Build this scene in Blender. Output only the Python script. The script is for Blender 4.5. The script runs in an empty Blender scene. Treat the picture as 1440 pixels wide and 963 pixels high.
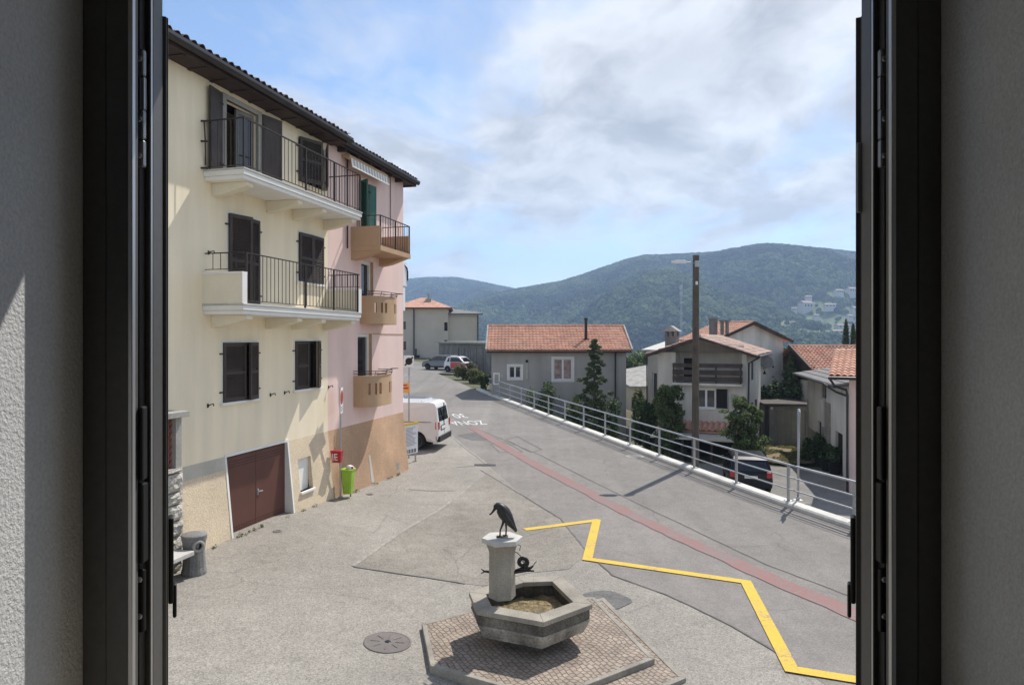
import bpy, bmesh, math, random
import numpy as np
from mathutils import Vector, Matrix, noise as mnoise
R = math.radians
random.seed(7); rng = np.random.default_rng(7)
scene = bpy.context.scene
COL = scene.collection

# ---------------------------------------------------------------- helpers
CAMZ, FPX, CX, CY = 4.5, 960.0, 720.0, 477.0

def lerp(a, b, t): return a + (b - a) * t
def sst(a, b, x):
    t = min(1.0, max(0.0, (x - a) / (b - a))); return t * t * (3 - 2 * t)

def g(x, y):
    """height of the street surface"""
    t = max(0.0, y - 18.0)
    up = 0.025 * (t * t / (t + 4.0)) * 1.05
    cross = 0.38 * sst(0.2, 6.0, -x) * (1 - 0.75 * sst(15.0, 24.0, y))
    return up + cross

def ray(px): return (px - CX) / FPX
def AT(px, py, Y): return Vector((ray(px) * Y, Y, CAMZ - (py - CY) / FPX * Y))
def GP(px, py, dz=0.0):
    Y = 20.0
    for _ in range(60):
        Y = lerp(Y, (CAMZ - g(ray(px) * Y, Y) - dz) * FPX / (py - CY), 0.6)
    return (ray(px) * Y, Y)
def LP(px, py, z):
    Y = (CAMZ - z) * FPX / (py - CY); return (ray(px) * Y, Y)

def tag(o, label=None, cat=None, group=None, kind=None):
    if label: o['label'] = label
    if cat: o['category'] = cat
    if group: o['group'] = group
    if kind: o['kind'] = kind
    return o

def empty(name, loc=(0, 0, 0), rz=0.0, label=None, cat=None, group=None):
    o = bpy.data.objects.new(name, None); COL.objects.link(o)
    o.location = loc; o.rotation_euler = (0, 0, rz); o.empty_display_size = 0.2
    return tag(o, label, cat, group)

def link_mesh(name, me, mat, parent=None, smooth=False):
    o = bpy.data.objects.new(name, me); COL.objects.link(o)
    for m in (mat if isinstance(mat, (list, tuple)) else [mat]): me.materials.append(m)
    if smooth: me.polygons.foreach_set('use_smooth', [True] * len(me.polygons))
    if parent is not None: o.parent = parent
    return o

class MB:
    """collects shapes, then links them as one mesh object"""
    def __init__(s): s.v = []; s.f = []; s.mi = []; s.cur = 0; s.M = None
    def add(s, vs, fs):
        b = len(s.v)
        if s.M is not None: vs = [tuple(s.M @ Vector(v)) for v in vs]
        s.v += [tuple(v) for v in vs]; s.f += [tuple(i + b for i in f) for f in fs]; s.mi += [s.cur] * len(fs)
        return s
    def box(s, a, b):
        x0, y0, z0 = a; x1, y1, z1 = b
        return s.add([(x0, y0, z0), (x1, y0, z0), (x1, y1, z0), (x0, y1, z0), (x0, y0, z1), (x1, y0, z1), (x1, y1, z1), (x0, y1, z1)],
                     [(0, 3, 2, 1), (4, 5, 6, 7), (0, 1, 5, 4), (1, 2, 6, 5), (2, 3, 7, 6), (3, 0, 4, 7)])
    def hexa(s, p):
        return s.add(p, [(0, 3, 2, 1), (4, 5, 6, 7), (0, 1, 5, 4), (1, 2, 6, 5), (2, 3, 7, 6), (3, 0, 4, 7)])
    def bar(s, p, q, w, h=None, up=(0, 0, 1)):
        h = w if h is None else h
        p = Vector(p); q = Vector(q); d = (q - p).normalized(); u = Vector(up)
        if abs(d.dot(u)) > 0.98: u = Vector((1, 0, 0))
        x = d.cross(u).normalized(); y = x.cross(d).normalized()
        vs = [c + x * (w / 2 * i) + y * (h / 2 * j) for c in (p, q) for i, j in ((-1, -1), (1, -1), (1, 1), (-1, 1))]
        return s.hexa(vs)
    def tube(s, pts, r, n=8, caps=True):
        pts = [Vector(p) for p in pts]
        rs = r if isinstance(r, (list, tuple)) else [r] * len(pts)
        vs = []; fs = []; x = None
        for i, p in enumerate(pts):
            d = (pts[min(i + 1, len(pts) - 1)] - pts[max(i - 1, 0)])
            d = d.normalized() if d.length > 1e-9 else Vector((0, 0, 1))
            if x is None:
                u = Vector((0, 0, 1)) if abs(d.z) < 0.95 else Vector((1, 0, 0))
                x = d.cross(u).normalized()
            else:
                x = (x - d * x.dot(d)).normalized()
            y = d.cross(x)
            for k in range(n):
                a = 2 * math.pi * k / n
                vs.append(p + (x * math.cos(a) + y * math.sin(a)) * rs[i])
        for i in range(len(pts) - 1):
            for k in range(n):
                k2 = (k + 1) % n
                fs.append((i * n + k, i * n + k2, (i + 1) * n + k2, (i + 1) * n + k))
        if caps:
            fs.append(tuple(range(n - 1, -1, -1))); fs.append(tuple((len(pts) - 1) * n + k for k in range(n)))
        return s.add(vs, fs)
    def cyl(s, p, q, r, n=16): return s.tube([p, q], r, n)
    def prism(s, poly, z0, z1):
        n = len(poly)
        vs = [(x, y, z0) for x, y in poly] + [(x, y, z1) for x, y in poly]
        fs = [tuple(range(n - 1, -1, -1)), tuple(range(n, 2 * n))] + [(i, (i + 1) % n, n + (i + 1) % n, n + i) for i in range(n)]
        return s.add(vs, fs)
    def loft(s, rings, cap=True):
        n = len(rings[0]); vs = [v for r in rings for v in r]; fs = []
        for i in range(len(rings) - 1):
            for k in range(n):
                k2 = (k + 1) % n; fs.append((i * n + k, i * n + k2, (i + 1) * n + k2, (i + 1) * n + k))
        if cap:
            fs.append(tuple(range(n - 1, -1, -1))); fs.append(tuple((len(rings) - 1) * n + k for k in range(n)))
        return s.add(vs, fs)
    def lathe(s, prof, n=20, c=(0, 0, 0)):
        rings = [[(c[0] + r * math.cos(2 * math.pi * k / n), c[1] + r * math.sin(2 * math.pi * k / n), c[2] + z) for k in range(n)] for r, z in prof]
        return s.loft(rings)
    def quad(s, a, b, c, d): return s.add([a, b, c, d], [(0, 1, 2, 3)])
    def build(s, name, mat, parent=None, smooth=False, bevel=0.0, seg=2, recalc=True):
        me = bpy.data.meshes.new(name); me.from_pydata(s.v, [], s.f)
        if any(s.mi): me.polygons.foreach_set('material_index', s.mi)
        if recalc:
            bm = bmesh.new(); bm.from_mesh(me); bmesh.ops.recalc_face_normals(bm, faces=bm.faces); bm.to_mesh(me); bm.free()
        o = link_mesh(name, me, mat, parent, smooth)
        if bevel > 0:
            m = o.modifiers.new('edge', 'BEVEL'); m.width = bevel; m.segments = seg; m.limit_method = 'ANGLE'; m.angle_limit = R(40)
        return o

def copy_tree(o, parent=None):
    c = o.copy(); COL.objects.link(c); c.parent = parent
    for ch in list(o.children): copy_tree(ch, c)
    return c

# ---------------------------------------------------------------- materials
def srgb(r, gg, b):
    f = lambda c: (c / 255 / 12.92) if c <= 10 else ((c / 255 + 0.055) / 1.055) ** 2.4
    return (f(r), f(gg), f(b))

def new_mat(name):
    m = bpy.data.materials.new(name); m.use_nodes = True
    nt = m.node_tree; b = nt.nodes['Principled BSDF']
    return m, nt, b

def N(nt, t, **kw):
    n = nt.nodes.new(t)
    for k, v in kw.items(): setattr(n, k, v)
    return n

def noise_node(nt, vec, scale, detail=3.0, rough=0.55):
    n = N(nt, 'ShaderNodeTexNoise'); n.inputs['Scale'].default_value = scale
    n.inputs['Detail'].default_value = detail; n.inputs['Roughness'].default_value = rough
    nt.links.new(vec, n.inputs['Vector']); return n

def mapr(nt, val, a, b, c, d):
    n = N(nt, 'ShaderNodeMapRange'); n.inputs[1].default_value = a; n.inputs[2].default_value = b
    n.inputs[3].default_value = c; n.inputs[4].default_value = d; nt.links.new(val, n.inputs[0]); return n.outputs[0]

def mul_col(nt, col, fac):
    n = N(nt, 'ShaderNodeVectorMath', operation='SCALE')
    nt.links.new(col, n.inputs[0]); nt.links.new(fac, n.inputs['Scale']); return n.outputs[0]

def mixc(nt, fac, a, b):
    n = N(nt, 'ShaderNodeMix', data_type='RGBA')
    for sock, v in ((n.inputs[0], fac), (n.inputs[6], a), (n.inputs[7], b)):
        if hasattr(v, 'links'): nt.links.new(v, sock)
        elif isinstance(v, (int, float)): sock.default_value = v
        else: sock.default_value = (*v[:3], 1)
    return n.outputs[2]

def bump(nt, b, h, strength, dist=0.02):
    n = N(nt, 'ShaderNodeBump'); n.inputs['Strength'].default_value = strength; n.inputs['Distance'].default_value = dist
    nt.links.new(h, n.inputs['Height']); nt.links.new(n.outputs[0], b.inputs['Normal'])

def M(name, col, rough=0.8, var=0.12, scale=1.5, fine=0.0, fscale=40, bmp=0.0, bscale=60, bdist=0.01, metal=0.0, spec=0.3, col2=None, streak=0.0):
    m, nt, b = new_mat(name)
    b.inputs['Roughness'].default_value = rough; b.inputs['Metallic'].default_value = metal
    b.inputs['Specular IOR Level'].default_value = spec
    pos = N(nt, 'ShaderNodeNewGeometry').outputs['Position']
    n1 = noise_node(nt, pos, scale, 5)
    f1 = mapr(nt, n1.outputs['Fac'], 0.3, 0.7, 0, 1)
    if col2 is None: c = mixc(nt, f1, [x * (1 - var) for x in col], [min(1, x * (1 + var)) for x in col])
    else: c = mixc(nt, f1, col, col2)
    if fine > 0:
        n2 = noise_node(nt, pos, fscale, 2)
        c = mul_col(nt, c, mapr(nt, n2.outputs['Fac'], 0.3, 0.7, 1 - fine, 1 + fine))
    if streak > 0:
        mp = N(nt, 'ShaderNodeMapping'); mp.inputs['Scale'].default_value = (1.6, 1.6, 0.16); nt.links.new(pos, mp.inputs[0])
        n3 = noise_node(nt, mp.outputs[0], 1.2, 4)
        c = mul_col(nt, c, mapr(nt, n3.outputs['Fac'], 0.35, 0.7, 1 + streak * .3, 1 - streak))
    nt.links.new(c, b.inputs['Base Color'])
    if bmp > 0:
        n4 = noise_node(nt, pos, bscale, 3); bump(nt, b, n4.outputs['Fac'], bmp, bdist)
    return m

def asphalt(name, base, speck, specks=38, crack=0.0, stain=0.12, tracks=0.0):
    m, nt, b = new_mat(name); b.inputs['Roughness'].default_value = 0.9; b.inputs['Specular IOR Level'].default_value = 0.2
    pos = N(nt, 'ShaderNodeNewGeometry').outputs['Position']
    v = N(nt, 'ShaderNodeTexVoronoi'); v.inputs['Scale'].default_value = specks; nt.links.new(pos, v.inputs['Vector'])
    sx = N(nt, 'ShaderNodeSeparateColor'); nt.links.new(v.outputs['Color'], sx.inputs[0])
    sp = mapr(nt, sx.outputs[0], 0, 1, 1 - speck, 1 + speck)
    big = noise_node(nt, pos, 0.35, 6, 0.6); mid = noise_node(nt, pos, 2.6, 5, 0.65); fin = noise_node(nt, pos, 9, 4, 0.7)
    c = mixc(nt, mapr(nt, big.outputs['Fac'], 0.32, 0.68, 0, 1), [x * (1 - stain) for x in base], [x * (1 + stain) for x in base])
    c = mul_col(nt, c, mapr(nt, mid.outputs['Fac'], 0.3, 0.7, 1 - stain * .8, 1 + stain * .8))
    c = mul_col(nt, c, mapr(nt, fin.outputs['Fac'], 0.3, 0.7, 1 - stain * .45, 1 + stain * .45))
    c = mul_col(nt, c, sp)
    if tracks > 0:
        mp = N(nt, 'ShaderNodeMapping'); mp.inputs['Rotation'].default_value = (0, 0, R(-21)); mp.inputs['Scale'].default_value = (1.3, .06, 1); nt.links.new(pos, mp.inputs[0])
        tn = noise_node(nt, mp.outputs[0], 1.0, 4, .6); c = mul_col(nt, c, mapr(nt, tn.outputs['Fac'], .3, .7, 1 - tracks, 1 + tracks))
    oil = noise_node(nt, pos, 1.7, 5, .7); c = mul_col(nt, c, mapr(nt, oil.outputs['Fac'], .56, .74, 1.0, .80))
    oil2 = noise_node(nt, pos, .22, 3, .6); c = mul_col(nt, c, mapr(nt, oil2.outputs['Fac'], .35, .65, 1.07, .92))
    if crack > 0:
        w = noise_node(nt, pos, 1.1, 3)
        add = N(nt, 'ShaderNodeMix', data_type='VECTOR'); add.inputs[0].default_value = 0.25
        nt.links.new(pos, add.inputs[4]); nt.links.new(w.outputs['Color'], add.inputs[5])
        cv = N(nt, 'ShaderNodeTexVoronoi', feature='DISTANCE_TO_EDGE'); cv.inputs['Scale'].default_value = 0.42
        nt.links.new(add.outputs[1], cv.inputs['Vector'])
        ln = mapr(nt, cv.outputs['Distance'], 0.0, 0.008, 1 - crack, 1.0)
        brk = noise_node(nt, pos, 0.5, 2)
        sel = mapr(nt, brk.outputs['Fac'], 0.48, 0.56, 0, 1)
        mx = N(nt, 'ShaderNodeMix', data_type='FLOAT'); nt.links.new(sel, mx.inputs[0]); mx.inputs[2].default_value = 1.0; nt.links.new(ln, mx.inputs[3])
        c = mul_col(nt, c, mx.outputs[0])
    nt.links.new(c, b.inputs['Base Color']); bump(nt, b, v.outputs['Distance'], 0.35, 0.006)
    return m

def worn_paint(name, col, under, keep=0.5, scale=14):
    m, nt, b = new_mat(name); b.inputs['Roughness'].default_value = 0.8; b.inputs['Specular IOR Level'].default_value = 0.25
    pos = N(nt, 'ShaderNodeNewGeometry').outputs['Position']
    n = noise_node(nt, pos, scale, 6, 0.75); n2 = noise_node(nt, pos, 1.3, 3)
    ad = N(nt, 'ShaderNodeMath', operation='ADD'); nt.links.new(n.outputs['Fac'], ad.inputs[0]); nt.links.new(mapr(nt, n2.outputs['Fac'], .3, .7, -.1, .1), ad.inputs[1])
    c = mixc(nt, mapr(nt, ad.outputs[0], keep, keep + 0.14, 0, 1), col, under)
    n3 = noise_node(nt, pos, 60, 2)
    c = mul_col(nt, c, mapr(nt, n3.outputs['Fac'], .3, .7, .86, 1.12))
    nt.links.new(c, b.inputs['Base Color']); return m

def brickish(name, c1, c2, mortar, bw, rh, ms, plane='xy', wob=0.03, bdist=0.015):
    m, nt, b = new_mat(name); b.inputs['Roughness'].default_value = 0.85; b.inputs['Specular IOR Level'].default_value = 0.25
    pos = N(nt, 'ShaderNodeNewGeometry').outputs['Position']
    w = noise_node(nt, pos, 2.2, 2)
    off = N(nt, 'ShaderNodeVectorMath', operation='SCALE'); nt.links.new(w.outputs['Color'], off.inputs[0]); off.inputs['Scale'].default_value = wob * 4
    ad = N(nt, 'ShaderNodeVectorMath', operation='ADD'); nt.links.new(pos, ad.inputs[0]); nt.links.new(off.outputs[0], ad.inputs[1])
    vec = ad.outputs[0]
    mp = N(nt, 'ShaderNodeMapping'); nt.links.new(vec, mp.inputs[0])
    if plane == 'xy': mp.inputs['Rotation'].default_value = (0, 0, R(62))
    br = N(nt, 'ShaderNodeTexBrick'); nt.links.new(mp.outputs[0], br.inputs['Vector'])
    br.inputs['Scale'].default_value = 1.0; br.inputs['Brick Width'].default_value = bw; br.inputs['Row Height'].default_value = rh
    br.inputs['Mortar Size'].default_value = ms; br.inputs['Mortar Smooth'].default_value = 0.3
    br.inputs['Color1'].default_value = (*c1, 1); br.inputs['Color2'].default_value = (*c2, 1); br.inputs['Mortar'].default_value = (*mortar, 1)
    n = noise_node(nt, pos, 3, 4); n2 = noise_node(nt, pos, 45, 3)
    c = mul_col(nt, br.outputs['Color'], mapr(nt, n.outputs['Fac'], .3, .7, .78, 1.22))
    c = mul_col(nt, c, mapr(nt, n2.outputs['Fac'], .3, .7, .82, 1.18))
    nt.links.new(c, b.inputs['Base Color'])
    inv = mapr(nt, br.outputs['Fac'], 0, 1, 1, 0); bump(nt, b, inv, 0.8, bdist)
    return m

def glass(name, tint=(0.02, 0.025, 0.03)):
    m, nt, b = new_mat(name)
    b.inputs['Base Color'].default_value = (*tint, 1); b.inputs['Roughness'].default_value = 0.06
    b.inputs['Specular IOR Level'].default_value = 0.7
    return m

def carpaint(name, col):
    m, nt, b = new_mat(name)
    pos = N(nt, 'ShaderNodeNewGeometry').outputs['Position']
    n = noise_node(nt, pos, 5, 4)
    c = mixc(nt, mapr(nt, n.outputs['Fac'], .3, .7, 0, 1), [x * .93 for x in col], col)
    nt.links.new(c, b.inputs['Base Color'])
    b.inputs['Roughness'].default_value = 0.32; b.inputs['Coat Weight'].default_value = 0.6; b.inputs['Coat Roughness'].default_value = 0.08
    return m

def leafmat(name, a, bcol, trans=0.35):
    m, nt, b = new_mat(name); b.inputs['Roughness'].default_value = 0.6; b.inputs['Specular IOR Level'].default_value = 0.25
    pos = N(nt, 'ShaderNodeNewGeometry')
    n = noise_node(nt, pos.outputs['Position'], 2.2, 3)
    c = mixc(nt, mapr(nt, n.outputs['Fac'], .3, .7, 0, 1), a, bcol)
    c = mul_col(nt, c, mapr(nt, pos.outputs['Random Per Island'], 0, 1, .6, 1.9))
    nt.links.new(c, b.inputs['Base Color'])
    tr = N(nt, 'ShaderNodeBsdfTranslucent'); nt.links.new(c, tr.inputs[0])
    mx = N(nt, 'ShaderNodeMixShader'); mx.inputs[0].default_value = trans
    nt.links.new(b.outputs[0], mx.inputs[1]); nt.links.new(tr.outputs[0], mx.inputs[2])
    nt.links.new(mx.outputs[0], nt.nodes['Material Output'].inputs[0]); return m

def tilemat(name, a, bcol, dark, cell=(3.3, 3.3, 3.3)):
    m, nt, b = new_mat(name); b.inputs['Roughness'].default_value = 0.85; b.inputs['Specular IOR Level'].default_value = 0.2
    geo = N(nt, 'ShaderNodeNewGeometry'); pos = geo.outputs['Position']
    v = N(nt, 'ShaderNodeTexVoronoi'); v.inputs['Scale'].default_value = 3.6; nt.links.new(pos, v.inputs['Vector'])
    sx = N(nt, 'ShaderNodeSeparateColor'); nt.links.new(v.outputs['Color'], sx.inputs[0])
    c = mixc(nt, sx.outputs[0], a, bcol)
    n = noise_node(nt, pos, 0.9, 5, .65)
    c = mixc(nt, mapr(nt, n.outputs['Fac'], .46, .7, 0, .85), c, dark)
    n2 = noise_node(nt, pos, 18, 3); c = mul_col(nt, c, mapr(nt, n2.outputs['Fac'], .3, .7, .8, 1.2))
    nt.links.new(c, b.inputs['Base Color']); return m

MT = {}
MT['plaza'] = asphalt('plaza_asphalt', (0.278, 0.257, 0.224), 0.30, 58, 0.22, 0.10)
MT['road'] = asphalt('road_asphalt', (0.220, 0.203, 0.184), 0.2, 70, 0.2, 0.10, 0.09)
MT['patch'] = asphalt('patch_asphalt', (0.245, 0.223, 0.19), 0.28, 58, 0.2, 0.15)
MT['lowroad'] = asphalt('lower_asphalt', (0.225, 0.213, 0.193), 0.22, 50, 0.3, 0.14)
MT['dark_asphalt'] = asphalt('dark_asphalt', (0.155, 0.15, 0.145), 0.2, 50, 0.2, 0.14)
MT['tar'] = M('tar_seam', (0.14, 0.13, 0.118), .8, .25, 4)
MT['lightseam'] = M('light_seam', (0.31, 0.29, 0.255), .9, .25, 6)
MT['yellow'] = worn_paint('yellow_paint', (0.66, 0.44, 0.06), (0.34, 0.28, 0.16), 0.53, 22)
MT['red_strip'] = worn_paint('red_paint', (0.265, 0.145, 0.132), (0.212, 0.18, 0.167), 0.46, 8)
MT['white_paint'] = worn_paint('white_paint', (0.66, 0.65, 0.62), (0.25, 0.24, 0.225), 0.54, 16)
MT['kerb'] = M('kerb_concrete', (0.58, 0.56, 0.51), .9, .18, 1.8, .18, 50, .25, 60)
MT['concrete'] = M('concrete', (0.36, 0.345, 0.31), .9, .2, 1.6, .15, 40, .3, 50, streak=.25)
MT['concrete_dark'] = M('dark_concrete', (0.2, 0.195, 0.185), .9, .25, 1.5, .2, 40, .3, 50, streak=.3)
MT['galv'] = M('galvanised_steel', (0.42, 0.43, 0.44), .5, .12, 3, .08, 60, metal=.75, spec=.5)
MT['wood_pole'] = M('weathered_pole', (0.105, 0.088, 0.07), .9, .25, 2, .2, 30, .4, 40, streak=.4)
MT['yellow_wall'] = M('cream_plaster', (0.92, 0.80, 0.59), .9, .06, .45, .03, 50, .15, 120, .004, streak=.12)
MT['pink_wall'] = M('pink_plaster', (0.83, 0.62, 0.555), .9, .06, .6, .04, 40, .2, 90, .006, streak=.07)
MT['beige_base'] = M('beige_roughcast', (0.66, 0.54, 0.385), .95, .10, 1.0, .13, 26, .45, 30, .02)
MT['brown_base'] = M('brown_roughcast', (0.50, 0.325, 0.205), .95, .2, .8, .13, 22, .45, 28, .02)
MT['grey_band'] = M('grey_plaster', (0.5, 0.47, 0.40), .9, .1, 1.5, .08)
MT['white_trim'] = M('white_plaster', (0.80, 0.78, 0.73), .85, .05, 2, .04)
MT['white_frame'] = M('white_joinery', (0.78, 0.78, 0.77), .5, .04, 2)
MT['balcony_under'] = M('balcony_cream', (0.78, 0.71, 0.56), .9, .06, 1.5, .04)
MT['shutter'] = M('brown_shutter', (0.056, 0.040, 0.031), .55, .25, 3, .1, spec=.35)
MT['green_shutter'] = M('green_shutter', (0.03, 0.115, 0.085), .55, .2, 3, .1)
MT['garage'] = M('brown_garage_door', (0.115, 0.045, 0.032), .5, .12, 2, .06, spec=.35)
MT['iron'] = M('dark_iron', (0.05, 0.04, 0.038), .6, .2, 6, metal=.3)
MT['soffit'] = M('dark_soffit_timber', (0.045, 0.028, 0.023), .7, .25, 3, .15, 25)
MT['gutter'] = M('dark_gutter', (0.055, 0.05, 0.048), .45, .2, 2, metal=.5)
MT['tan'] = M('tan_render', (0.50, 0.335, 0.205), .9, .08, 1.5, .06, 40, .2, 80, .006)
MT['tile_dark'] = tilemat('old_brown_tile', (0.14, 0.10, 0.08), (0.2, 0.14, 0.11), (0.07, 0.06, 0.055))
MT['tile_red'] = tilemat('red_tile', (0.50, 0.25, 0.17), (0.62, 0.37, 0.27), (0.38, 0.23, 0.17))
MT['tile_faded'] = tilemat('faded_tile', (0.48, 0.33, 0.26), (0.58, 0.43, 0.35), (0.32, 0.23, 0.19))
MT['slate'] = M('grey_roof_sheet', (0.155, 0.148, 0.14), .8, .25, 2, .2, 20)
MT['glass'] = glass('window_glass')
MT['glass_room'] = M('curtained_pane', (0.30, 0.20, 0.185), .2, .5, 3.5, spec=.6)
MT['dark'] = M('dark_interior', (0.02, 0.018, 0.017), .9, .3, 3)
MT['grey_house'] = M('grey_render', (0.40, 0.38, 0.345), .92, .1, .7, .05, 30, .2, 60, .006, streak=.12)
MT['grey_house_side'] = MT['grey_house']
MT['offwhite'] = M('offwhite_render', (0.64, 0.61, 0.55), .92, .1, .8, .06, 30, .2, 60, .006, streak=.2)
MT['offwhite2'] = M('dirty_white_render', (0.57, 0.54, 0.48), .92, .12, .8, .08, 30, .2, 60, .006, streak=.2)
MT['beige_far'] = M('beige_render', (0.56, 0.50, 0.42), .92, .06, .6, .04)
MT['dark_wood'] = M('dark_board', (0.065, 0.05, 0.042), .75, .3, 3, .15, 20, streak=.3)
MT['garage_wall'] = M('grey_panel_wall', (0.19, 0.19, 0.165), .9, .2, .8, .12, 12, streak=.2)
MT['stone'] = brickish('rubble_stone', (0.28, 0.25, 0.21), (0.36, 0.33, 0.28), (0.2, 0.18, 0.16), .4, .22, .025, 'xz')
MT['stone_block'] = M('split_stone', (0.44, 0.41, 0.355), .95, .3, 5, .3, 25, .9, 16, .05)
MT['granite'] = M('granite_slab', (0.315, 0.285, 0.235), .88, .2, 2.2, .2, 60, .2, 80, .005, streak=.22)
MT['granite_edge'] = M('dirty_granite', (0.285, 0.26, 0.22), .9, .25, 3, .2, 60, .3, 60, .006)
MT['granite_light'] = M('pale_granite_cap', (0.52, 0.50, 0.46), .8, .16, 3, .12, 70)
MT['granite_dark'] = M('layered_dark_stone', (0.15, 0.135, 0.112), .9, .4, 3, .35, 40, .6, 30, .02, streak=.4)
MT['granite_pale'] = M('limey_stone', (0.34, 0.315, 0.275), .9, .45, 4, .3, 30, .5, 30, .02, streak=.45)
MT['cobble'] = brickish('small_setts', (0.275, 0.22, 0.172), (0.34, 0.28, 0.225), (0.145, 0.118, 0.096), .098, .078, .008, 'xy', .05)
MT['bronze'] = M('dark_bronze', (0.035, 0.032, 0.03), .45, .4, 12, metal=.6, spec=.5)
MT['mud'] = M('brown_sediment', (0.34, 0.235, 0.12), .5, .4, 5, .5, 14, .8, 12, .05, col2=(0.16, 0.12, 0.07))
MT['wet_stone'] = M('wet_black_stone', (0.07, 0.062, 0.05), .6, .5, 4, .3, 20, streak=.7)
MT['iron_cover'] = M('iron_cover', (0.16, 0.14, 0.128), .7, .12, 3, .2, 60, .4, 70)
MT['frame'] = M('anthracite_aluminium', (0.09, 0.088, 0.086), .42, .1, 4, .08, 80, spec=.45)
MT['frame_edge'] = M('bare_aluminium_edge', (0.45, 0.45, 0.45), .35, .1, 4, metal=.7)
MT['zinc'] = M('zinc_plate', (0.33, 0.34, 0.34), .4, .15, 20, metal=.85, spec=.5)
MT['black_plastic'] = M('black_plastic', (0.014, 0.014, 0.014), .45, .2, 5)
MT['jamb'] = M('coarse_plaster', (0.57, 0.575, 0.575), .95, .06, 6, .10, 190, .9, 200, .0025)
MT['room'] = M('room_plaster', (0.50, 0.505, 0.51), .95, .08, 3)
MT['tyre'] = M('tyre_rubber', (0.02, 0.02, 0.02), .8, .2, 8)
MT['rim'] = M('steel_rim', (0.35, 0.35, 0.36), .4, .15, 6, metal=.7)
MT['car_white'] = carpaint('white_car_paint', (0.76, 0.755, 0.73))
MT['car_silver'] = carpaint('silver_car_paint', (0.17, 0.185, 0.18))
MT['car_red'] = carpaint('red_car_paint', (0.5, 0.03, 0.04))
MT['car_black'] = carpaint('black_car_paint', (0.008, 0.008, 0.009)); MT['car_black'].node_tree.nodes['Principled BSDF'].inputs['Coat Weight'].default_value = .15; MT['car_black'].node_tree.nodes['Principled BSDF'].inputs['Specular IOR Level'].default_value = .25
MT['car_grey'] = carpaint('dark_grey_car_paint', (0.1, 0.11, 0.125))
MT['car_glass'] = glass('car_glass', (0.012, 0.015, 0.018))
MT['lamp_red'] = M('red_lens', (0.45, 0.02, 0.02), .25, .1, 5, spec=.6)
MT['lamp_clear'] = M('clear_lens', (0.7, 0.7, 0.7), .2, .1, 5, spec=.6)
MT['plate'] = M('number_plate', (0.7, 0.7, 0.68), .5, .05, 5)
MT['lime'] = M('lime_plastic', (0.30, 0.48, 0.05), .5, .1, 4, .05)
MT['red_box'] = M('red_enamel', (0.42, 0.022, 0.03), .4, .1, 4)
MT['white_sign'] = M('white_sign', (0.78, 0.78, 0.78), .45, .05, 4)
MT['sign_yellow'] = M('yellow_sign', (0.78, 0.50, 0.06), .45, .06, 4)
MT['sign_orange'] = M('orange_sign', (0.78, 0.40, 0.10), .45, .06, 4)
MT['sign_blue'] = M('blue_sign', (0.10, 0.08, 0.35), .45, .06, 4)
MT['sign_black'] = M('black_sign', (0.02, 0.02, 0.02), .5, .1, 4)
MT['bark'] = M('bark', (0.10, 0.075, 0.055), .95, .3, 5, .2, 25, .6, 25, .03)
MT['lattice'] = M('red_lattice', (0.30, 0.075, 0.05), .7, .2, 5)
MT['leaf_dark'] = leafmat('dark_leaf', (0.035, 0.06, 0.022), (0.075, 0.115, 0.04))
MT['leaf_mid'] = leafmat('mid_leaf', (0.06, 0.09, 0.032), (0.12, 0.155, 0.06))
MT['leaf_olive'] = leafmat('olive_leaf', (0.09, 0.105, 0.045), (0.17, 0.16, 0.075))
MT['leaf_conifer'] = leafmat('conifer_leaf', (0.05, 0.075, 0.032), (0.10, 0.125, 0.052), .2)
# light and air settings
HAZE = 0.00025; SKY = 0.16; SUN = 2.95; EXPO = 0.90
CLOUD_OFF = (5.3, 1.1, 0.0); CLOUD_LO, CLOUD_HI = .425, .575; CLOUD_DARK, CLOUD_BRIGHT = 2.05, 3.3; SKYTINT = (0.53, 0.56, 0.59)
# ---------------------------------------------------------------- street surfaces
KPX = [(1200, 746), (1109, 715.3), (1045, 690.1), (972, 665), (880, 632), (818, 605), (790, 594.5), (743.6, 576.7), (680, 555.6), (627, 529), (592, 514)]
KP = [GP(*p) for p in KPX]
_ky = np.array([p[1] for p in KP]); _kx = np.array([p[0] for p in KP])
_kc = np.polyfit(_ky, _kx, 3)
def kx(y):
    yy = min(max(y, _ky.min()), _ky.max()); v = float(np.polyval(_kc, yy))
    d = float(np.polyval(np.polyder(_kc), yy)); return v + d * (y - yy)
def ktan(y):
    d = (kx(y + .1) - kx(y - .1)) / .2; t = Vector((d, 1)); return t.normalized()
def koff(y, o):
    t = ktan(y); return (kx(y) + t.y * o, y - t.x * o)

def low(x, y):
    """height of the lower ground beside the street"""
    z = -2.02 - 0.012 * max(0, y - 40)
    z = lerp(z, -3.6, sst(58, 90, y) * sst(0, 12, x - kx(y)))
    return z
def terr(x, y):
    d = x - kx(y)
    up = sst(46, 53, y) * (1 - sst(7, 17, d))
    z = lerp(low(x, y), g(x, min(y, 100)) - 0.10, up)
    if y > 97: z -= (y - 97) * 0.28
    if x > 34: z -= (x - 34) * 0.10
    return max(z, -62.0)

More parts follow.
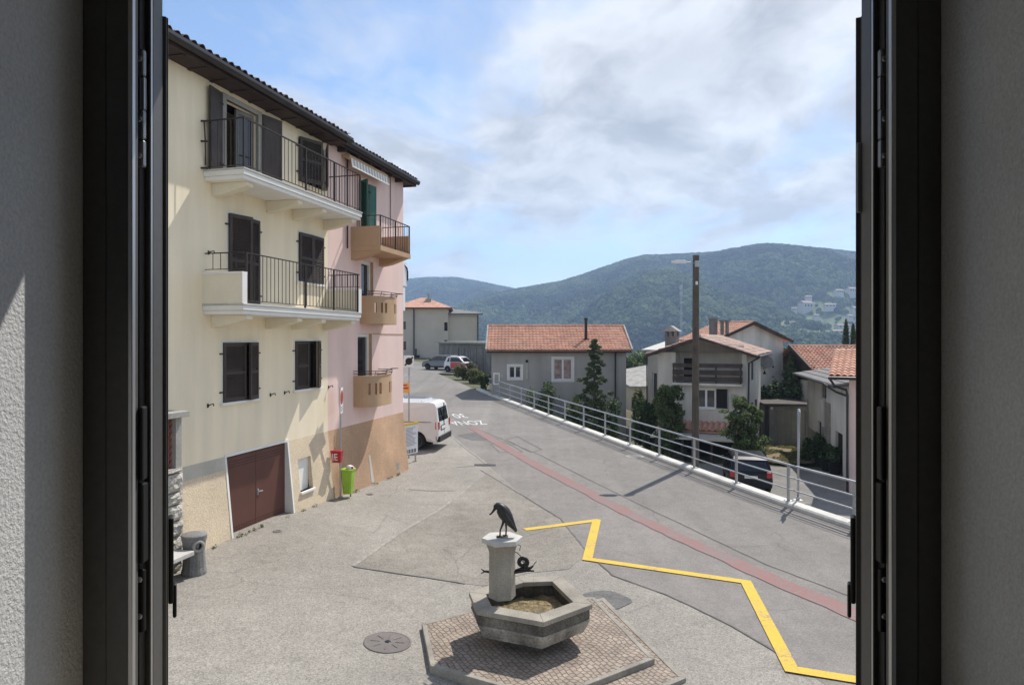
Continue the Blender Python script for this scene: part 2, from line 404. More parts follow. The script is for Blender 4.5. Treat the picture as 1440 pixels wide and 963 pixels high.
def sheet(name, poly, mat, zoff, hf, step, kind='structure', label=None):
    bm = bmesh.new(); bm.faces.new([bm.verts.new((x, y, 0)) for x, y in poly])
    xs = [p[0] for p in poly]; ys = [p[1] for p in poly]
    for ax, lo, hi in ((0, min(xs), max(xs)), (1, min(ys), max(ys))):
        c = math.floor(lo / step) * step + step
        while c < hi:
            n = Vector((1, 0, 0)) if ax == 0 else Vector((0, 1, 0))
            bmesh.ops.bisect_plane(bm, geom=bm.verts[:] + bm.edges[:] + bm.faces[:], plane_co=n * c, plane_no=n)
            c += step
    for v in bm.verts: v.co.z = hf(v.co.x, v.co.y) + zoff
    bmesh.ops.recalc_face_normals(bm, faces=bm.faces)
    if sum(f.normal.z for f in bm.faces) < 0: bmesh.ops.reverse_faces(bm, faces=bm.faces)
    me = bpy.data.meshes.new(name); bm.to_mesh(me); bm.free()
    return tag(link_mesh(name, me, mat), label, None, None, kind)

def stroke(mb, pts, w, zoff, hf=g, step=0.4, jitter=0.0):
    """a painted or sealed line of width w draped on the surface"""
    P = [Vector(p) for p in pts]; Q = [P[0]]
    for a, b in zip(P, P[1:]):
        n = max(1, int((b - a).length / step))
        Q += [a.lerp(b, i / n) for i in range(1, n + 1)]
    L = []; Rr = []
    for i, p in enumerate(Q):
        a = Q[max(0, i - 1)]; b = Q[min(len(Q) - 1, i + 1)]
        d1 = (p - a).normalized() if i > 0 else (b - p).normalized(); d2 = (b - p).normalized() if i < len(Q) - 1 else d1
        n1 = Vector((-d1.y, d1.x)); n2 = Vector((-d2.y, d2.x)); m = (n1 + n2)
        m = m.normalized() if m.length > .05 else n1
        k = min(4.0, 1 / max(.2, m.dot(n1)))
        ww = w / 2 * k * (1 + random.uniform(-jitter, jitter))
        j = Vector((random.uniform(-1, 1), random.uniform(-1, 1))) * (jitter * w)
        L.append(p + m * ww + j); Rr.append(p - m * ww + j)
    vs = [(q.x, q.y, hf(q.x, q.y) + zoff) for q in L] + [(q.x, q.y, hf(q.x, q.y) + zoff) for q in Rr]
    n = len(Q)
    mb.add(vs, [(i, n + i, n + i + 1, i + 1) for i in range(n - 1)])

yk = [-4, 0, 4, 8, 11, 14] + list(np.arange(16, 100, 2.0))
kerb_pts = [(kx(y), y) for y in yk]
plaza_poly = [(x + .02, y) for x, y in kerb_pts if y <= 48] + [(-26, 48), (-26, -4)]
sheet('plaza', plaza_poly, MT['plaza'], 0.0, g, 0.5)
ROADL = [GP(*p) for p in [(1230, 1010), (1150, 955), (1095, 918), (1028, 878), (937, 835), (860, 808), (820, 772), (787, 728), (739, 699), (685, 652), (631, 609.6)]]
left_far = [(kx(y) - 6.9, y) for y in (38, 46, 54, 62, 70, 80, 90, 98)]
road_poly = [(x + .02, y) for x, y in kerb_pts if y >= 4] + left_far[::-1] + ROADL[::-1]
sheet('road', road_poly, MT['road'], 0.004, g, 1.0)
PATCH = [GP(*p) for p in [(497, 797), (560, 752), (622, 715), (664, 682), (690, 660), (741, 702), (788, 731), (826, 778), (800, 800), (740, 806), (680, 824), (600, 812)]]
sheet('plaza_patch', PATCH, MT['patch'], 0.006, g, 0.5)
# far apron in front of the garages
sheet('parking_apron', [(-6.9 - 2, 66), (-4.0, 64), (-3.2, 70), (-8, 81), (-14, 86), (-12.5, 80)], MT['lowroad'], 0.010, g, 2.0)

mb = MB()
for pts in ([(676, 661), (739, 699), (788, 729), (828, 779), (862, 809), (937, 836), (1028, 879), (1095, 919)],
            [(497, 797), (600, 812), (655, 821)],
            [(760, 640), (860, 690), (960, 738), (1080, 795), (1195, 838)],
            [(630, 585), (700, 615), (760, 640)],
            [(640, 690), (600, 690), (575, 688)]):
    stroke(mb, [GP(*p) for p in pts], 0.035, 0.012, jitter=0.25, step=.25)
for o_ in (-.32, -.62): stroke(mb, [koff(y, o_) for y in np.arange(12, 46, 2.0)], .022, .012, jitter=.3, step=.4)
mb.build('tar_seam', MT['tar'])
tag(bpy.data.objects['tar_seam'], kind='structure')
mb = MB()
for pts in ([(631, 609), (655, 630), (684, 652)], [(497, 796), (560, 751), (622, 714), (664, 681)], [(665, 655), (640, 657)]):
    stroke(mb, [GP(*p) for p in pts], 0.07, 0.012, jitter=0.15)
tag(mb.build('edge_seam', MT['lightseam']), kind='structure')
# outlined repair patches on the road
mb = MB()
for pts in ([(644, 612), (678, 607), (700, 618), (664, 619)], [(690, 624), (712, 622), (735, 635), (702, 636)], [(712, 618), (728, 614), (762, 632), (746, 636)]):
    q = [GP(*p) for p in pts]; stroke(mb, q + [q[0]], 0.05, 0.012, jitter=.2)
tag(mb.build('repair_seam', MT['tar']), kind='structure')
sheet('repair_patch', [GP(*p) for p in [(644, 612), (678, 607), (700, 618), (664, 619)]], MT['dark_asphalt'], 0.008, g, 1.0)
# damp dark patch behind the fountain
def blob(cx, cy, rx, ry, rot=0, n=26, amp=.18):
    out = []
    for k in range(n):
        a = 2 * math.pi * k / n
        r = 1 + amp * mnoise.noise(Vector((math.cos(a) * 1.3 + cx, math.sin(a) * 1.3 + cy, 0)))
        x = rx * r * math.cos(a); y = ry * r * math.sin(a)
        out.append((cx + x * math.cos(rot) - y * math.sin(rot), cy + x * math.sin(rot) + y * math.cos(rot)))
    return out
p = GP(852, 843); sheet('damp_patch', blob(p[0], p[1], .42, .42), MT['dark_asphalt'], 0.010, g, 0.5)
# oil-dark stains of old tyre tracks on the road
# markings
mb = MB(); stroke(mb, [GP(*p) for p in [(662, 600), (753.6, 654.4), (827, 692), (900, 730), (1000, 776), (1110, 825), (1197, 862), (1260, 890)]], 0.42, 0.014, step=.3, jitter=.06)
tag(mb.build('red_marking', MT['red_strip']), kind='structure')
mb = MB()
Zp = [GP(*p) for p in [(738, 745), (839, 732), (826, 786.5), (1049, 819), (1113, 942), (1204, 957), (1260, 966)]]
for i in range(len(Zp) - 1):
    a = Vector(Zp[i]); b = Vector(Zp[i + 1]); d = (b - a).normalized() * 0.08
    stroke(mb, [a - d * (i > 0), b + d], 0.20, 0.016 + 0.0015 * i)
tag(mb.build('yellow_marking', MT['yellow']), kind='structure')

def flat_text(body, size, name, mat, parent=None, extrude=0.0, hold=None):
    cu = bpy.data.curves.new(name, 'FONT'); cu.body = body; cu.size = size; cu.align_x = 'CENTER'; cu.align_y = 'CENTER'
    cu.resolution_u = 3; cu.extrude = extrude
    t = bpy.data.objects.new(name, cu); COL.objects.link(t)
    dg = bpy.context.evaluated_depsgraph_get(); me = bpy.data.meshes.new_from_object(t.evaluated_get(dg))
    bpy.data.objects.remove(t); me.name = name; me.materials.clear()
    return me
def road_text(body, px, sx, sy, rot):
    me = flat_text(body, 1.0, 'road_lettering', None)
    bm = bmesh.new(); bm.from_mesh(me)
    c, s_ = math.cos(rot), math.sin(rot); ox, oy = GP(*px)
    for v in bm.verts:
        x, y = v.co.x * sx, v.co.y * sy
        X, Y = ox + x * c - y * s_, oy + x * s_ + y * c
        v.co = (X, Y, g(X, Y) + 0.013)
    bm.to_mesh(me); bm.free()
    return tag(link_mesh('road_lettering', me, MT['white_paint']), kind='structure')
t = ktan(33); rr = math.atan2(t.y, t.x) + math.pi / 2
road_text('ZONA', (657, 594.5), .60, 1.9, rr)
road_text('30', (646, 584.5), .74, 2.2, rr)

# manhole cover, small valve lids and drains
def lid(px, py, r, name, label, cat, group=None, dz=0.0, sq=None, mat=None):
    x, y = GP(px, py); z = g(x, y)
    mb = MB()
    if sq: mb.box((x - sq[0] / 2, y - sq[1] / 2, z - .05), (x + sq[0] / 2, y + sq[1] / 2, z + .012 + dz))
    else:
        mb.lathe([(r, -.05), (r, .012), (r - .02, .016), (r - .035, .010), (.05, .012), (.045, .004), (0.001, .004)], 40, (x, y, z + dz))
        for k in range(8 if r > .2 else 0):
            a = k * math.pi / 4
            mb.tube([(x + (r - .1) * math.cos(a) * q, y + (r - .1) * math.sin(a) * q, z + dz + .013) for q in (.45, 1)], .006, 5)
    mb.v = [(q[0], q[1], q[2] + g(q[0], q[1]) - g(x, y)) for q in mb.v]
    return tag(mb.build(name, mat or MT['iron_cover']), label, cat, group)
lid(545, 903, .345, 'manhole_cover', 'round brown iron manhole cover set in the plaza beside the cobbled plinth', 'manhole cover')
mb = MB(); x, y = GP(545, 902); mb.lathe([(.001, 0), (.034, 0), (.034, .006), (.022, .008), (.001, .004)], 16, (x, y, g(x, y) + .012))
tag(mb.build('lifting_hole', MT['sign_black']), 'small dark lifting eye in the middle of the round manhole cover', 'lifting eye')
bpy.data.objects['lifting_hole'].parent = bpy.data.objects['manhole_cover']
for k in ('label', 'category'): del bpy.data.objects['lifting_hole'][k]
lid(520, 695, .10, 'valve_lid', 'little oval valve lid at the foot of the brown base wall', 'valve lid')
lid(390, 747, .09, 'valve_lid', 'little dark valve lid in front of the brown garage door', 'valve lid')
lid(893, 642, .34, 'manhole_cover', 'pale round manhole cover in the road close to the kerb', 'manhole cover', mat=MT['concrete'])
lid(682, 654, .1, 'drain_grate', 'long dark drain grate at the end of the pale edge seam', 'drain', sq=(.75, .3), mat=MT['iron'])

# ---------------------------------------------------------------- terrain under and beside the street
xs = np.unique(np.concatenate([np.arange(-70, -20, 5), np.arange(-20, 45, 1.0), np.arange(45, 160, 8)]))
ys = np.unique(np.concatenate([np.arange(-12, 60, 1.0), np.arange(60, 110, 2.5), np.arange(110, 420, 10)]))
vs = [(x, y, terr(x, y) + 0.10 * mnoise.noise(Vector((x * .4, y * .4, 0))) * (1 if y > 30 else .3)) for y in ys for x in xs]
nx = len(xs); fs = [(j * nx + i, j * nx + i + 1, (j + 1) * nx + i + 1, (j + 1) * nx + i) for j in range(len(ys) - 1) for i in range(nx - 1)]
me = bpy.data.meshes.new('ground'); me.from_pydata(vs, [], fs)
MT['soil'] = M('garden_soil', (0.12, 0.10, 0.065), .95, .3, .5, .3, 8, .5, 10, .05, col2=(0.10, 0.115, 0.05))
MT['dry_grass'] = M('dry_grass', (0.15, 0.145, 0.07), .95, .3, .9, .35, 14, .6, 30, .05, col2=(0.25, 0.19, 0.125))
tag(link_mesh('ground', me, MT['soil'], smooth=True), kind='structure')
terr2 = lambda x, y: terr(x, y)
sheet('lower_road', [koff(8, .4), koff(14, .4), koff(20, .4), koff(26, .4), koff(32, .4), koff(38, .4), koff(43, .4), (9.5, 41), (9.0, 35.5), (13.5, 34.2), (15.6, 33), (16.5, 28), (17, 20), (17, 8)], MT['lowroad'], 0.13, low, 1.0)
yard = [LP(*p, -1.9) for p in [(1072, 652), (1078, 632), (1092, 626), (1120, 628), (1140, 640), (1128, 652), (1100, 662)]]
yc = sum((Vector(p) for p in yard), Vector((0, 0))) / len(yard); yc += Vector((-.35, .1)); yard = blob(yc.x, yc.y, 2.0, 2.9, R(-22), 40, .35)
sheet('dry_lawn', yard, MT['dry_grass'], 0.19, low, 0.7)

# ---------------------------------------------------------------- kerb wall and guard rail
def kerbwall():
    yy = list(np.arange(9, 51, 1.0))
    rings = []
    for y in yy:
        z = g(kx(y), y)
        a = koff(y, 0); b = koff(y, .04); c = koff(y, .34); d = koff(y, .38)
        zb = min(terr(*koff(y, .6)), z - .3) - .4
        rings.append([(*a, zb), (*a, z + .09), (*b, z + .13), (*c, z + .13), (*d, z + .10), (*d, zb)])
    mb = MB(); mb.loft(rings); return mb
kw = empty('kerb_wall', (kx(25), 25, 0), 0, 'long pale concrete kerb wall along the road edge under the metal railing', 'kerb')
o = kerbwall().build('coping', MT['kerb'], kw); o.matrix_parent_inverse = Matrix.Translation(kw.location).inverted()
rail = empty('guard_rail', (kx(25), 25, 0), 0, 'long galvanised three bar guard rail on the pale kerb beside the road', 'railing')
inv = Matrix.Translation(rail.location).inverted()
posts = []; y = GP(1123, 713)[1] + .1
def arc(y0, s):
    yy = y0; n = 20
    for _ in range(n): t_ = ktan(yy); yy += t_.y * s / n
    return yy
yy = arc(arc(y, -2.3), -2.3)
while yy < 49:
    posts.append(yy); yy = arc(yy, 2.3)
for y in posts:
    x, y2 = koff(y, .18); z = g(x, y2) + .13; t_ = ktan(y)
    mb = MB(); mb.bar((x, y2, z), (x, y2, z + .97), .05, .075, up=(t_.x, t_.y, 0))
    a = (x - t_.y * .10, y2 + t_.x * .10); b_ = (x + t_.y * .10, y2 - t_.x * .10)
    mb.bar((*a, z + .008), (*b_, z + .008), .18, .016)
    for sx in (-1, 1):
        for sy in (-1, 1):
            px_, py_ = x + sx * t_.y * .07 + sy * t_.x * .06, y2 - sx * t_.x * .07 + sy * t_.y * .06
            mb.cyl((px_, py_, z + .016), (px_, py_, z + .035), .011, 6)
    o = mb.build('post', MT['galv'], rail); o.matrix_parent_inverse = inv
for h, r in ((.98, .03), (.66, .021), (.34, .021)):
    pts = []
    for y in np.arange(posts[0] - .4, posts[-1] + .4, .6):
        x, y2 = koff(y, .18 if h > .9 else .135); pts.append((x, y2, g(x, y2) + .13 + h))
    o = MB().tube(pts, r, 8).build('rail', MT['galv'], rail, smooth=True); o.matrix_parent_inverse = inv

# ---------------------------------------------------------------- wooden lamp pole and the sign post on the kerb
PY = 24.2; PXX = ray(977.5) * PY
lp = empty('street_lamp', (PXX, PY, low(PXX, PY)), 0, 'tall weathered wooden pole with a flat street lamp head behind the railing', 'street lamp')
h = 7.47 - low(PXX, PY)
tilt = .03
MB().tube([(0, 0, 0), (tilt * .5, 0, h * .5), (tilt, 0, h)], [.135, .122, .11], 14).build('pole', MT['wood_pole'], lp, smooth=False)
mb = MB(); mb.tube([(tilt, -.13, h - .30), (tilt - .3, -.14, h - .27), (tilt - .42, -.14, h - .25)], .02, 8); mb.box((tilt - .07, -.16, h - .42), (tilt + .07, -.11, h - .2))
mb.build('arm', MT['galv'], lp)
mb = MB(); rings = []
for x, w, t0, t1 in ((-.38, .05, -.27, -.22), (-.46, .12, -.285, -.205), (-.75, .13, -.28, -.21), (-.86, .09, -.265, -.225), (-.90, .03, -.25, -.24)):
    t0 -= .03; t1 += .02
    rings.append([(tilt + x, -.14 - w, h + t0), (tilt + x, -.14 + w, h + t0), (tilt + x, -.14 + w * .8, h + t1), (tilt + x, -.14 - w * .8, h + t1)])
mb.loft(rings).build('lamp_head', MT['white_sign'], lp, bevel=.01)
mb = MB(); mb.box((tilt - .05, -.15, h - 1.05), (tilt + .03, -.125, h - .93)); mb.build('number_tag', MT['white_sign'], lp)

SY = GP(1123, 713)[1] + .25; SX = ray(1122) * SY
sp = empty('sign_post', (SX, SY, g(SX, SY) + .13), 0, 'slim grey sign post standing on the kerb, its narrow plate turned edge on', 'sign post')
H_ = CAMZ - (575 - CY) / FPX * SY - (g(SX, SY) + .13)
MB().tube([(0, 0, 0), (.03, 0, H_)], .032, 10).build('post', MT['galv'], sp, smooth=True)
mb = MB(); mb.M = Matrix.Translation((.045, 0, H_ - .02)) @ Matrix.Rotation(R(-19), 4, 'Z') @ Matrix.Rotation(R(2), 4, 'Y')
mb.box((-.006, -.32, -.62), (.006, .32, -.02)); mb.box((-.014, -.02, -.58), (.0, .02, -.06)); mb.build('sign_plate', MT['galv'], sp)
mb = MB(); mb.box((-.10, -.10, 0), (.10, .10, .014)); mb.tube([(0, 0, .014), (0, 0, .10)], .05, 10); mb.build('base', MT['galv'], sp)
# ---------------------------------------------------------------- the window we look through
FY = 1.0
house = empty('window_wall', (0, FY, CAMZ), 0, 'coarse grey plaster wall around the open window, lit by a sun patch on one reveal', 'wall')
def J(name, a, b, mat):
    mb = MB(); mb.box((a[0], a[1] - FY, a[2] - CAMZ), (b[0], b[1] - FY, b[2] - CAMZ)); return mb.build(name, mat, house)
JX = .627
J('reveal', (-JX - .35, .40, 3.2), (-JX, 1.10, 5.5), MT['jamb'])
J('reveal', (JX, .40, 3.2), (JX + .35, 1.10, 5.5), MT['jamb'])
J('lintel', (-JX + .001, .40, 5.10), (JX - .001, 1.10, 5.5), MT['room'])
J('sill', (-JX + .001, .40, 3.2), (JX - .001, 1.22, 3.86), MT['granite'])
J('room_side', (-3.2, .30, 1.9), (-JX - .352, .72, 6.6), MT['room'])
J('room_side', (JX + .352, .30, 1.9), (3.2, .72, 6.6), MT['room'])
J('room_side', (-JX - .35, .41, 5.502), (JX + .35, .72, 6.6), MT['room'])
J('room_side', (-JX - .35, .41, 1.9), (JX + .35, .72, 3.198), MT['room'])
J('room_side', (-3.2, -3.6, 1.9), (-3.0, .298, 6.6), MT['room'])
J('room_side', (3.0, -3.6, 1.9), (3.2, .298, 6.6), MT['room'])
J('room_side', (-2.998, -3.6, 1.9), (2.998, -3.4, 6.6), MT['room'])
J('room_floor', (-3.2, -3.6, 1.7), (3.2, .72, 1.898), MT['dark_wood'])
J('room_ceiling', (-3.2, -3.6, 6.602), (3.2, .72, 6.8), MT['room'])
J('outer_wall', (-3.2, .74, 1.9), (-JX - .352, 1.10, 6.6), MT['jamb'])
J('outer_wall', (JX + .352, .74, 1.9), (3.2, 1.10, 6.6), MT['jamb'])
J('roof_edge', (-3.2, .74, 5.502), (3.2, 1.26, 5.62), MT['soffit'])
J('roof_edge', (-1.2, 1.102, 5.20), (1.2, 1.26, 5.50), MT['soffit'])

win = empty('open_window', (0, FY, CAMZ), 0, 'anthracite metal window, its two sashes swung open at the sides of the view', 'window')
def side(sg):
    # fixed frame with stepped profiles; built for the -x side and mirrored
    def bx(mb, x0, x1, y0, y1, z0=-.62, z1=.60):
        a, b_ = sorted((x0 * sg, x1 * sg)); mb.box((a, y0, z0), (b_, y1, z1))
    mb = MB()
    bx(mb, -JX + .001, -.5925, -.004, .075); bx(mb, -.5910, -.5565, -.006, .016); bx(mb, -.5925, -.5910, .004, .016); bx(mb, -.5924, -.5800, .0161, .075)
    fr = mb.build('frame', MT['frame'], win, bevel=.0018)
    mb = MB(); bx(mb, -.5564, -.5495, -.012, -.003); mb.build('edge_strip', MT['frame_edge'], fr, bevel=.0012)
    mb = MB(); bx(mb, -.5799, -.5640, .036, .075); bx(mb, -.5638, -.5615, .030, .075); bx(mb, -.5614, -.5500, .046, .075); mb.build('track', MT['frame'], fr, bevel=.001)
    mb = MB(); bx(mb, -.5499, -.5480, .0365, .041); mb.build('edge_strip', MT['frame_edge'], fr)
    for (z0, z1, scr) in ((.395, .436, (.42,)), (.300, .345, (.33,)), (.258, .2995, (.275,)), (-.44, -.345, (-.36, -.415))):
        mb = MB(); bx(mb, -.5650, -.5525, .024, .034, z0, z1)
        hp = mb.build('hinge_plate', MT['zinc'] if z0 > 0 else MT['black_plastic'], fr, bevel=.003)
        for zz in scr:
            mb = MB(); mb.lathe([(.0001, .0012), (.0036, .0012), (.0046, .0), (.0046, -.004)], 12); mb.box((-.0034, -.0006, .0004), (.0034, .0006, .0018))
            mb2 = MB(); mb2.M = Matrix.Translation((.5590 * sg, .0228, zz)) @ Matrix.Rotation(R(90), 4, 'X') @ Matrix.Rotation(zz * 40, 4, 'Z'); mb2.add(mb.v, mb.f)
            mb2.build('screw', MT['frame_edge'], hp)
    mb = MB(); bx(mb, -.5575, -.5530, .026, .034, .3455, .3945); mb.build('hinge_arm', MT['frame_edge'], fr, bevel=.001)
    mb = MB(); bx(mb, -.5640, -.5505, .018, .036, -.335, -.215); bx(mb, -.5560, -.5490, .014, .03, -.21, -.10); mb.build('catch', MT['black_plastic'], fr, bevel=.003)
    # opened sash seen edge on
    k_ = .5035
    ang = math.atan2(1.0, k_ * sg * 1.0 + .004 * sg)
    W, T = .50, .027
    x0s = k_ * 1.088
    Msh = Matrix.Translation((x0s * sg, .088, 0)) @ Matrix.Rotation(ang, 4, 'Z')
    t0, t1 = (0, T) if sg < 0 else (-T, 0)
    mb = MB(); mb.M = Msh
    zt, zb = .512, -.62
    for a, b_ in (((0, t0, zb), (.07, t1, zt)), ((W - .07, t0, zb), (W, t1, zt)), ((.0701, t0, zt - .07), (W - .0701, t1, zt)), ((.0701, t0, zb), (W - .0701, t1, zb + .07))):
        mb.box(a, b_)
    for k in (.2, .62):      # proud lips along the edge
        tt = lerp(t0, t1, k); mb.box((-.008, tt - .003, zb + .002), (-.0002, tt + .003, zt - .002))
    sash = mb.build('sash', MT['frame'], win, bevel=.0012)
    mb = MB(); mb.M = Msh; tm = (t0 + t1) / 2; mb.box((.07, tm - .004, zb + .07), (W - .07, tm + .004, zt - .07)); mb.build('pane', MT['glass'], sash)
    ti = t0 if sg < 0 else t1; s2 = -1 if sg < 0 else 1
    mb = MB(); mb.M = Msh
    yb = sorted((ti, ti + s2 * .008)); mb.box((.020, yb[0], -.43), (.050, yb[1], -.29))
    ya = sorted((ti + s2 * .0065, ti + s2 * .0125)); mb.box((.024, ya[0], -.455), (.046, ya[1], -.40))
    mb.build('handle', MT['black_plastic'], sash, bevel=.003)
    mb = MB(); mb.M = Msh; mb.box((-.012, lerp(t0, t1, .66), .20), (-.0005, lerp(t0, t1, .95), .31)); mb.build('lock_plate', MT['zinc'], sash, bevel=.002)
side(-1); side(1)

# ---------------------------------------------------------------- fountain
FC = Vector((.25, 10.05))
def hexpts(px, z): return [Vector(LP(x, y, z)) for x, y in px]
zP = .13
A, B, C, D, E = hexpts([(593, 876), (605, 935), (771, 983), (921, 925), (836, 839)], zP)
cc = (A + D) / 2; Fv = cc * 2 - C
plinth = [A, B, C, D, E, Fv]
def inset(poly, d):
    n = len(poly); out = []
    ar = sum(poly[i].x * poly[(i + 1) % n].y - poly[(i + 1) % n].x * poly[i].y for i in range(n))
    sgn = 1 if ar > 0 else -1
    for i in range(n):
        p0, p1, p2 = poly[i - 1], poly[i], poly[(i + 1) % n]
        d1 = (p1 - p0).normalized(); d2 = (p2 - p1).normalized()
        n1 = Vector((-d1.y, d1.x)) * sgn; n2 = Vector((-d2.y, d2.x)) * sgn
        m = (n1 + n2).normalized(); out.append(p1 + m * (d / max(.3, m.dot(n1))))
    return out
ft = empty('fountain', (FC.x, FC.y, 0), 0, 'hexagonal granite drinking fountain with a tall column standing on a cobbled plinth', 'fountain')
finv = Matrix.Translation(ft.location).inverted()
def FB(mb, name, mat, par=ft, **k):
    o = mb.build(name, mat, par, **k)
    if par is ft: o.matrix_parent_inverse = finv
    return o
def ring(mb, outer, inner, z0, z1):
    n = len(outer)
    for i in range(n):
        j = (i + 1) % n
        mb.hexa([(*outer[i], z0), (*outer[j], z0), (*inner[j], z0), (*inner[i], z0), (*outer[i], z1), (*outer[j], z1), (*inner[j], z1), (*inner[i], z1)])
T2 = lambda L: [(v.x, v.y) for v in L]
# lower step
D2, E2 = Vector(LP(965, 953, .05)), Vector(LP(849, 840, .05))
C2 = D2 + (C - D) * .95; B2 = C2 + (C2 - D2).normalized() * .1 + Vector((-.3, .3))
lower = [D2.copy(), E2, E2 + (Fv - E) * .35 + Vector((-.1, -.3)), Vector((cc.x, cc.y)), B2, C2]
pl = FB(MB().prism(T2(inset(lower, .084)), -.15, .048), 'lower_step', MT['cobble'])
lin = inset([Vector(p) for p in lower], .085)
mb = MB(); ring(mb, [Vector(p) for p in lower], lin, -.14, .056); FB(mb, 'edging', MT['granite_edge'], pl, bevel=.006)
pin = inset(plinth, .075)
up = FB(MB().prism(T2(pin), -.1, zP - .006), 'plinth', MT['cobble'])
mb = MB(); ring(mb, plinth, pin, -.1, zP); FB(mb, 'edging', MT['granite_edge'], up, bevel=.010)
# basin
zB = .72
bA, bB, bC, bD, bE = hexpts([(659.4, 831.7), (670.2, 857.3), (764.3, 874.3), (833.2, 848.8), (789.8, 809)], zB)
bc = (bA + bD) / 2; bF = bc * 2 - bC
bas = [bA, bB, bC, bD, bE, bF]
rim_in = inset(bas, .235)
mb = MB(); ring(mb, bas, rim_in, zB - .07, zB); rim = FB(mb, 'rim', MT['granite'], bevel=.008)
body = inset(bas, .035); body_in = inset(bas, .16)
mb = MB(); ring(mb, body, body_in, zB - .22, zB - .071); FB(mb, 'layered_band', MT['granite_dark'])
low1 = inset(bas, .02); low2 = inset(bas, .11)
mb = MB()
n = 6
for i in range(n):
    j = (i + 1) % n
    mb.hexa([(*low2[i], zB - .42), (*low2[j], zB - .42), (*body_in[j], zB - .42), (*body_in[i], zB - .42), (*low1[i], zB - .221), (*low1[j], zB - .221), (*body_in[j], zB - .221), (*body_in[i], zB - .221)])
mb.prism(T2(body_in), zB - .43, zB - .40)
FB(mb, 'bowl', MT['granite_pale'], bevel=.006)
liner = inset(bas, .162); lin_in = inset(bas, .2)
mb = MB(); ring(mb, liner, lin_in, zB - .40, zB - .072); FB(mb, 'bowl_lining', MT['wet_stone'])
foot = inset(bas, .38)
FB(MB().prism(T2(foot), .12, zB - .431), 'foot', MT['granite_dark'])  # dark stone colour here stands in for the shadow gap under the bowl
# sediment and a skin of water
bm = bmesh.new(); lin2 = inset(bas, .19); bm.faces.new([bm.verts.new((v.x, v.y, 0)) for v in lin2])
for k in range(5): bmesh.ops.subdivide_edges(bm, edges=bm.edges[:], cuts=1, use_grid_fill=True)
bmesh.ops.triangulate(bm, faces=bm.faces[:])
for v in bm.verts: v.co.z = zB - .235 + .05 * mnoise.noise(Vector((v.co.x * 5, v.co.y * 5, 1))) + .02 * mnoise.noise(Vector((v.co.x * 19, v.co.y * 19, 1)))
me = bpy.data.meshes.new('sediment'); bm.to_mesh(me); bm.free()
o = link_mesh('sediment', me, MT['mud'], ft); o.matrix_parent_inverse = finv
m, nt, b = new_mat('shallow_water'); tr_ = N(nt, 'ShaderNodeBsdfTransparent'); tr_.inputs[0].default_value = (.93, .95, .92, 1); gl_ = N(nt, 'ShaderNodeBsdfGlossy'); gl_.inputs['Roughness'].default_value = .05; mxx = N(nt, 'ShaderNodeMixShader'); mxx.inputs[0].default_value = .06; nt.links.new(tr_.outputs[0], mxx.inputs[1]); nt.links.new(gl_.outputs[0], mxx.inputs[2]); nt.links.new(mxx.outputs[0], nt.nodes['Material Output'].inputs[0])
MT['water'] = m
bm = bmesh.new(); bm.faces.new([bm.verts.new((v.x, v.y, zB - .232)) for v in lin2]); me = bpy.data.meshes.new('water'); bm.to_mesh(me); bm.free()
o = link_mesh('water', me, MT['water'], ft); o.matrix_parent_inverse = finv
# column
cX, cY = LP(706, 845, zB)[0], LP(706, 845, zB)[1] + .17
def hexr(r, z, rot=R(10), sy=1.0): return [(cX + r * math.cos(rot + k * math.pi / 3), cY + r * math.sin(rot + k * math.pi / 3) * sy, z) for k in range(6)]
zT = 1.60
mb = MB(); mb.loft([hexr(.205, zB + .0005), hexr(.20, zB + .1), hexr(.197, zT - .24), hexr(.20, zT - .20), hexr(.235, zT - .11), hexr(.25, zT - .075)])
FB(mb, 'column', MT['granite'], bevel=.008)
mb = MB(); mb.loft([hexr(.275, zT - .0745), hexr(.305, zT - .07), hexr(.305, zT - .008), hexr(.298, zT)]); FB(mb, 'column_cap', MT['granite_light'], bevel=.005)
mb = MB(); mb.box((cX - .085, cY - .06, zT), (cX + .085, cY + .06, zT + .006)); FB(mb, 'bird_plate', MT['granite_dark'])
# thin bead of water falling from the spout
mb = MB(); wx, wy = cX + .46, cY + .02; mb.tube([(wx, wy, zB + .30), (wx + .004, wy, zB + .1), (wx + .003, wy, zB - .235)], [.006, .007, .009], 6); FB(mb, 'water_jet', MT['water'])
# spout branch with the snail on it
mb = MB(); zs = 1.085
mb.tube([(cX - .27, cY + .0, zs + .01), (cX - .18, cY, zs), (cX + .2, cY, zs + .0), (cX + .36, cY, zs + .02), (cX + .47, cY, zs + .015)], [.014, .02, .026, .02, .012], 8)
mb.tube([(cX - .26, cY, zs + .01), (cX - .31, cY, zs + .045)], [.012, .006], 6); mb.tube([(cX - .26, cY, zs + .01), (cX - .31, cY + .01, zs - .03)], [.012, .006], 6)
FB(mb, 'spout', MT['bronze'], smooth=True)
sn = empty('snail_statue', (cX + .33, cY, zs + .03), 0, 'little bronze snail with a coiled shell riding on the fountain spout', 'statue')
mb = MB(); mb.tube([(-.14, 0, .0), (-.06, 0, .016), (.03, 0, .016), (.09, 0, .03), (.125, 0, .062)], [.006, .022, .026, .02, .015], 8)
bd = mb.build('snail_body', MT['bronze'], sn, smooth=True)
mb = MB()
for sy, a in ((-1, .03), (1, .05)):
    mb.tube([(.122, sy * .006, .062), (.122 + a, sy * .018, .115)], [.005, .004], 6); mb.tube([(.118 + a, sy * .018, .108), (.126 + a, sy * .018, .122)], [.006, .006], 6)
mb.build('feeler', MT['bronze'], bd)
mb = MB(); pts = []; rad = []
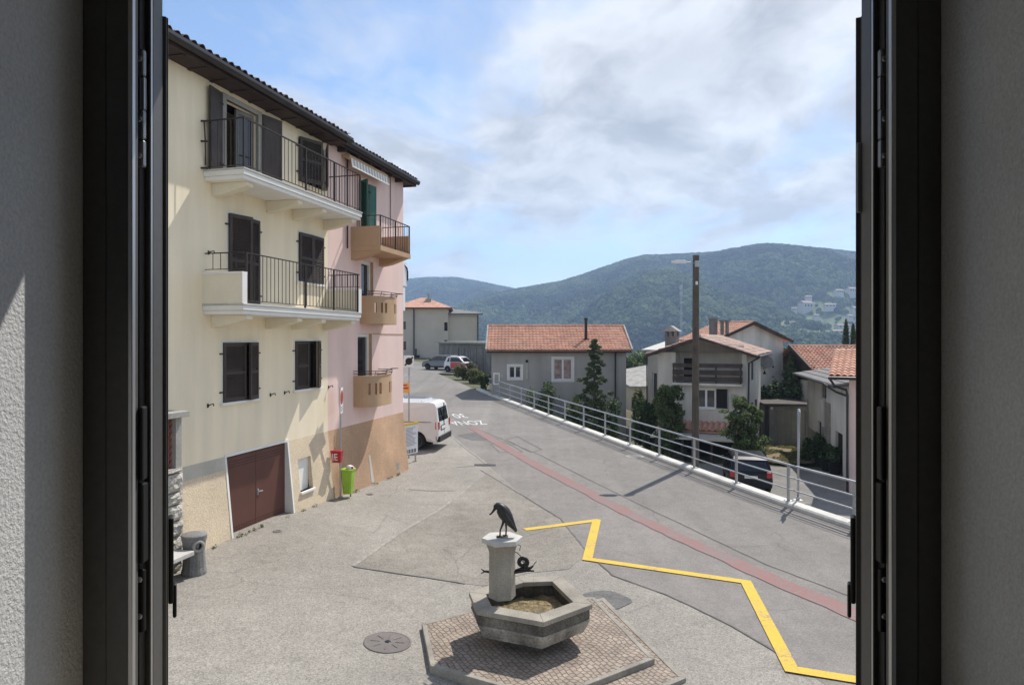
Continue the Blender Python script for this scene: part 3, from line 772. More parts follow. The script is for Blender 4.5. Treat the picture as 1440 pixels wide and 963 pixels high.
for k in range(64):
    a = k / 63 * 2 * math.pi * 2.6; r = .083 * (1 - k / 63 * .86)
    pts.append((-.03 + r * math.cos(a - 1.4), -.012 * k / 63, .112 + r * math.sin(a - 1.4))); rad.append(.024 * (1 - k / 63 * .72))
mb.tube(pts, rad, 8); mb.build('shell', MT['bronze'], sn, smooth=True)
MB().tube([(cX + .20, cY, zT - .10), (cX + .27, cY, zT - .13), (cX + .255, cY, zT - .2)], .006, 6).build('hook', MT['bronze'], ft).matrix_parent_inverse = finv
MB().tube([(cX + .19, cY, zT - .22), (cX + .23, cY, zT - .24), (cX + .3, cY, zs + .2)], .006, 6).build('hook', MT['bronze'], ft).matrix_parent_inverse = finv
# bird
bird = empty('bird_statue', (cX + .015, cY - .0, zT + .006), R(-6), 'dark bronze crow bending forward on top of the fountain column', 'statue')
mb = MB()
mb.tube([(.185, .0, .075), (.165, .0, .12), (.12, 0, .19), (.065, 0, .27), (.015, 0, .345), (-.03, 0, .405), (-.062, 0, .435), (-.09, 0, .44), (-.112, 0, .425), (-.125, 0, .40), (-.15, 0, .365), (-.175, 0, .335), (-.192, 0, .312)],
        [.014, .03, .056, .086, .098, .084, .066, .056, .042, .024, .016, .012, .007], 14)
mb.tube([(-.172, 0, .338), (-.198, 0, .325), (-.205, 0, .31)], [.008, .01, .006], 8)
for sy in (-1, 1):
    mb.tube([(-.01, sy * .055, .40), (.04, sy * .082, .33), (.10, sy * .075, .235), (.16, sy * .045, .14), (.20, sy * .02, .085)], [.02, .034, .034, .024, .008], 8)
    x0, x1 = (.0, -.045) if sy < 0 else (.035, .035)
    mb.tube([(x0 + .02, sy * .035, .29), (x0, sy * .036, .20), (x1 + .005, sy * .036, .10), (x1, sy * .036, .006)], [.032, .018, .0115, .012], 8)
    for a in (-35, 0, 35):
        mb.tube([(x1, sy * .036, .008), (x1 - .05 * math.cos(R(a)), sy * .036 + .05 * math.sin(R(a)), .005)], [.009, .004], 6)
    mb.tube([(x1, sy * .036, .008), (x1 + .035, sy * .036, .005)], [.008, .004], 6)
    mb.lathe([(.0001, -.007), (.007, 0), (.0001, .007)], 8, (-.095, sy * .044, .45))
o = mb.build('bird_body', MT['bronze'], bird, smooth=True)
# ---------------------------------------------------------------- the yellow and the pink house
A0, SL = -9.7, .2625
KN = math.sqrt(1 + SL * SL)
OY = 18.22; OX = A0 + SL * OY
UX, UY = SL / KN, 1 / KN
FROT = math.atan2(UY, UX)
def FU(px, py=None, out=0.0):
    r = ray(px); Y = -(A0 + out * KN) / (SL - r); X = r * Y
    u = (X - OX) * UX + (Y - OY) * UY
    return (u, CAMZ - (py - CY) / FPX * Y) if py is not None else u
def FW(u, out): # world xy of a facade point
    return (OX + UX * u + UY * out, OY + UY * u - UX * out)
BT, BD = 2.05, .21           # battered base: height and spread at the ground
def bat(z): return BD * (1 - z / BT) if z < BT else 0.0

def wall_cells(mb, u0, u1, z0, z1, ops, bats=False, depth=.18, out=0.0, zstep=None):
    us = sorted({u0, u1, *[o[0] for o in ops], *[o[1] for o in ops]}); zs = sorted({z0, z1, *[o[2] for o in ops], *[o[3] for o in ops]})
    us = [u for u in us if u0 <= u <= u1]; zs = [z for z in zs if z0 <= z <= z1]
    f = (lambda z: out + bat(z)) if bats else (lambda z: out)
    P = lambda u, z, d=0: (u, -(f(z) - d), z)
    for a, b in zip(us, us[1:]):
        for c, d in zip(zs, zs[1:]):
            um, zm = (a + b) / 2, (c + d) / 2
            if any(o[0] < um < o[1] and o[2] < zm < o[3] for o in ops): continue
            mb.quad(P(a, c), P(b, c), P(b, d), P(a, d))
    for o in ops:
        a, b, c, d = o[:4]; dp = o[4] if len(o) > 4 else depth
        mb.quad(P(a, c), P(a, d), P(a, d, dp), P(a, c, dp)); mb.quad(P(b, c), P(b, d), P(b, d, dp), P(b, c, dp))
        mb.quad(P(a, d), P(b, d), P(b, d, dp), P(a, d, dp)); mb.quad(P(a, c), P(b, c), P(b, c, dp), P(a, c, dp))

def win_rect(pl, pr, pt, pb, pm=None, out=0.0):
    """pixel edges -> (u0,u1,z0,z1); heights are read at the middle"""
    u0, u1 = FU(pl, out=out), FU(pr, out=out); pm = (pl + pr) / 2 if pm is None else pm
    return (u0, u1, FU(pm, pb, out)[1], FU(pm, pt, out)[1])

def shutter_mb(w, h, t=.042, split=True):
    """louvred leaf, hinge at x=0, front is -y"""
    mb = MB(); b = .065
    mb.box((0, -t, 0), (b, 0, h)); mb.box((w - b, -t, 0), (w, 0, h))
    for z in ((0, .09), (h - .08, h)) + (((h * .48 - .03, h * .48 + .04),) if split else ()):
        mb.box((b + .0004, -t + .001, z[0]), (w - b - .0004, -.001, z[1]))
    z = .1
    while z < h - .1:
        if not (split and h * .48 - .06 < z < h * .48 + .05):
            mb.hexa([(b, -t + .003, z), (w - b, -t + .003, z), (w - b, -.012, z + .028), (b, -.012, z + .028), (b, -t + .003, z + .008), (w - b, -t + .003, z + .008), (w - b, -.012, z + .036), (b, -.012, z + .036)])
        z += .042
    mb.box((b, -.010, .05), (w - b, -.006, h - .05))
    return mb
def shutter(parent, u, z, w, h, ang, mat, hinge='l', out=.05, label=None):
    """ang: how far the leaf is swung out of the wall plane"""
    mb = shutter_mb(w, h)
    if hinge == 'r': Mx = Matrix.Translation((u, -out, z)) @ Matrix.Rotation(ang, 4, 'Z') @ Matrix.Scale(-1, 4, (1, 0, 0))
    else: Mx = Matrix.Translation((u, -out, z)) @ Matrix.Rotation(-ang, 4, 'Z')
    m2 = MB(); m2.M = Mx; m2.add(mb.v, mb.f)
    o = m2.build('shutter', mat, parent)
    if label: o['label'] = label
    sx = 1 if hinge == 'l' else -1
    for zz in (.2, h - .25):
        m3 = MB(); m3.box((u - .10 * sx if sx > 0 else u, -out - .02, z + zz), (u if sx > 0 else u + .10, -out + .045, z + zz + .03))
        m3.build('hinge', MT['iron'], o)
    return o
def sash_window(parent, u0, u1, z0, z1, depth, fw=.06, mull=1, mat=None, gl=None, name='window', trans=False, out=0.0):
    mb = MB(); y0, y1 = depth - .03 - out, depth + .03 - out
    mb.box((u0, y0, z0), (u0 + fw, y1, z1)); mb.box((u1 - fw, y0, z0), (u1, y1, z1))
    mb.box((u0 + fw + .0005, y0, z1 - fw), (u1 - fw - .0005, y1, z1)); mb.box((u0 + fw + .0005, y0, z0), (u1 - fw - .0005, y1, z0 + fw))
    for k in range(1, mull + 1):
        um = lerp(u0, u1, k / (mull + 1)); mb.box((um - fw * .7, y0 - .004, z0 + fw + .0005), (um + fw * .7, y1, z1 - fw - .0005))
    o = mb.build(name, mat or MT['white_frame'], parent)
    m2 = MB(); m2.box((u0 + fw * .5, depth + .031 - out, z0 + fw * .5), (u1 - fw * .5, depth + .041 - out, z1 - fw * .5)); m2.build('pane', gl or MT['glass'], o)
    return o

def iron_rail(parent, path, z0, z1, step=.115, name='railing', posts=(), r=.008, mid=None):
    """balustrade along (u,out) points"""
    mb = MB(); P = [Vector((u, -o, 0)) for u, o in path]
    for a, b in zip(P, P[1:]):
        for z, w in ((z1, .034), (z0 + .06, .022)) + (((mid, .018),) if mid else ()):
            mb.bar((a.x, a.y, z), (b.x, b.y, z), w, w * .6)
        n = max(1, int((b - a).length / step))
        for i in range(1, n):
            p = a.lerp(b, i / n); mb.tube([(p.x, p.y, z0 + .06), (p.x, p.y, z1)], r, 5)
    for u, o in list(posts):
        mb.bar((u, -o, z0), (u, -o, z1 + .01), .035)
    return mb.build(name, MT['iron'], parent)

def tiled(u0, u1, y0, y1, z0, z1, pitch=.23, amp=.035, course=.36, step=.03, nper=6, M4=None, jag=0.0, thick=.05):
    """sheet of curved tiles running from the eave (y0,z0) up to (y1,z1), u along the eave"""
    mb = MB(); mb.M = M4
    nu = max(2, int((u1 - u0) / pitch * nper)); L = math.hypot(y1 - y0, z1 - z0); nc = max(1, int(L / course))
    dn = Vector((-(z1 - z0), (y1 - y0))) / L
    rows = []
    for c in range(nc):
        rows += [(c / nc, step), ((c + 1) / nc - 1e-4, 0.0)]
    rnd = [random.uniform(-jag, jag) for _ in range(int(nu / nper) + 2)]
    vs = []
    for ti, (t, lift) in enumerate(rows):
        for i in range(nu + 1):
            u = lerp(u0, u1, i / nu); ph = i / nper
            hgt = lift + amp * (abs(math.sin(math.pi * ph)) * 2 - 1) + rnd[int(ph)] * (1 if ti else 1)
            vs.append((u, lerp(y0, y1, t) + dn.x * hgt, lerp(z0, z1, t) + dn.y * hgt))
    fs = [(r * (nu + 1) + i, r * (nu + 1) + i + 1, (r + 1) * (nu + 1) + i + 1, (r + 1) * (nu + 1) + i) for r in range(len(rows) - 1) for i in range(nu)]
    mb.add(vs, fs)
    b = len(vs)
    mb.hexa([(u0 + .002, y0 + .003, z0 - thick - amp), (u1 - .002, y0 + .003, z0 - thick - amp), (u1 - .002, y1, z1 - thick - amp), (u0 + .002, y1, z1 - thick - amp),
             (u0 + .002, y0 + .003, z0 - amp - .004), (u1 - .002, y0 + .003, z0 - amp - .004), (u1 - .002, y1, z1 - amp - .004), (u0 + .002, y1, z1 - amp - .004)])
    return mb

yh = empty('yellow_house', (OX, OY, 0), FROT, 'tall cream yellow house with two long balconies and dark brown shutters', 'house')
U0 = -9.6
ZW = 9.70
w_top_door = win_rect(317, 362, 146, 240); w_top_door = (w_top_door[0], w_top_door[1], 7.86, 9.50)
w_top_win = win_rect(419.5, 456, 178, 262); w_top_win = (w_top_win[0], w_top_win[1], FU(419, 254)[1], 9.50)
w_low_door = win_rect(320.5, 363, 305, 424); w_low_door = (*w_low_door[:2], 5.25, FU(340, 305)[1])
w_mid = win_rect(419.5, 453, 331, 398)
w_g1 = win_rect(313, 361, 481.5, 563)
w_g2 = win_rect(414.5, 449, 479.5, 546)
niche = (FU(421, out=.1), FU(439, out=.1), FU(430, 688, .08)[1], FU(430, 643, .08)[1])
gar = (FU(318), FU(403.5), -.2, 2.04)
mb = MB()
wall_cells(mb, U0, 0, BT, ZW, [w_top_door, w_top_win, w_low_door, w_mid, w_g1, w_g2], depth=.16)
mb.quad((U0, 0, BT), (U0, 8, BT), (U0, 8, ZW), (U0, 0, ZW)); mb.quad((0, .01, BT), (0, 8, BT), (0, 8, ZW), (0, .01, ZW)); mb.quad((U0, 8, 0), (0, 8, 0), (0, 8, ZW), (U0, 8, ZW)); mb.quad((U0, .9, ZW), (0, .9, ZW), (0, 8, ZW), (U0, 8, ZW))
ywall = mb.build('wall', MT['yellow_wall'], yh)
mb = MB(); wall_cells(mb, U0, gar[0], -.4, BT, [], True); mb.quad((gar[0], -bat(-.4), -.4), (gar[0], .3, -.4), (gar[0], .3, BT), (gar[0], 0, BT))
wall_cells(mb, gar[1], 0, -.4, BT, [niche], True, .12)
mb.build('base', MT['beige_base'], yh)
mb = MB()
for a, b in ((U0, gar[0] - .04), (gar[1] + .04, 0)): mb.hexa([(a, -.006, BT - .22), (b, -.006, BT - .22), (b, .05, BT - .22), (a, .05, BT - .22), (a, -.004, BT + .0), (b, -.004, BT + .0), (b, .05, BT + .0), (a, .05, BT + .0)])
mb2 = MB()
for a, b in ((U0, gar[0] - .05),): mb2.hexa([(a, -bat(BT - .26) - .004, BT - .26), (b, -bat(BT - .26) - .004, BT - .26), (b, .05, BT - .26), (a, .05, BT - .26), (a, -.006, BT + .01), (b, -.006, BT + .01), (b, .05, BT + .01), (a, .05, BT + .01)])
mb2.build('base_band', MT['grey_band'], yh)
mb = MB(); mb.box((niche[0] - .01, .02, niche[2] - .02), (niche[1] + .01, .06, niche[3] + .02)); o = mb.build('niche', MT['white_trim'], yh)
mb = MB(); z = niche[2]; mb.box((niche[0] - .03, -bat(z) - .06, z - .05), (niche[1] + .03, .0, z + .0)); mb.build('niche_sill', MT['white_trim'], o)
# garage door in its slanted white surround
gd = MB(); gu = (gar[0] + gar[1]) / 2
gd.box((gar[0] - .02, .06, -.2), (gu - .006, .10, 2.0)); gd.box((gu + .006, .06, -.2), (gar[1] + .0, .10, 2.0)); gd.box((gu - .02, .055, -.2), (gu + .02, .0595, 2.0))
door = gd.build('garage_door', MT['garage'], yh)
mb = MB()
for zc in [1.90, 1.84, 1.78] + [.36, .42, .48]:
    for k in range(26):
        u = lerp(gar[0] + .12, gar[1] - .1, (k + .5 * (round(zc * 100) % 2)) / 26); mb.box((u - .012, .054, zc - .008), (u + .012, .0598, zc + .008))
tag(mb.build('vent_holes', MT['dark'], door), kind='stuff')
mb = MB(); mb.box((gu + .03, .045, 1.0), (gu + .07, .0595, 1.14)); mb.bar((gu + .05, .035, 1.08), (gu + .19, .03, 1.07), .025); mb.build('handle', MT['galv'], door, bevel=.004)
mb = MB(); t = .055
for u, s in ((gar[0], -1), (gar[1], 1)):
    a, b = sorted((u, u + s * t))
    mb.hexa([(a, -bat(-.2) - .012, -.2), (b, -bat(-.2) - .012, -.2), (b, .12, -.2), (a, .12, -.2), (a, -.012, 2.04), (b, -.012, 2.04), (b, .12, 2.04), (a, .12, 2.04)])
mb.box((gar[0] - t, -.014, 2.0401), (gar[1] + t, .12, 2.10)); mb.build('door_surround', MT['white_trim'], yh)
# white plaster surrounds and sills
for (a, b, c, d) in (w_g1, w_g2, w_mid, w_low_door):
    w = .05; mb = MB()
    mb.box((a - w, -.008, c), (a, .02, d)); mb.box((b, -.008, c), (b + w, .02, d)); mb.box((a - w, -.008, d + .0005), (b + w, .02, d + w))
    mb.build('surround', MT['white_trim'], ywall)
for (a, b, c, d) in (w_g1, w_g2, w_mid):
    mb = MB(); mb.box((a - .09, -.07, c - .06), (b + .09, .16, c - .0005)); mb.build('sill', MT['white_trim'], yh, bevel=.006)
for (a, b, c, d) in (w_g1, w_g2, w_mid, w_low_door, w_top_win):
    sash_window(yh, a, b, c, d, .12, mat=MT['dark_wood'], gl=MT['glass'])
# top door: white frame, one leaf open inside
a, b, c, d = w_top_door
mb = MB(); w = .13
mb.box((a - w, -.03, c), (a, .06, d + .1)); mb.box((b, -.03, c), (b + w, .06, d + .1)); mb.box((a + .0005, -.03, d), (b - .0005, .06, d + .1)); mb.build('door_frame', MT['concrete'], yh)
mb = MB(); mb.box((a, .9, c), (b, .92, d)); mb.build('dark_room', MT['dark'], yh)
um = lerp(a, b, .52)
dl = MB(); Mx = Matrix.Translation((b - .02, .08, c)) @ Matrix.Rotation(R(-8), 4, 'Z'); dl.M = Mx; ww = um - b
for q in ((ww, ww + .07), (-.07, 0)): dl.box((q[0], 0, .02), (q[1], .05, d - c - .02))
dl.box((ww + .0705, 0, d - c - .1), (-.0705, .05, d - c - .02)); dl.box((ww + .0705, 0, .02), (-.0705, .05, .14)); leaf = dl.build('door_leaf', MT['concrete_dark'], yh)
dg_ = MB(); dg_.M = Mx; dg_.box((ww + .06, .02, .1), (-.06, .03, d - c - .08)); dg_.build('pane', MT['glass'], leaf)
dl = MB(); Mx = Matrix.Translation((a + .02, .08, c)) @ Matrix.Rotation(R(62), 4, 'Z'); dl.M = Mx; ww = (b - a) * .46
for q in ((0, .07), (ww - .07, ww)): dl.box((q[0], 0, .02), (q[1], .05, d - c - .02))
dl.box((.0705, 0, d - c - .1), (ww - .0705, .05, d - c - .02)); dl.box((.0705, 0, .02), (ww - .0705, .05, .14)); leaf = dl.build('door_leaf', MT['concrete_dark'], yh)
dg_ = MB(); dg_.M = Mx; dg_.box((.06, .02, .1), (ww - .06, .03, d - c - .08)); dg_.build('pane', MT['glass'], leaf)
# shutters
S = MT['shutter']; hw = lambda r: (r[1] - r[0]) / 2
lw = a - w - FU(290)
shutter(yh, a - w - .01, c + .02, lw, d - c + .05, R(172), S, 'l', .05)
shutter(yh, b + w + .01, c + .02, FU(388) - b - w, d - c + .05, R(168), S, 'r', .05)
a, b, c, d = w_top_win; shutter(yh, a, c, hw(w_top_win) * 1.1, d - c, R(22), S, 'l', .03); shutter(yh, b, c, hw(w_top_win) * .9, d - c, R(34), S, 'r', .03)
a, b, c, d = w_low_door; shutter(yh, a, c, hw(w_low_door) * 1.15, d - c, R(14), S, 'l', .02); shutter(yh, b, c, hw(w_low_door) * .83, d - c, R(4), S, 'r', .015)
a, b, c, d = w_mid; shutter(yh, a, c, hw(w_mid), d - c, R(3), S, 'l', .02); shutter(yh, b, c, hw(w_mid), d - c, R(3), S, 'r', .02)
a, b, c, d = w_g1; shutter(yh, a, c, hw(w_g1) * 1.2, d - c, R(3), S, 'l', .0); shutter(yh, b, c, hw(w_g1) * .78, d - c, R(14), S, 'r', .01)
a, b, c, d = w_g2; shutter(yh, a, c, hw(w_g2) * 1.0, d - c, R(2), S, 'l', .0); shutter(yh, b, c, hw(w_g2) * .72, d - c, R(24), S, 'r', .01)
# flower pot hooks on the wall
for px, py in ((292, 569), (380, 554), (400, 551), (462, 543), (293, 354), (316, 484.5)):
    u, z = FU(px, py)
    if py == 484.5: continue
    mb = MB(); mb.tube([(u, .0, z - .03), (u, -.06, z), (u + .05, -.09, z + .02), (u + .07, -.09, z - .03)], .012, 6); mb.box((u - .02, -.012, z - .06), (u + .02, -.0, z + .02)); mb.build('hook', MT['iron'], yh)
# balconies
DB = .93
def balcony(parent, pL, pR, zf, panel, rail_h):
    uL = FU(pL); uR = FU(pR, out=DB)
    mb = MB(); mb.box((uL, -DB, zf - .10), (uR, .0, zf)); mb.box((uL + .03, -DB + .03, zf - .18), (uR - .03, .0, zf - .1005))
    sl = mb.build('balcony', MT['white_trim'], parent, bevel=.012)
    mb = MB(); mb.box((uL - .012, -DB - .018, zf + .0005), (uR + .012, 0, zf + .035)); mb.build('floor_slab', MT['granite_light'], sl, bevel=.006)
    nb = 4
    for i in range(nb):
        u = lerp(uL + .22, uR - .22, (i / (nb - 1)) if i < 2 else (i / (nb - 1)))
        u = lerp(uL + .35, uR - .25, (0, .42, .66, 1.0)[i])
        mb = MB(); w = .10; prof = [(0, zf - .1805), (DB - .10, zf - .1805), (DB - .10, zf - .27), (DB - .30, zf - .32), (.30, zf - .40), (.0, zf - .44)]
        vs = [(u - w, -o, z) for o, z in prof] + [(u + w, -o, z) for o, z in prof]; n = len(prof)
        mb.add(vs, [tuple(range(n)), tuple(range(2 * n - 1, n - 1, -1))] + [(k, (k + 1) % n, n + (k + 1) % n, n + k) for k in range(n)])
        mb.build('corbel', MT['balcony_under'], sl, bevel=.01)
    zr = zf + .035
    if panel:
        for u in (uL + .0, uR - .12):
            mb = MB(); mb.box((u, -DB + .02, zr), (u + .12, -.0, zr + .58)); pn = mb.build('parapet', MT['balcony_under'], sl)
            mb = MB(); mb.box((u - .02, -DB - .0, zr + .5805), (u + .14, -.0, zr + .62)); mb.box((u - .015, -DB + .0, zr + .001), (u + .135, -DB + .0195, zr + .58)); mb.build('coping', MT['white_trim'], pn)
            iron_rail(sl, [(u + .06, .02), (u + .06, DB - .02)], zr + .62, zr + rail_h, .16)
        iron_rail(sl, [(uL + .13, DB - .03), (uR - .13, DB - .03)], zr, zr + rail_h, .135, posts=[(lerp(uL, uR, t), DB - .03) for t in (.03, .46, .72, .97)])
    else:
        iron_rail(sl, [(uL + .05, .0), (uL + .05, DB - .03), (uR - .05, DB - .03), (uR - .05, .0)], zr, zr + rail_h, .135, posts=[(lerp(uL, uR, t), DB - .03) for t in (.01, .46, .72, .99)])
        mb = MB()
        for z in (zr + .02, zr + .55, zr + .95): mb.tube([(uL - .06, -.0, z), (uL - .02, -.12, z)], .02, 6)
        mb.tube([(uL + .05, -.02, zr + .1), (uL - .06, -.10, zr + .55), (uL - .04, -.06, zr + .95), (uL + .05, -.1, zr + rail_h)], .014, 6); mb.build('wall_bracket', MT['iron'], sl)
    return sl
balcony(yh, 285.5, 509, 7.83, False, .98)
balcony(yh, 284.5, 508, 5.17, True, 1.0)
# eave: soffit boards, gutter, roof
OV = .50
mb = MB(); mb.box((U0, -OV + .07, ZW + .0), (.16, .9, ZW + .03)); mb.box((U0, -OV + .02, ZW + .0), (.16, -OV + .0695, ZW + .20)); rf0 = mb.build('soffit', MT['soffit'], yh)
k = U0
while k < 0:
    mb = MB(); mb.box((k, -OV + .071, ZW - .02), (k + .09, -.001, ZW - .0005)); mb.build('rafter', MT['soffit'], rf0); k += .62
zG = ZW + .12
mb = MB(); prof = [(-.075, .06), (-.075, .0), (-.05, -.05), (0, -.07), (.05, -.05), (.075, .0), (.075, .06)]
rg = [[(u, -OV - .06 + p, zG + q) for p, q in prof] for u in (U0, .24)]
mb.loft(rg, cap=True); mb.build('gutter', MT['gutter'], yh)
o = tiled(U0, .2, -OV - .05, 4.2, zG + .11, zG + .11 + 4.2 * .36, .21, .04, .34, .03, 6, jag=.012).build('roof', MT['tile_dark'], yh)
mb = MB(); mb.tube([(lerp(U0, 0, .22), -OV + .03, zG + .13), (lerp(U0, 0, .22), -OV + .04, zG + .44)], .13, 14); mb.tube([(lerp(U0, 0, .22), -OV + .03, zG + .44), (lerp(U0, 0, .22), -OV + .03, zG + .5)], .16, 14)
mb.build('vent_cowl', MT['tile_dark'], yh)

# pink house -----------------------------------------------------------
ph = empty('pink_house', (OX, OY, 0), FROT, 'pink house with tan balconies and a brown roughcast base', 'house')
U1 = FU(567)
g_door = win_rect(503, 523, 469, 531); g_door = (g_door[0], g_door[1], 2.66, g_door[3])
m_door = win_rect(508, 525, 367, 415); m_door = (m_door[0], m_door[1], 5.05, m_door[3])
t_door = win_rect(509, 520, 258, 305); t_door = (FU(508.0), FU(518), 7.27, FU(513, 257)[1])
mb = MB(); wall_cells(mb, .0, U1, BT, ZW + .06, [g_door, m_door, t_door], depth=.17)
mb.quad((U1, 0, BT), (U1, 8, BT), (U1, 8, ZW), (U1, 0, ZW)); mb.quad((0, 8, 0), (U1, 8, 0), (U1, 8, ZW), (0, 8, ZW)); mb.quad((0, .9, ZW + .05), (U1, .9, ZW + .05), (U1, 8, ZW), (0, 8, ZW))
pw = mb.build('wall', MT['pink_wall'], ph)
mb = MB(); wall_cells(mb, .0, U1, -.4, BT - .001, [], True); mb.quad((U1, -bat(-.4), -.4), (U1, 8, -.4), (U1, 8, BT), (U1, 0, BT)); pb = mb.build('base', MT['brown_base'], ph)
ua, za = FU(519, 640, .1); ub, zb_ = FU(527, 676, .2)
mb = MB(); mb.hexa([(ua - .02, -bat(zb_) - .006, zb_), (ub, -bat(zb_) - .006, zb_ - .05), (ub, .0, zb_), (ua, .0, zb_), (ua - .04, -bat(za) - .006, za), (ua + .06, -bat(za) - .006, za), (ua, .0, za), (ua - .1, .0, za)]); mb.build('whitewash_patch', MT['offwhite2'], pb)
mb = MB(); u = FU(551); zz = .55; mb.hexa([(u - .3, -bat(.08) - .004, .0), (u + .35, -bat(.08) - .004, .0), (u + .35, 0, .0), (u - .3, 0, 0), (u - .22, -bat(.5) - .004, .42), (u + .2, -bat(.5) - .004, .5), (u + .2, 0, .5), (u - .2, 0, .42)]); mb.build('repair_patch', MT['concrete'], pb)
u, z = FU(524, 469); mb = MB(); mb.box((u, -.012, z - .02), (U1 - .01, .0, z + .01)); mb.build('string_line', MT['tan'], pw)
for q in (g_door, m_door):
    a, b, c, d = q
    mb = MB(); mb.box((a - .05, .2, c), (b + .0, .299, d)); 
    sash_window(ph, a, b, c, d, .13, .10, 0, MT['white_frame'], MT['glass'], 'french_window')
    mb = MB(); mb.box((b - .003, .005, c), (b - .0005, .10, d)); mb.build('reveal', MT['tan'], pw)
a, b, c, d = t_door
sash_window(ph, a, b, c, d, .12, .08, 0, MT['white_frame'], MT['dark'], 'french_window')
sw = FU(508.5) - FU(500)
shutter(ph, a, c, .36, d - c, R(125), MT['green_shutter'], 'l', .03); shutter(ph, b, c, .40, d - c, R(174), MT['green_shutter'], 'r', .03)
# awning with its scalloped valance
ua_, ub_ = FU(495.5, out=.3), FU(547, out=.3); za_ = FU(520, 241, .3)[1]
mb = MB(); mb.tube([(ua_ - .05, -.18, za_ + .16), (ub_ + .05, -.18, za_ + .16)], .075, 12); mb.box((ua_ - .07, -.2, za_ + .14), (ua_ - .02, .0, za_ + .2)); mb.box((ub_ + .02, -.2, za_ + .14), (ub_ + .07, .0, za_ + .2)); aw = mb.build('awning', MT['tan'], ph)
mb = MB(); n = 26
for i in range(n):
    x0, x1 = lerp(ua_, ub_, i / n), lerp(ua_, ub_, (i + 1) / n); mb.cur = i % 2
    mb.hexa([(x0, -.30, za_ - .10), (x1, -.30, za_ - .10), (x1, -.285, za_ - .10), (x0, -.285, za_ - .10), (x0, -.27, za_ + .12), (x1, -.27, za_ + .12), (x1, -.255, za_ + .12), (x0, -.255, za_ + .12)])
mb.build('valance', [MT['white_trim'], MT['grey_band']], aw)
mb = MB(); mb.bar((ua_, -.30, za_ - .11), (ub_, -.30, za_ - .11), .03); mb.build('front_bar', MT['white_frame'], aw)
mb = MB(); mb.tube([(FU(548), -.03, ZW), (FU(548), -.03, 7.1)], .012, 6); mb.build('cable', MT['iron'], ph)
u = FU(486.5); mb = MB(); mb.tube([(u, -.05, ZW - .02), (u, -.05, BT + 5.0)], .022, 8); mb.build('downpipe', MT['iron'], ph)
# top balcony
uL, uR = FU(493), FU(578, out=.94) ; zf = 7.14; D1 = .93
mb = MB(); mb.box((uL, -D1, zf - .14), (uR, 0, zf)); b1 = mb.build('balcony', MT['tan'], ph, bevel=.008)
for u in (uL + .16, uR - .16):
    mb = MB(); mb.hexa([(u - .14, -.35, zf - .32), (u + .14, -.35, zf - .32), (u + .14, 0, zf - .38), (u - .14, 0, zf - .38), (u - .14, -D1 + .06, zf - .1405), (u + .14, -D1 + .06, zf - .1405), (u + .14, 0, zf - .1405), (u - .14, 0, zf - .1405)]); mb.build('corbel', MT['tan'], b1)
for u, mt in ((uL + .0, 'tan'), (uR - .1, 'dark_wood')):
    mb = MB(); mb.box((u, -D1 + .02, zf), (u + .1, 0, zf + .56)); mb.build('parapet', MT['tan'] if mt == 'tan' else MT['brown_base'], b1)
iron_rail(b1, [(uL + .05, .0), (uL + .05, D1 - .03), (uR - .05, D1 - .03), (uR - .05, 0)], zf, zf + .86, .16, posts=[(uL + .05, D1 - .03), (lerp(uL, uR, .5), D1 - .03), (uR - .05, D1 - .03)])
# small balconies with a curved pierced front
def balconet(pl, pr, zf, h, dep=.62):
    u0, u1 = FU(pl), FU(pr, out=dep * .3)
    uc = (u0 + u1) / 2; n = 22
    path = []
    for k in range(n + 1):
        a = math.pi * k / n
        ex = abs(math.cos(a)) ** .6 * (1 if math.cos(a) > 0 else -1)
        path.append((uc - ex * (u1 - u0) / 2, dep * math.sin(a) ** .6 if 0 < k < n else 0))
    mb = MB()
    poly = [(u, -o) for u, o in path]
    mb.prism(poly, zf - .12, zf)
    bb = mb.build('balcony', MT['tan'], ph)
    mb = MB(); t = .09
    inner = [(uc + (u - uc) * .88, o * .86) for u, o in path]
    holes = {4, 7, 9, 12, 14, 17}
    for k in range(n):
        def seg(za, zb2):
            (x0, o0), (x1, o1), (i0, p0), (i1, p1) = path[k], path[k + 1], inner[k], inner[k + 1]
            mb.hexa([(x0, -o0, za), (x1, -o1, za), (i1, -p1, za), (i0, -p0, za), (x0, -o0, zb2), (x1, -o1, zb2), (i1, -p1, zb2), (i0, -p0, zb2)])
        if k in holes: seg(zf, zf + h * .30); seg(zf + h * .72, zf + h)
        else: seg(zf, zf + h)
    pr_ = mb.build('parapet', MT['tan'], bb)
    mb = MB()
    for z in (zf + h + .06, zf + h + .13): mb.tube([(u, -o * 1.04, z) for u, o in path], .011, 6)
    for k in (2, 7, 11, 15, 20): mb.tube([(path[k][0], -path[k][1] * .98, zf + h), (path[k][0], -path[k][1] * 1.04, zf + h + .13)], .009, 5)
    uR_ = path[-4][0]; mb.box((uR_ - .02, -dep * .95, zf + h + .14), (uR_ + .22, -dep * .7, zf + h + .16)); mb.build('railing', MT['iron'], bb)
    return bb
balconet(497, 540, FU(515, 568, .5)[1], .78)
balconet(506, 547, FU(522, 449, .5)[1], .70)
# enclosed veranda on the end wall
mb = MB(); mb.box((U1 + .002, .03, FU(570, 437)[1]), (U1 + .24, 2.6, FU(570, 404)[1])); mb.box((U1 + .002, .01, FU(570, 404)[1] + .04), (U1 + .34, 2.7, FU(570, 368)[1])); vr = mb.build('veranda', MT['white_frame'], ph, bevel=.01)
mb = MB(); mb.tube([(U1 + .04, .05, 7.22), (U1 + .05, .05, 7.05), (U1 + .3, .0, 6.92), (U1 + .36, .0, 6.8), (U1 + .36, .0, 6.5)], .03, 8); mb.build('downpipe', MT['iron'], ph)
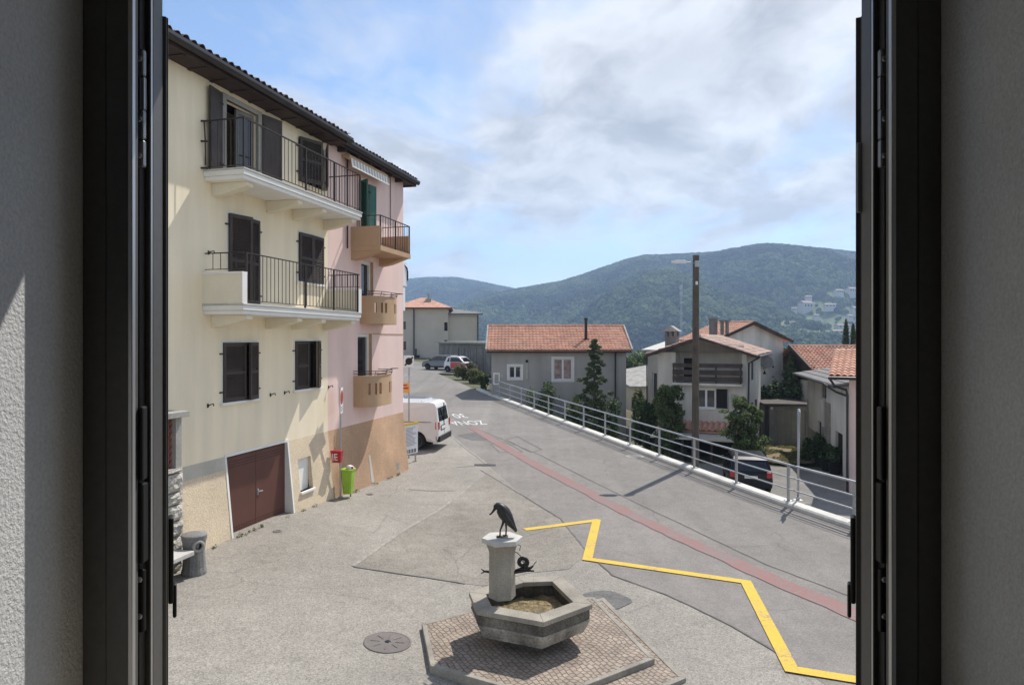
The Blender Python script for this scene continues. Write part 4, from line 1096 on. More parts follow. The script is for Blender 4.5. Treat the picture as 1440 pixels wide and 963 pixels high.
# eave
OP = .30; UE = U1 + .42
mb = MB(); mb.box((.165, -OP + .05, ZW + .061), (UE, .9, ZW + .09)); mb.box((.165, -OP + .0, ZW + .0), (UE, -OP + .0495, ZW + .18)); mb.box((UE - .05, -OP + .0505, ZW + .0), (UE, .9, ZW + .06)); e2 = mb.build('soffit', MT['soffit'], ph)
k = .5
while k < U1:
    mb = MB(); mb.box((k, -OP + .051, ZW - .06), (k + .10, -.001, ZW + .0605)); mb.build('rafter', MT['soffit'], e2); k += .75
rg = [[(u, -OP - .06 + p, zG + .03 + q) for p, q in prof] for u in (.25, UE + .02)] if False else None
prof = [(-.075, .06), (-.075, .0), (-.05, -.05), (0, -.07), (.05, -.05), (.075, .0), (.075, .06)]
mb = MB(); mb.loft([[(u, -OP - .06 + p, zG + .0 + q) for p, q in prof] for u in (.25, UE + .02)]); mb.build('gutter', MT['gutter'], ph)
tiled(.22, UE, -OP - .04, 4.2, zG + .10, zG + .10 + 4.2 * .40, .21, .04, .34, .03, 6, jag=.015).build('roof', MT['tile_dark'], ph)
mb = MB()
for k in range(7): mb.M = Matrix.Translation((-.35 + .16 * k, -OV + .35 + .05 * k, zG + .33 + .02 * k)) @ Matrix.Rotation(R(20 * math.sin(k * 2.1)), 4, 'Z') @ Matrix.Rotation(R(24), 4, 'X'); mb.box((-.10, -.2, 0), (.10, .2, .04))
mb.build('loose_tile', MT['tile_dark'], ph)

# stone porch beside the yellow house ------------------------------------------
pu1 = FU(258.5, out=.6); po = .6
sp_ = empty('stone_porch', (*FW(pu1, 0), 0), FROT, 'rough stone block wall with a red lattice window at the edge of the cream house', 'wall')
zs0, zs1 = 2.22, 3.12
mb = MB(); rows = 7; 
mb.box((-3.4, -po + .07, -.3), (-.05, -.002, zs0 - .02))
core = mb.build('wall_core', MT['concrete_dark'], sp_)
for r in range(rows):
    pass
mb = MB(); z = -.15
while z < zs0 - .06:
    hh = min(random.uniform(.22, .36), zs0 - z); u = 0.0
    first = True
    while u > -3.4:
        ww = random.uniform(.3, .6)
        n = 5
        vs = []
        j = lambda s: random.uniform(-s, s)
        a0, a1 = u - ww + .012, u - .012 if not first else u
        for iz in range(n):
            for iu in range(n):
                e = 1 if 0 < iz < n - 1 and 0 < iu < n - 1 else 0
                vs.append((lerp(a0, a1, iu / (n - 1)) + j(.012) * e, -po - (random.uniform(0, .06) * e) + (.02 if not e else 0), z + .012 + (hh - .024) * iz / (n - 1) + j(.01) * e))
        fs = [(iz * n + iu, iz * n + iu + 1, (iz + 1) * n + iu + 1, (iz + 1) * n + iu) for iz in range(n - 1) for iu in range(n - 1)]
        b = len(vs)
        for iu, iz in ((0, 0), (n - 1, 0), (n - 1, n - 1), (0, n - 1)):
            v = vs[iz * n + iu]; vs.append((v[0], -po + .35 if not first else -.01, v[2]))
        c = [0, n - 1, n * n - 1, n * n - n]
        fs.append((b, b + 1, b + 2, b + 3))
        edges = [[k for k in range(n)], [n - 1 + n * k for k in range(n)], [n * n - 1 - k for k in range(n)], [n * (n - 1) - n * k for k in range(n)]]
        for e in range(4): fs.append(tuple(edges[e]) + (b + (e + 1) % 4, b + e))
        mb.add(vs, fs); u -= ww; first = False
    z += hh
mb.build('stone_face', MT['stone_block'], sp_)
for ua2, ub2 in ((-.16, -.02), (-3.4, -1.3)):
    mb = MB(); mb.box((ua2, -po + .03, zs0), (ub2, -.002, zs1)); mb.build('jamb', MT['concrete'], sp_)
mb = MB(); mb.box((-3.5, -po - .08, zs1 + .0005), (.06, -.002, zs1 + .10)); mb.build('lintel_slab', MT['concrete'], sp_, bevel=.008)
mb = MB(); mb.box((-1.5, -po - .0, zs0 - .02), (-.0, -.1, zs0 - .0005)); mb.build('sill', MT['concrete'], sp_)
mb = MB()
for k in range(-14, 24):
    for s in (1, -1):
        p0 = Vector((-1.3 + k * .075, -po + .12 - .004 * s, zs0)); d = Vector((s * (zs1 - zs0) * .6, 0, zs1 - zs0))
        # clip to the opening
        t0, t1 = 0.0, 1.0
        for lim, sign in ((-1.3, 1), (-.16, -1)):
            if abs(d.x) > 1e-6:
                t = (lim - p0.x) / d.x
                if d.x * sign > 0: t0 = max(t0, t)
                else: t1 = min(t1, t)
        if t1 - t0 > .05: mb.bar(p0 + d * t0, p0 + d * t1, .016, .008, up=(0, 1, 0))
mb.build('lattice', MT['lattice'], sp_)
mb = MB(); mb.box((-1.3, -po + .2, zs0), (-.16, -po + .22, zs1)); mb.build('pane', MT['dark'], sp_)

# concrete litter bin shaped like a tree stump, bench ---------------------------
bx_, by_ = GP(273, 806); bx_, by_ = bx_ * 1.0, by_ * 1.0; bz = g(bx_, by_)
lb = empty('litter_bin', (bx_, by_, bz), R(30), 'grey concrete litter bin shaped like a tree stump beside the stone bench', 'litter bin')
mb = MB(); rings = []
for i, (r, z) in enumerate([(.205, -.05), (.205, .04), (.185, .12), (.175, .3), (.172, .42), (.185, .5), (.19, .56), (.205, .60), (.21, .68)]):
    ring_ = []
    for k in range(28):
        a = 2 * math.pi * k / 28; rr_ = r * (1 + .035 * math.sin(a * 9 + i * .3) + .03 * mnoise.noise(Vector((math.cos(a) * 2, math.sin(a) * 2, z * 3)))); ring_.append((rr_ * math.cos(a), rr_ * math.sin(a), z))
    rings.append(ring_)
mb.loft(rings).build('trunk', MT['concrete_dark'], lb)
mb = MB(); mb.lathe([(.0001, .715), (.12, .715), (.20, .70), (.215, .685), (.215, .66)], 28); mb.build('lid', MT['concrete_dark'], lb)
tu = Matrix.Rotation(R(-75), 4, 'Z')
mb = MB(); mb.M = tu @ Matrix.Translation((.165, 0, .52)) @ Matrix.Rotation(R(90), 4, 'Y'); mb.lathe([(.058, -.02), (.10, -.02), (.105, .05), (.085, .065), (.062, .06), (.058, .0)], 22); mb.build('opening_collar', MT['concrete'], lb)
mb = MB(); mb.M = tu @ Matrix.Translation((.17, 0, .52)) @ Matrix.Rotation(R(90), 4, 'Y'); mb.lathe([(.0001, .012), (.06, .012), (.06, 0)], 20); mb.build('opening', MT['dark'], lb)
bn = empty('bench', (*FW(pu1 - .95, .86), g(-6, 11.6)), FROT, 'pale stone bench slab set in front of the rough stone wall', 'bench')
mb = MB(); mb.box((-1.6, -.24, .40), (.62, .20, .48)); mb.build('seat', MT['granite_light'], bn, bevel=.012)
for u in (-1.3, .1): mb = MB(); mb.box((u - .1, -.16, -.1), (u + .1, .16, .3995)); mb.build('leg', MT['granite'], bn, bevel=.01)

# no parking post, red dispenser, green bin -----------------------------------
nx_, ny_ = GP(474, 699); nx_ += .10; ny_ -= .03; nz = g(nx_, ny_)
npz = empty('no_parking_sign', (nx_, ny_, nz), 0, 'thin pole with a round no parking plate over white text, by the pink wall', 'sign')
topz = CAMZ - (545 - CY) / FPX * ny_ - nz
mb = MB(); mb.tube([(0, 0, -.1), (0, 0, topz)], .026, 10); mb.tube([(0, 0, 0), (0, 0, .04)], .06, 10); mb.build('pole', MT['galv'], npz, smooth=False)
Mp = Matrix.Rotation(R(96), 4, 'Z')
ro = Matrix.Translation((0, -.035, topz - .26)) @ Matrix.Rotation(R(90), 4, 'X')
mb = MB(); mb.M = Mp; mb.box((-.21, -.034, topz - .68), (.21, -.028, topz - .0)); mb.box((-.01, -.029, topz - .66), (.01, -.01, topz)); pp = mb.build('sign_plate', MT['white_sign'], npz)
mb = MB(); mb.M = Mp @ ro; mb.lathe([(.0001, .003), (.18, .003), (.18, 0), (.0001, 0)], 28); mb.build('blue_disc', MT['sign_blue'], pp)
mb = MB(); mb.M = Mp @ ro; mb.lathe([(.178, .001), (.2, .001), (.2, .0035), (.178, .0035)], 28)
mb.hexa([(-.13, .115, .0031), (-.115, .13, .0031), (.13, -.115, .0031), (.115, -.13, .0031), (-.13, .115, .004), (-.115, .13, .004), (.13, -.115, .004), (.115, -.13, .004)]); mb.build('red_ring', MT['lamp_red'], pp)
mb = MB(); mb.M = Mp
for i, (w_, z_) in enumerate(((.14, -.52), (.11, -.56), (.15, -.60), (.09, -.64))): mb.box((-w_, -.037, topz + z_), (w_, -.0341, topz + z_ + .018))
mb.build('small_print', MT['sign_black'], pp)
rb = empty('bag_dispenser', (nx_ - .04, ny_ - .07, 1.14 + .0), R(-14), 'red metal dispenser box with white marks hung on the no parking pole', 'dispenser')
mb = MB(); mb.hexa([(-.14, -.14, 0), (.15, -.14, 0), (.13, .02, 0), (-.12, .02, 0), (-.17, -.20, .36), (.19, -.20, .36), (.17, .03, .36), (-.15, .03, .36)]); mb.build('body', MT['red_box'], rb, bevel=.012)
mb = MB(); mb.hexa([(-.18, -.212, .345), (.20, -.212, .345), (.18, .04, .345), (-.16, .04, .345), (-.18, -.212, .39), (.20, -.212, .39), (.18, .04, .39), (-.16, .04, .39)]); mb.build('lid', MT['red_box'], rb, bevel=.01)
mb = MB(); f = lambda z: -.14 - .06 * z / .36 - .004
for (x0, x1, z0, z1) in ((-.12, -.09, .06, .30), (-.05, -.02, .08, .30), (-.02, .06, .08, .115), (-.02, .06, .17, .205), (-.02, .06, .265, .30)):
    mb.hexa([(x0, f(z0), z0), (x1, f(z0), z0), (x1, f(z0) + .003, z0), (x0, f(z0) + .003, z0), (x0, f(z1), z1), (x1, f(z1), z1), (x1, f(z1) + .003, z1), (x0, f(z1) + .003, z1)])
mb.build('white_mark', MT['white_sign'], rb); rb.scale = (.82, .82, .82); rb.location.z += .08
gx, gy = nx_ + .19, ny_ + .06
gb = empty('litter_bin', (gx, gy, g(gx, gy) + .12), R(-10), 'lime green plastic litter bin with a bag poking out under the red box', 'litter bin')
mb = MB(); rings = []
for s, z in ((.125, 0), (.13, .01), (.185, .68), (.20, .69), (.20, .73), (.18, .74)):
    rings.append([(s * cx_ * .98, s * cy_, z) for cx_, cy_ in ((-1, -.75), (-.75, -1), (.75, -1), (1, -.75), (1, .75), (.75, 1), (-.75, 1), (-1, .75))])
mb.loft(rings); mb.build('bin_body', MT['lime'], gb, bevel=.006)
mb = MB(); mb.box((-.03, .16, .2), (.03, .21, .3)); mb.box((-.03, .16, .5), (.03, .21, .6)); mb.bar((.0, .2, -.2), (.0, .2, .7), .04); mb.build('bracket', MT['galv'], gb)
mb = MB(); pts = []
for k in range(40):
    a = rng.uniform(0, 2 * math.pi); 
mb.loft([[(.06 + r * math.cos(a) * (1 + .3 * math.sin(3 * a + i)), -.02 + r * math.sin(a) * (1 + .3 * math.cos(2 * a + i)), z) for a in [2 * math.pi * k / 12 for k in range(12)]] for i, (r, z) in enumerate(((.12, .73), (.13, .78), (.09, .83), (.03, .85)))]); mb.build('bag', MT['white_sign'], gb, smooth=True)
mb = MB(); mb.box((.12, -.1, .745), (.19, .02, .82)); mb.build('carton', MT['lamp_red'], gb, bevel=.01); gb.scale = (.86, .86, .9)

# end-of-zone sign, orange plate, poster board at the pink corner ---------------
ex, ey = GP(575, 657); ey += 1.6; ex = ray(575) * ey; ez = g(ex, ey)
es = empty('zone_sign', (ex, ey, ez), R(22), 'white square plate with a black slashed disc on a pole behind the pink corner', 'sign')
zt = CAMZ - (499 - CY) / FPX * ey - ez
mb = MB(); mb.tube([(0, 0, -.1), (0, 0, zt)], .03, 10); mb.build('pole', MT['galv'], es)
mb = MB(); mb.box((-.20, -.042, zt - .44), (.18, -.034, zt - .02)); pl_ = mb.build('sign_plate', MT['white_sign'], es, bevel=.004)
rz_ = Matrix.Translation((-.01, -.0425, zt - .23)) @ Matrix.Rotation(R(90), 4, 'X')
mb = MB(); mb.M = rz_; mb.lathe([(.085, 0), (.13, 0), (.13, .003), (.085, .003)], 24)
mb.hexa([(-.17, -.13, 0), (-.13, -.17, 0), (.17, .13, 0), (.13, .17, 0), (-.17, -.13, .005), (-.13, -.17, .005), (.17, .13, .005), (.13, .17, .005)]); mb.build('symbol', MT['sign_black'], pl_)
oz = CAMZ - (552 - CY) / FPX * ey - ez
mb = MB(); mb.box((-.31, -.05, oz), (.02, -.04, oz + .36)); p2 = mb.build('orange_plate', MT['sign_orange'], es)
mb = MB(); mb.box((-.26, -.053, oz + .14), (-.03, -.0505, oz + .2)); mb.box((-.22, -.053, oz + .25), (-.08, -.0505, oz + .3)); mb.build('plate_print', MT['lamp_red'], p2)
bx2, by2 = GP(577, 655); by2 += .5; bx2 = ray(577.5) * by2; b2z = g(bx2, by2)
bs = empty('notice_board', (bx2, by2, b2z), R(58), 'narrow notice board with a yellow frame and white poster at the pink house corner', 'notice board')
zb2 = CAMZ - (638 - CY) / FPX * by2 - b2z; zt2 = CAMZ - (595 - CY) / FPX * by2 - b2z
mb = MB()
for u in (-.28, .28): mb.bar((u, .02, -.05), (u, .02, zt2), .04)
mb.box((-.34, .0, -.02), (-.22, .1, .03)); mb.box((.22, .0, -.02), (.34, .1, .03)); mb.build('leg', MT['galv'], bs)
mb = MB(); mb.box((-.36, -.025, zb2), (.36, -.001, zt2)); fr_ = mb.build('board', MT['white_sign'], bs)
mb = MB()
mb.box((-.38, -.035, zt2 - .06), (.38, .005, zt2 + .02)); mb.box((-.385, -.035, zb2 + .4), (-.361, .005, zt2 - .0605)); mb.build('yellow_frame', MT['sign_yellow'], fr_)
mb = MB()
for i in range(14):
    z_ = lerp(zb2 + .30, zt2 - .12, i / 14); mb.box((-.28, -.028, z_), (random.uniform(.05, .3), -.0252, z_ + .014))
for i in range(4): mb.box((-.3 + .15 * i, -.028, zb2 + .04), (-.19 + .15 * i, -.0252, zb2 + .17))
mb.build('print', MT['concrete_dark'], fr_)
# ---------------------------------------------------------------- vehicles
def arch(cx_, r, z0, n=9): # from front to rear over the wheel along the underside
    return [(cx_ + r * math.cos(a), z0 + r * math.sin(a)) for a in [math.pi * k / n for k in range(n + 1)]]
def make_car(name, label, cat, loc, head, P, paint, group=None, roofpaint=None):
    W = P['w'] / 2; zb = P['belt']; zr = max(z for _, z in P['top']); tum = P.get('tum', .18); wr = P['wr']; rz = wr
    hw_ = lambda z: W * (1 - tum * max(0, (z - zb)) / (zr - zb)) * (1 - .06 * max(0, (.45 - z) / .45))
    root = empty(name, loc, head, label, cat, group)
    xr, xf = P['rear'], P['front']
    bot = [(P['top'][-1][0] - .02, .24)] + [p for p in arch(xf, wr + .055, rz) if p[1] > .24] + [p for p in arch(xr, wr + .055, rz) if p[1] > .24] + [(P['top'][0][0] + .02, .24)]
    prof = P['top'] + bot          # rear -> roof -> front -> underside -> rear
    n = len(prof)
    mb = MB()
    ins = .05
    vs = []
    for s, k in ((-1, 1.0), (1, 1.0)): vs += [(x, s * hw_(z), z) for x, z in prof]
    fs = [tuple(range(n)), tuple(range(2 * n - 1, n - 1, -1))] + [(i, (i + 1) % n, n + (i + 1) % n, n + i) for i in range(n)]
    mb.add(vs, fs)
    body = mb.build('body', paint, root, bevel=.045, seg=3)
    mb = MB(); mb.box((P['top'][0][0] + .3, -W + .16, .2), (P['top'][-1][0] - .3, W - .16, zb - .12)); mb.build('underbody', MT['tyre'], root)
    for win_ in P['wins']:
        for s in (-1, 1):
            mb = MB(); m = len(win_)
            A_ = [(x, s * (hw_(z) + .004), z) for x, z in win_]; B_ = [(x, s * (hw_(z) - .03), z) for x, z in win_]
            mb.add(A_ + B_, [tuple(range(m)), tuple(range(2 * m - 1, m - 1, -1))] + [(i, (i + 1) % m, m + (i + 1) % m, m + i) for i in range(m)])
            mb.build('side_window', MT['car_glass'], root)
    for (p, q, wt) in P['screens']:
        p = Vector((p[0], 0, p[1])); q = Vector((q[0], 0, q[1])); d = (q - p).normalized(); nrm = Vector((-d.z, 0, d.x))
        if nrm.dot(p - Vector(((xr + xf) / 2, 0, zb))) < 0: nrm = -nrm
        a, b_ = p + nrm * .006, q + nrm * .006; a2, b2 = p - nrm * .03, q - nrm * .03
        ya, yb_ = hw_(p.z) * wt, hw_(q.z) * wt
        mb = MB(); mb.hexa([(a.x, -ya, a.z), (a.x, ya, a.z), (b_.x, yb_, b_.z), (b_.x, -yb_, b_.z), (a2.x, -ya, a2.z), (a2.x, ya, a2.z), (b2.x, yb_, b2.z), (b2.x, -yb_, b2.z)]); mb.build('windscreen', MT['car_glass'], root)
    for xx in (xr, xf):
        for s in (-1, 1):
            mb = MB(); mb.M = Matrix.Translation((xx, s * (W - .10), wr)) @ Matrix.Rotation(R(90), 4, 'X')
            mb.lathe([(wr - .11, -.085), (wr - .02, -.1), (wr, -.06), (wr, .06), (wr - .02, .1), (wr - .11, .085)], 24); wh = mb.build('wheel', MT['tyre'], root)
            mb = MB(); mb.M = Matrix.Translation((xx, s * (W - .10), wr)) @ Matrix.Rotation(R(-90 * s), 4, 'X')
            mb.lathe([(.0001, .085), (.05, .085), (.06, .06), (wr - .17, .055), (wr - .13, .075), (wr - .108, .088), (wr - .108, -.08)], 24)
            for k in range(6):
                a = k * math.pi / 3; 
            mb.build('rim', MT['rim'], wh)
    for (nm, a, b_, mt, pr) in P['bits']:
        mb = MB()
        for s in ((-1, 1) if pr else (1,)):
            y0, y1 = sorted((a[1] * s, b_[1] * s)); mb.box((a[0], y0, a[2]), (b_[0], y1, b_[2]))
            if pr:
                mb.build(nm, MT[mt], root, bevel=.012); mb = MB()
        if not pr: mb.build(nm, MT[mt], root, bevel=.012)
    return root

VAN = dict(w=1.80, belt=1.08, wr=.32, rear=-1.32, front=1.36, tum=.13,
    top=[(-2.16, .30), (-2.2, .5), (-2.18, .98), (-2.08, 1.62), (-2.0, 1.78), (-1.8, 1.82), (.55, 1.82), (.95, 1.74), (1.52, 1.14), (2.0, .98), (2.18, .74), (2.2, .32)],
    wins=[[(.0, 1.16), (1.35, 1.16), (.98, 1.6), (.55, 1.70), (.0, 1.70)]],
    screens=[((-2.165, 1.06), (-2.085, 1.58), .78), ((1.46, 1.20), (1.02, 1.66), .84)],
    bits=[('rear_bumper', (-2.26, -.88, .30), (-2.08, .88, .52), 'black_plastic', False), ('tail_light', (-2.215, .74, .78), (-2.06, .875, 1.06), 'lamp_red', True),
          ('number_plate', (-2.215, -.05, .74), (-2.18, .47, .86), 'plate', False), ('plate_recess', (-2.2, -.12, .70), (-2.186, .54, .90), 'black_plastic', False),
          ('door_seam', (-2.205, .03, .54), (-2.16, .04, 1.75), 'black_plastic', False), ('roof_bar', (-1.5, -.7, 1.83), (-1.44, .7, 1.865), 'car_white', False), ('roof_bar', (-.3, -.7, 1.83), (-.24, .7, 1.865), 'car_white', False),
          ('headlight', (2.08, .5, .76), (2.2, .82, .92), 'lamp_clear', True), ('door_mirror', (1.05, .92, 1.1), (1.15, 1.08, 1.3), 'black_plastic', True),
          ('sliding_rail', (-1.9, .897, 1.05), (-.6, .906, 1.07), 'black_plastic', True), ('fuel_flap', (-1.9, -.908, .95), (-1.75, -.897, 1.08), 'car_white', False)])
HATCH = dict(w=1.72, belt=.92, wr=.30, rear=-1.2, front=1.28, tum=.22,
    top=[(-1.9, .32), (-1.95, .5), (-1.92, .82), (-1.62, 1.36), (-1.42, 1.46), (.1, 1.49), (.55, 1.40), (1.2, .98), (1.8, .84), (1.98, .62), (1.98, .34)],
    wins=[[(-1.5, .98), (-.55, .97), (-.55, 1.36), (-1.25, 1.34)], [(-.47, .97), (.95, .98), (.5, 1.30), (.1, 1.37), (-.47, 1.37)]],
    screens=[((-1.86, .93), (-1.66, 1.29), .82), ((1.14, 1.02), (.62, 1.37), .84)],
    bits=[('rear_bumper', (-2.0, -.82, .30), (-1.84, .82, .55), 'tyre', False), ('tail_light', (-1.965, .62, .68), (-1.78, .83, .92), 'lamp_red', True), ('number_plate', (-1.965, -.26, .64), (-1.93, .26, .75), 'plate', False),
          ('headlight', (1.78, .52, .62), (1.985, .8, .78), 'lamp_clear', True), ('door_mirror', (.8, .86, .96), (.92, 1.0, 1.1), 'tyre', True), ('rear_wiper', (-1.80, -.02, 1.0), (-1.77, .3, 1.03), 'tyre', False)])
SMART = dict(w=1.56, belt=.95, wr=.29, rear=-.9, front=.95, tum=.2,
    top=[(-1.28, .32), (-1.32, .5), (-1.28, .9), (-1.05, 1.45), (-.85, 1.52), (.1, 1.54), (.42, 1.46), (1.0, .98), (1.25, .86), (1.36, .62), (1.36, .32)],
    wins=[[(-.98, 1.0), (-.7, 1.0), (-.7, 1.42), (-.85, 1.40)], [(-.6, 1.0), (.82, 1.0), (.4, 1.36), (.1, 1.43), (-.6, 1.43)]],
    screens=[((-1.24, .98), (-1.08, 1.38), .82), ((.95, 1.03), (.48, 1.42), .84)],
    bits=[('side_panel', (-.55, -.792, .36), (.62, -.765, .96), 'car_red', False), ('side_panel', (-.55, .765, .36), (.62, .792, .96), 'car_red', False), ('front_panel', (.62, -.79, .66), (1.345, .79, .885), 'car_red', False), ('front_panel', (1.26, -.77, .36), (1.385, .77, .66), 'car_red', False), ('rear_panel', (-1.335, -.6, .45), (-1.2, .6, .85), 'car_red', False),
          ('tail_light', (-1.325, .5, .68), (-1.2, .72, .88), 'lamp_red', True), ('headlight', (1.2, .46, .66), (1.38, .7, .82), 'lamp_clear', True), ('door_mirror', (.65, .78, .98), (.75, .92, 1.1), 'tyre', True), ('number_plate', (-1.345, -.26, .5), (-1.33, .26, .61), 'plate', False)])
vx, vy = GP(606, 632)
vh = R(171)                      # nose points to -x, slightly away
rear = Vector((-2.2, 0, 0)); rear.rotate(Matrix.Rotation(vh, 3, 'Z'))
wp = Vector((-1.32, .8, 0)); wp.rotate(Matrix.Rotation(vh, 3, 'Z'))
vx2, vy2 = GP(594, 632.5); vloc = (vx2 - wp.x - .2, vy2 - wp.y)
van = make_car('delivery_van', 'white delivery van with black bumper parked beyond the pink house corner', 'van', (vloc[0], vloc[1], g(*vloc) - .02), vh, VAN, MT['car_white'])
c_ = (ray(583) * 31.5 - .8, 31.5); make_car('parked_car', 'dark grey car half hidden behind the white delivery van', 'car', (*c_, g(*c_)), R(172), HATCH, MT['car_grey'], 'parked cars')
c_ = GP(646, 523); make_car('parked_car', 'tiny white and red two seat car in front of the grey garages', 'car', (*c_, g(*c_) + .01), R(-28), SMART, MT['car_white'], 'parked cars')
c_ = GP(622, 519.5); make_car('parked_car', 'grey hatchback parked next to the white and red two seater', 'car', (*c_, g(*c_) + .01), R(152), HATCH, MT['car_silver'], 'parked cars')
zlow = -2.02 + .13
c_ = (ray(1049) * 30.1, 30.1)
make_car('parked_car', 'black hatchback seen from behind on the lower road below the guard rail', 'car', (*c_, zlow), R(77), HATCH, MT['car_black'], 'parked cars')

# ---------------------------------------------------------------- houses
def box_walls(mb, x0, x1, y0, y1, z0, z1, ops=(), depth=.16):
    """front wall at y0 (with openings x0,x1,z0,z1), other walls plain"""
    us = sorted({x0, x1, *[o[0] for o in ops], *[o[1] for o in ops]}); zs = sorted({z0, z1, *[o[2] for o in ops], *[o[3] for o in ops]})
    for a, b in zip(us, us[1:]):
        for c, d in zip(zs, zs[1:]):
            um, zm = (a + b) / 2, (c + d) / 2
            if any(o[0] < um < o[1] and o[2] < zm < o[3] for o in ops): continue
            mb.quad((a, y0, c), (b, y0, c), (b, y0, d), (a, y0, d))
    for o in ops:
        a, b, c, d = o[:4]; y = y0 + (o[4] if len(o) > 4 else depth)
        mb.quad((a, y0, c), (a, y0, d), (a, y, d), (a, y, c)); mb.quad((b, y0, c), (b, y0, d), (b, y, d), (b, y, c))
        mb.quad((a, y0, d), (b, y0, d), (b, y, d), (a, y, d)); mb.quad((a, y0, c), (b, y0, c), (b, y, c), (a, y, c))
    mb.quad((x0, y0, z0), (x0, y1, z0), (x0, y1, z1), (x0, y0, z1)); mb.quad((x1, y0, z0), (x1, y1, z0), (x1, y1, z1), (x1, y0, z1)); mb.quad((x0, y1, z0), (x1, y1, z0), (x1, y1, z1), (x0, y1, z1))
    return mb
def hwin(par, a, b, c, d, depth=.12, fw=.07, mull=1, frame='white_frame', gl='glass', sill=True, name='window'):
    o = sash_window(par, a, b, c, d, depth, fw, mull, MT[frame], MT[gl], name)
    if sill: mb = MB(); mb.box((a - .06, -.05, c - .05), (b + .06, depth, c - .001)); mb.build('sill', MT['white_trim'], o)
    return o
def gable_roof(par, x0, x1, y0, y1, ze, rise, axis, over, mat, eave_mat='soffit', pitch=.25, amp=.03, course=.36, side_over=None, nper=4, jag=.004):
    """ridge along x (axis='x') or along y (axis='y'); returns roof part"""
    so = over if side_over is None else side_over
    if axis == 'x':
        ym = (y0 + y1) / 2; sl = rise / (ym - y0); zz = ze - over * sl
        r = tiled(x0 - so, x1 + so, y0 - over, ym, zz + .1, ze + rise + .1, pitch, amp, course, .055, nper, jag=jag).build('roof', MT[mat], par)
        Mx = Matrix.Translation((x0 + x1, 2 * ym, 0)) @ Matrix.Rotation(math.pi, 4, 'Z')
        tiled(x0 - so, x1 + so, y0 - over, ym, zz + .1, ze + rise + .1, pitch, amp, course, .035, nper, M4=Mx, jag=jag).build('back_slope', MT[mat], r)
        mb = MB(); mb.tube([(x0 - so, ym, ze + rise + .12), (x1 + so, ym, ze + rise + .12)], .09, 8); mb.build('ridge', MT[mat], r)
        return r, (lambda t: 0)
    xm = (x0 + x1) / 2; sl = rise / (xm - x0); zz = ze - over * sl
    W_ = y1 - y0
    Ma = Matrix(((0, 1, 0, 0), (-1, 0, 0, 0), (0, 0, 1, 0), (0, 0, 0, 1)))  # local u -> -y, local y -> x
    r = tiled(-(y1 + so), -(y0 - so), x0 - over, xm, zz + .1, ze + rise + .1, pitch, amp, course, .035, nper, M4=Ma, jag=jag).build('roof', MT[mat], par)
    Mb = Matrix.Translation((2 * xm, y0 + y1, 0)) @ Matrix.Rotation(math.pi, 4, 'Z') @ Ma
    tiled(-(y1 + so), -(y0 - so), x0 - over, xm, zz + .1, ze + rise + .1, pitch, amp, course, .035, nper, M4=Mb, jag=jag).build('other_slope', MT[mat], r)
    mb = MB(); mb.tube([(xm, y0 - so, ze + rise + .12), (xm, y1 + so, ze + rise + .12)], .09, 8); mb.build('ridge', MT[mat], r)
    return r, None

# grey house with the orange roof
GY = 46.0
gx0, gx1 = ray(691) * GY, ray(880.5) * GY
gh = empty('grey_house', (gx0, GY, 0), 0, 'low grey rendered house with a bright orange tiled roof behind the railing', 'house')
w = gx1 - gx0; fz = lambda py, Y=GY: CAMZ - (py - CY) / FPX * Y; fx = lambda px: ray(px) * GY - gx0
ze = fz(489.5)
bw = (fx(778), fx(805), fz(534.5), fz(504)); sw_ = (fx(715.5), fx(733), fz(532), fz(514.5)); db = (fx(693.5), fx(703), fz(541), fz(524))
mb = MB(); box_walls(mb, 0, w, 0, 6.2, -3.5, ze, [bw, sw_])
mb.add([(0, 0, ze), (0, 6.2, ze), (0, 3.1, ze + 1.42)], [(0, 1, 2)]); mb.add([(w, 0, ze), (w, 6.2, ze), (w, 3.1, ze + 1.42)], [(0, 1, 2)])
mb.build('wall', MT['grey_house'], gh)
o = hwin(gh, *bw, gl='glass_room', fw=.09); hwin(gh, *sw_, fw=.08)
for q in (bw, sw_):
    mb = MB(); a, b, c, d = q; t = .12
    mb.box((a - t, -.02, c - t), (a, .03, d + t)); mb.box((b, -.02, c - t), (b + t, .03, d + t)); mb.box((a + .0005, -.02, d), (b - .0005, .03, d + t)); mb.box((a + .0005, -.02, c - t), (b - .0005, .03, c)); mb.build('surround', MT['white_trim'], gh)
a, b, c, d = db; mb = MB(); mb.box((a, -.06, c), (b, -.003, d)); bx1 = mb.build('meter_box', MT['white_trim'], gh, bevel=.01)
mb = MB(); mb.box((a + .1, -.066, c + .1), (b - .1, -.0605, d - .1)); mb.build('meter_door', MT['grey_house'], bx1)
mb = MB(); u = fx(741); mb.box((u - .05, -.06, fz(533)), (u + .05, -.003, fz(510))); ch = mb.build('flue_chase', MT['grey_band'], gh)
mb = MB(); mb.box((u - .08, -.09, fz(509.5)), (u + .08, -.003, fz(506))); mb.build('flue_cap', MT['dark'], ch)
mb = MB(); u = fx(706); mb.box((u - .1, -.05, fz(531)), (u + .06, -.003, fz(526))); mb.build('junction_box', MT['grey_band'], gh)
r, _ = gable_roof(gh, 0, w, 0, 6.2, ze, 1.45, 'x', .45, 'tile_red', pitch=.24, amp=.022, course=.27, side_over=.34, nper=4)
mb = MB(); sl = 1.45 / 3.1
for xx in (-.34, w + .34):
    for s in (1, -1):
        yA = -.45 if s > 0 else 6.65
        mb.bar((xx, yA, ze - .45 * sl + .08), (xx, 3.1, ze + 1.45 + .12), .10, .20)
mb.build('verge', MT['concrete'], r)
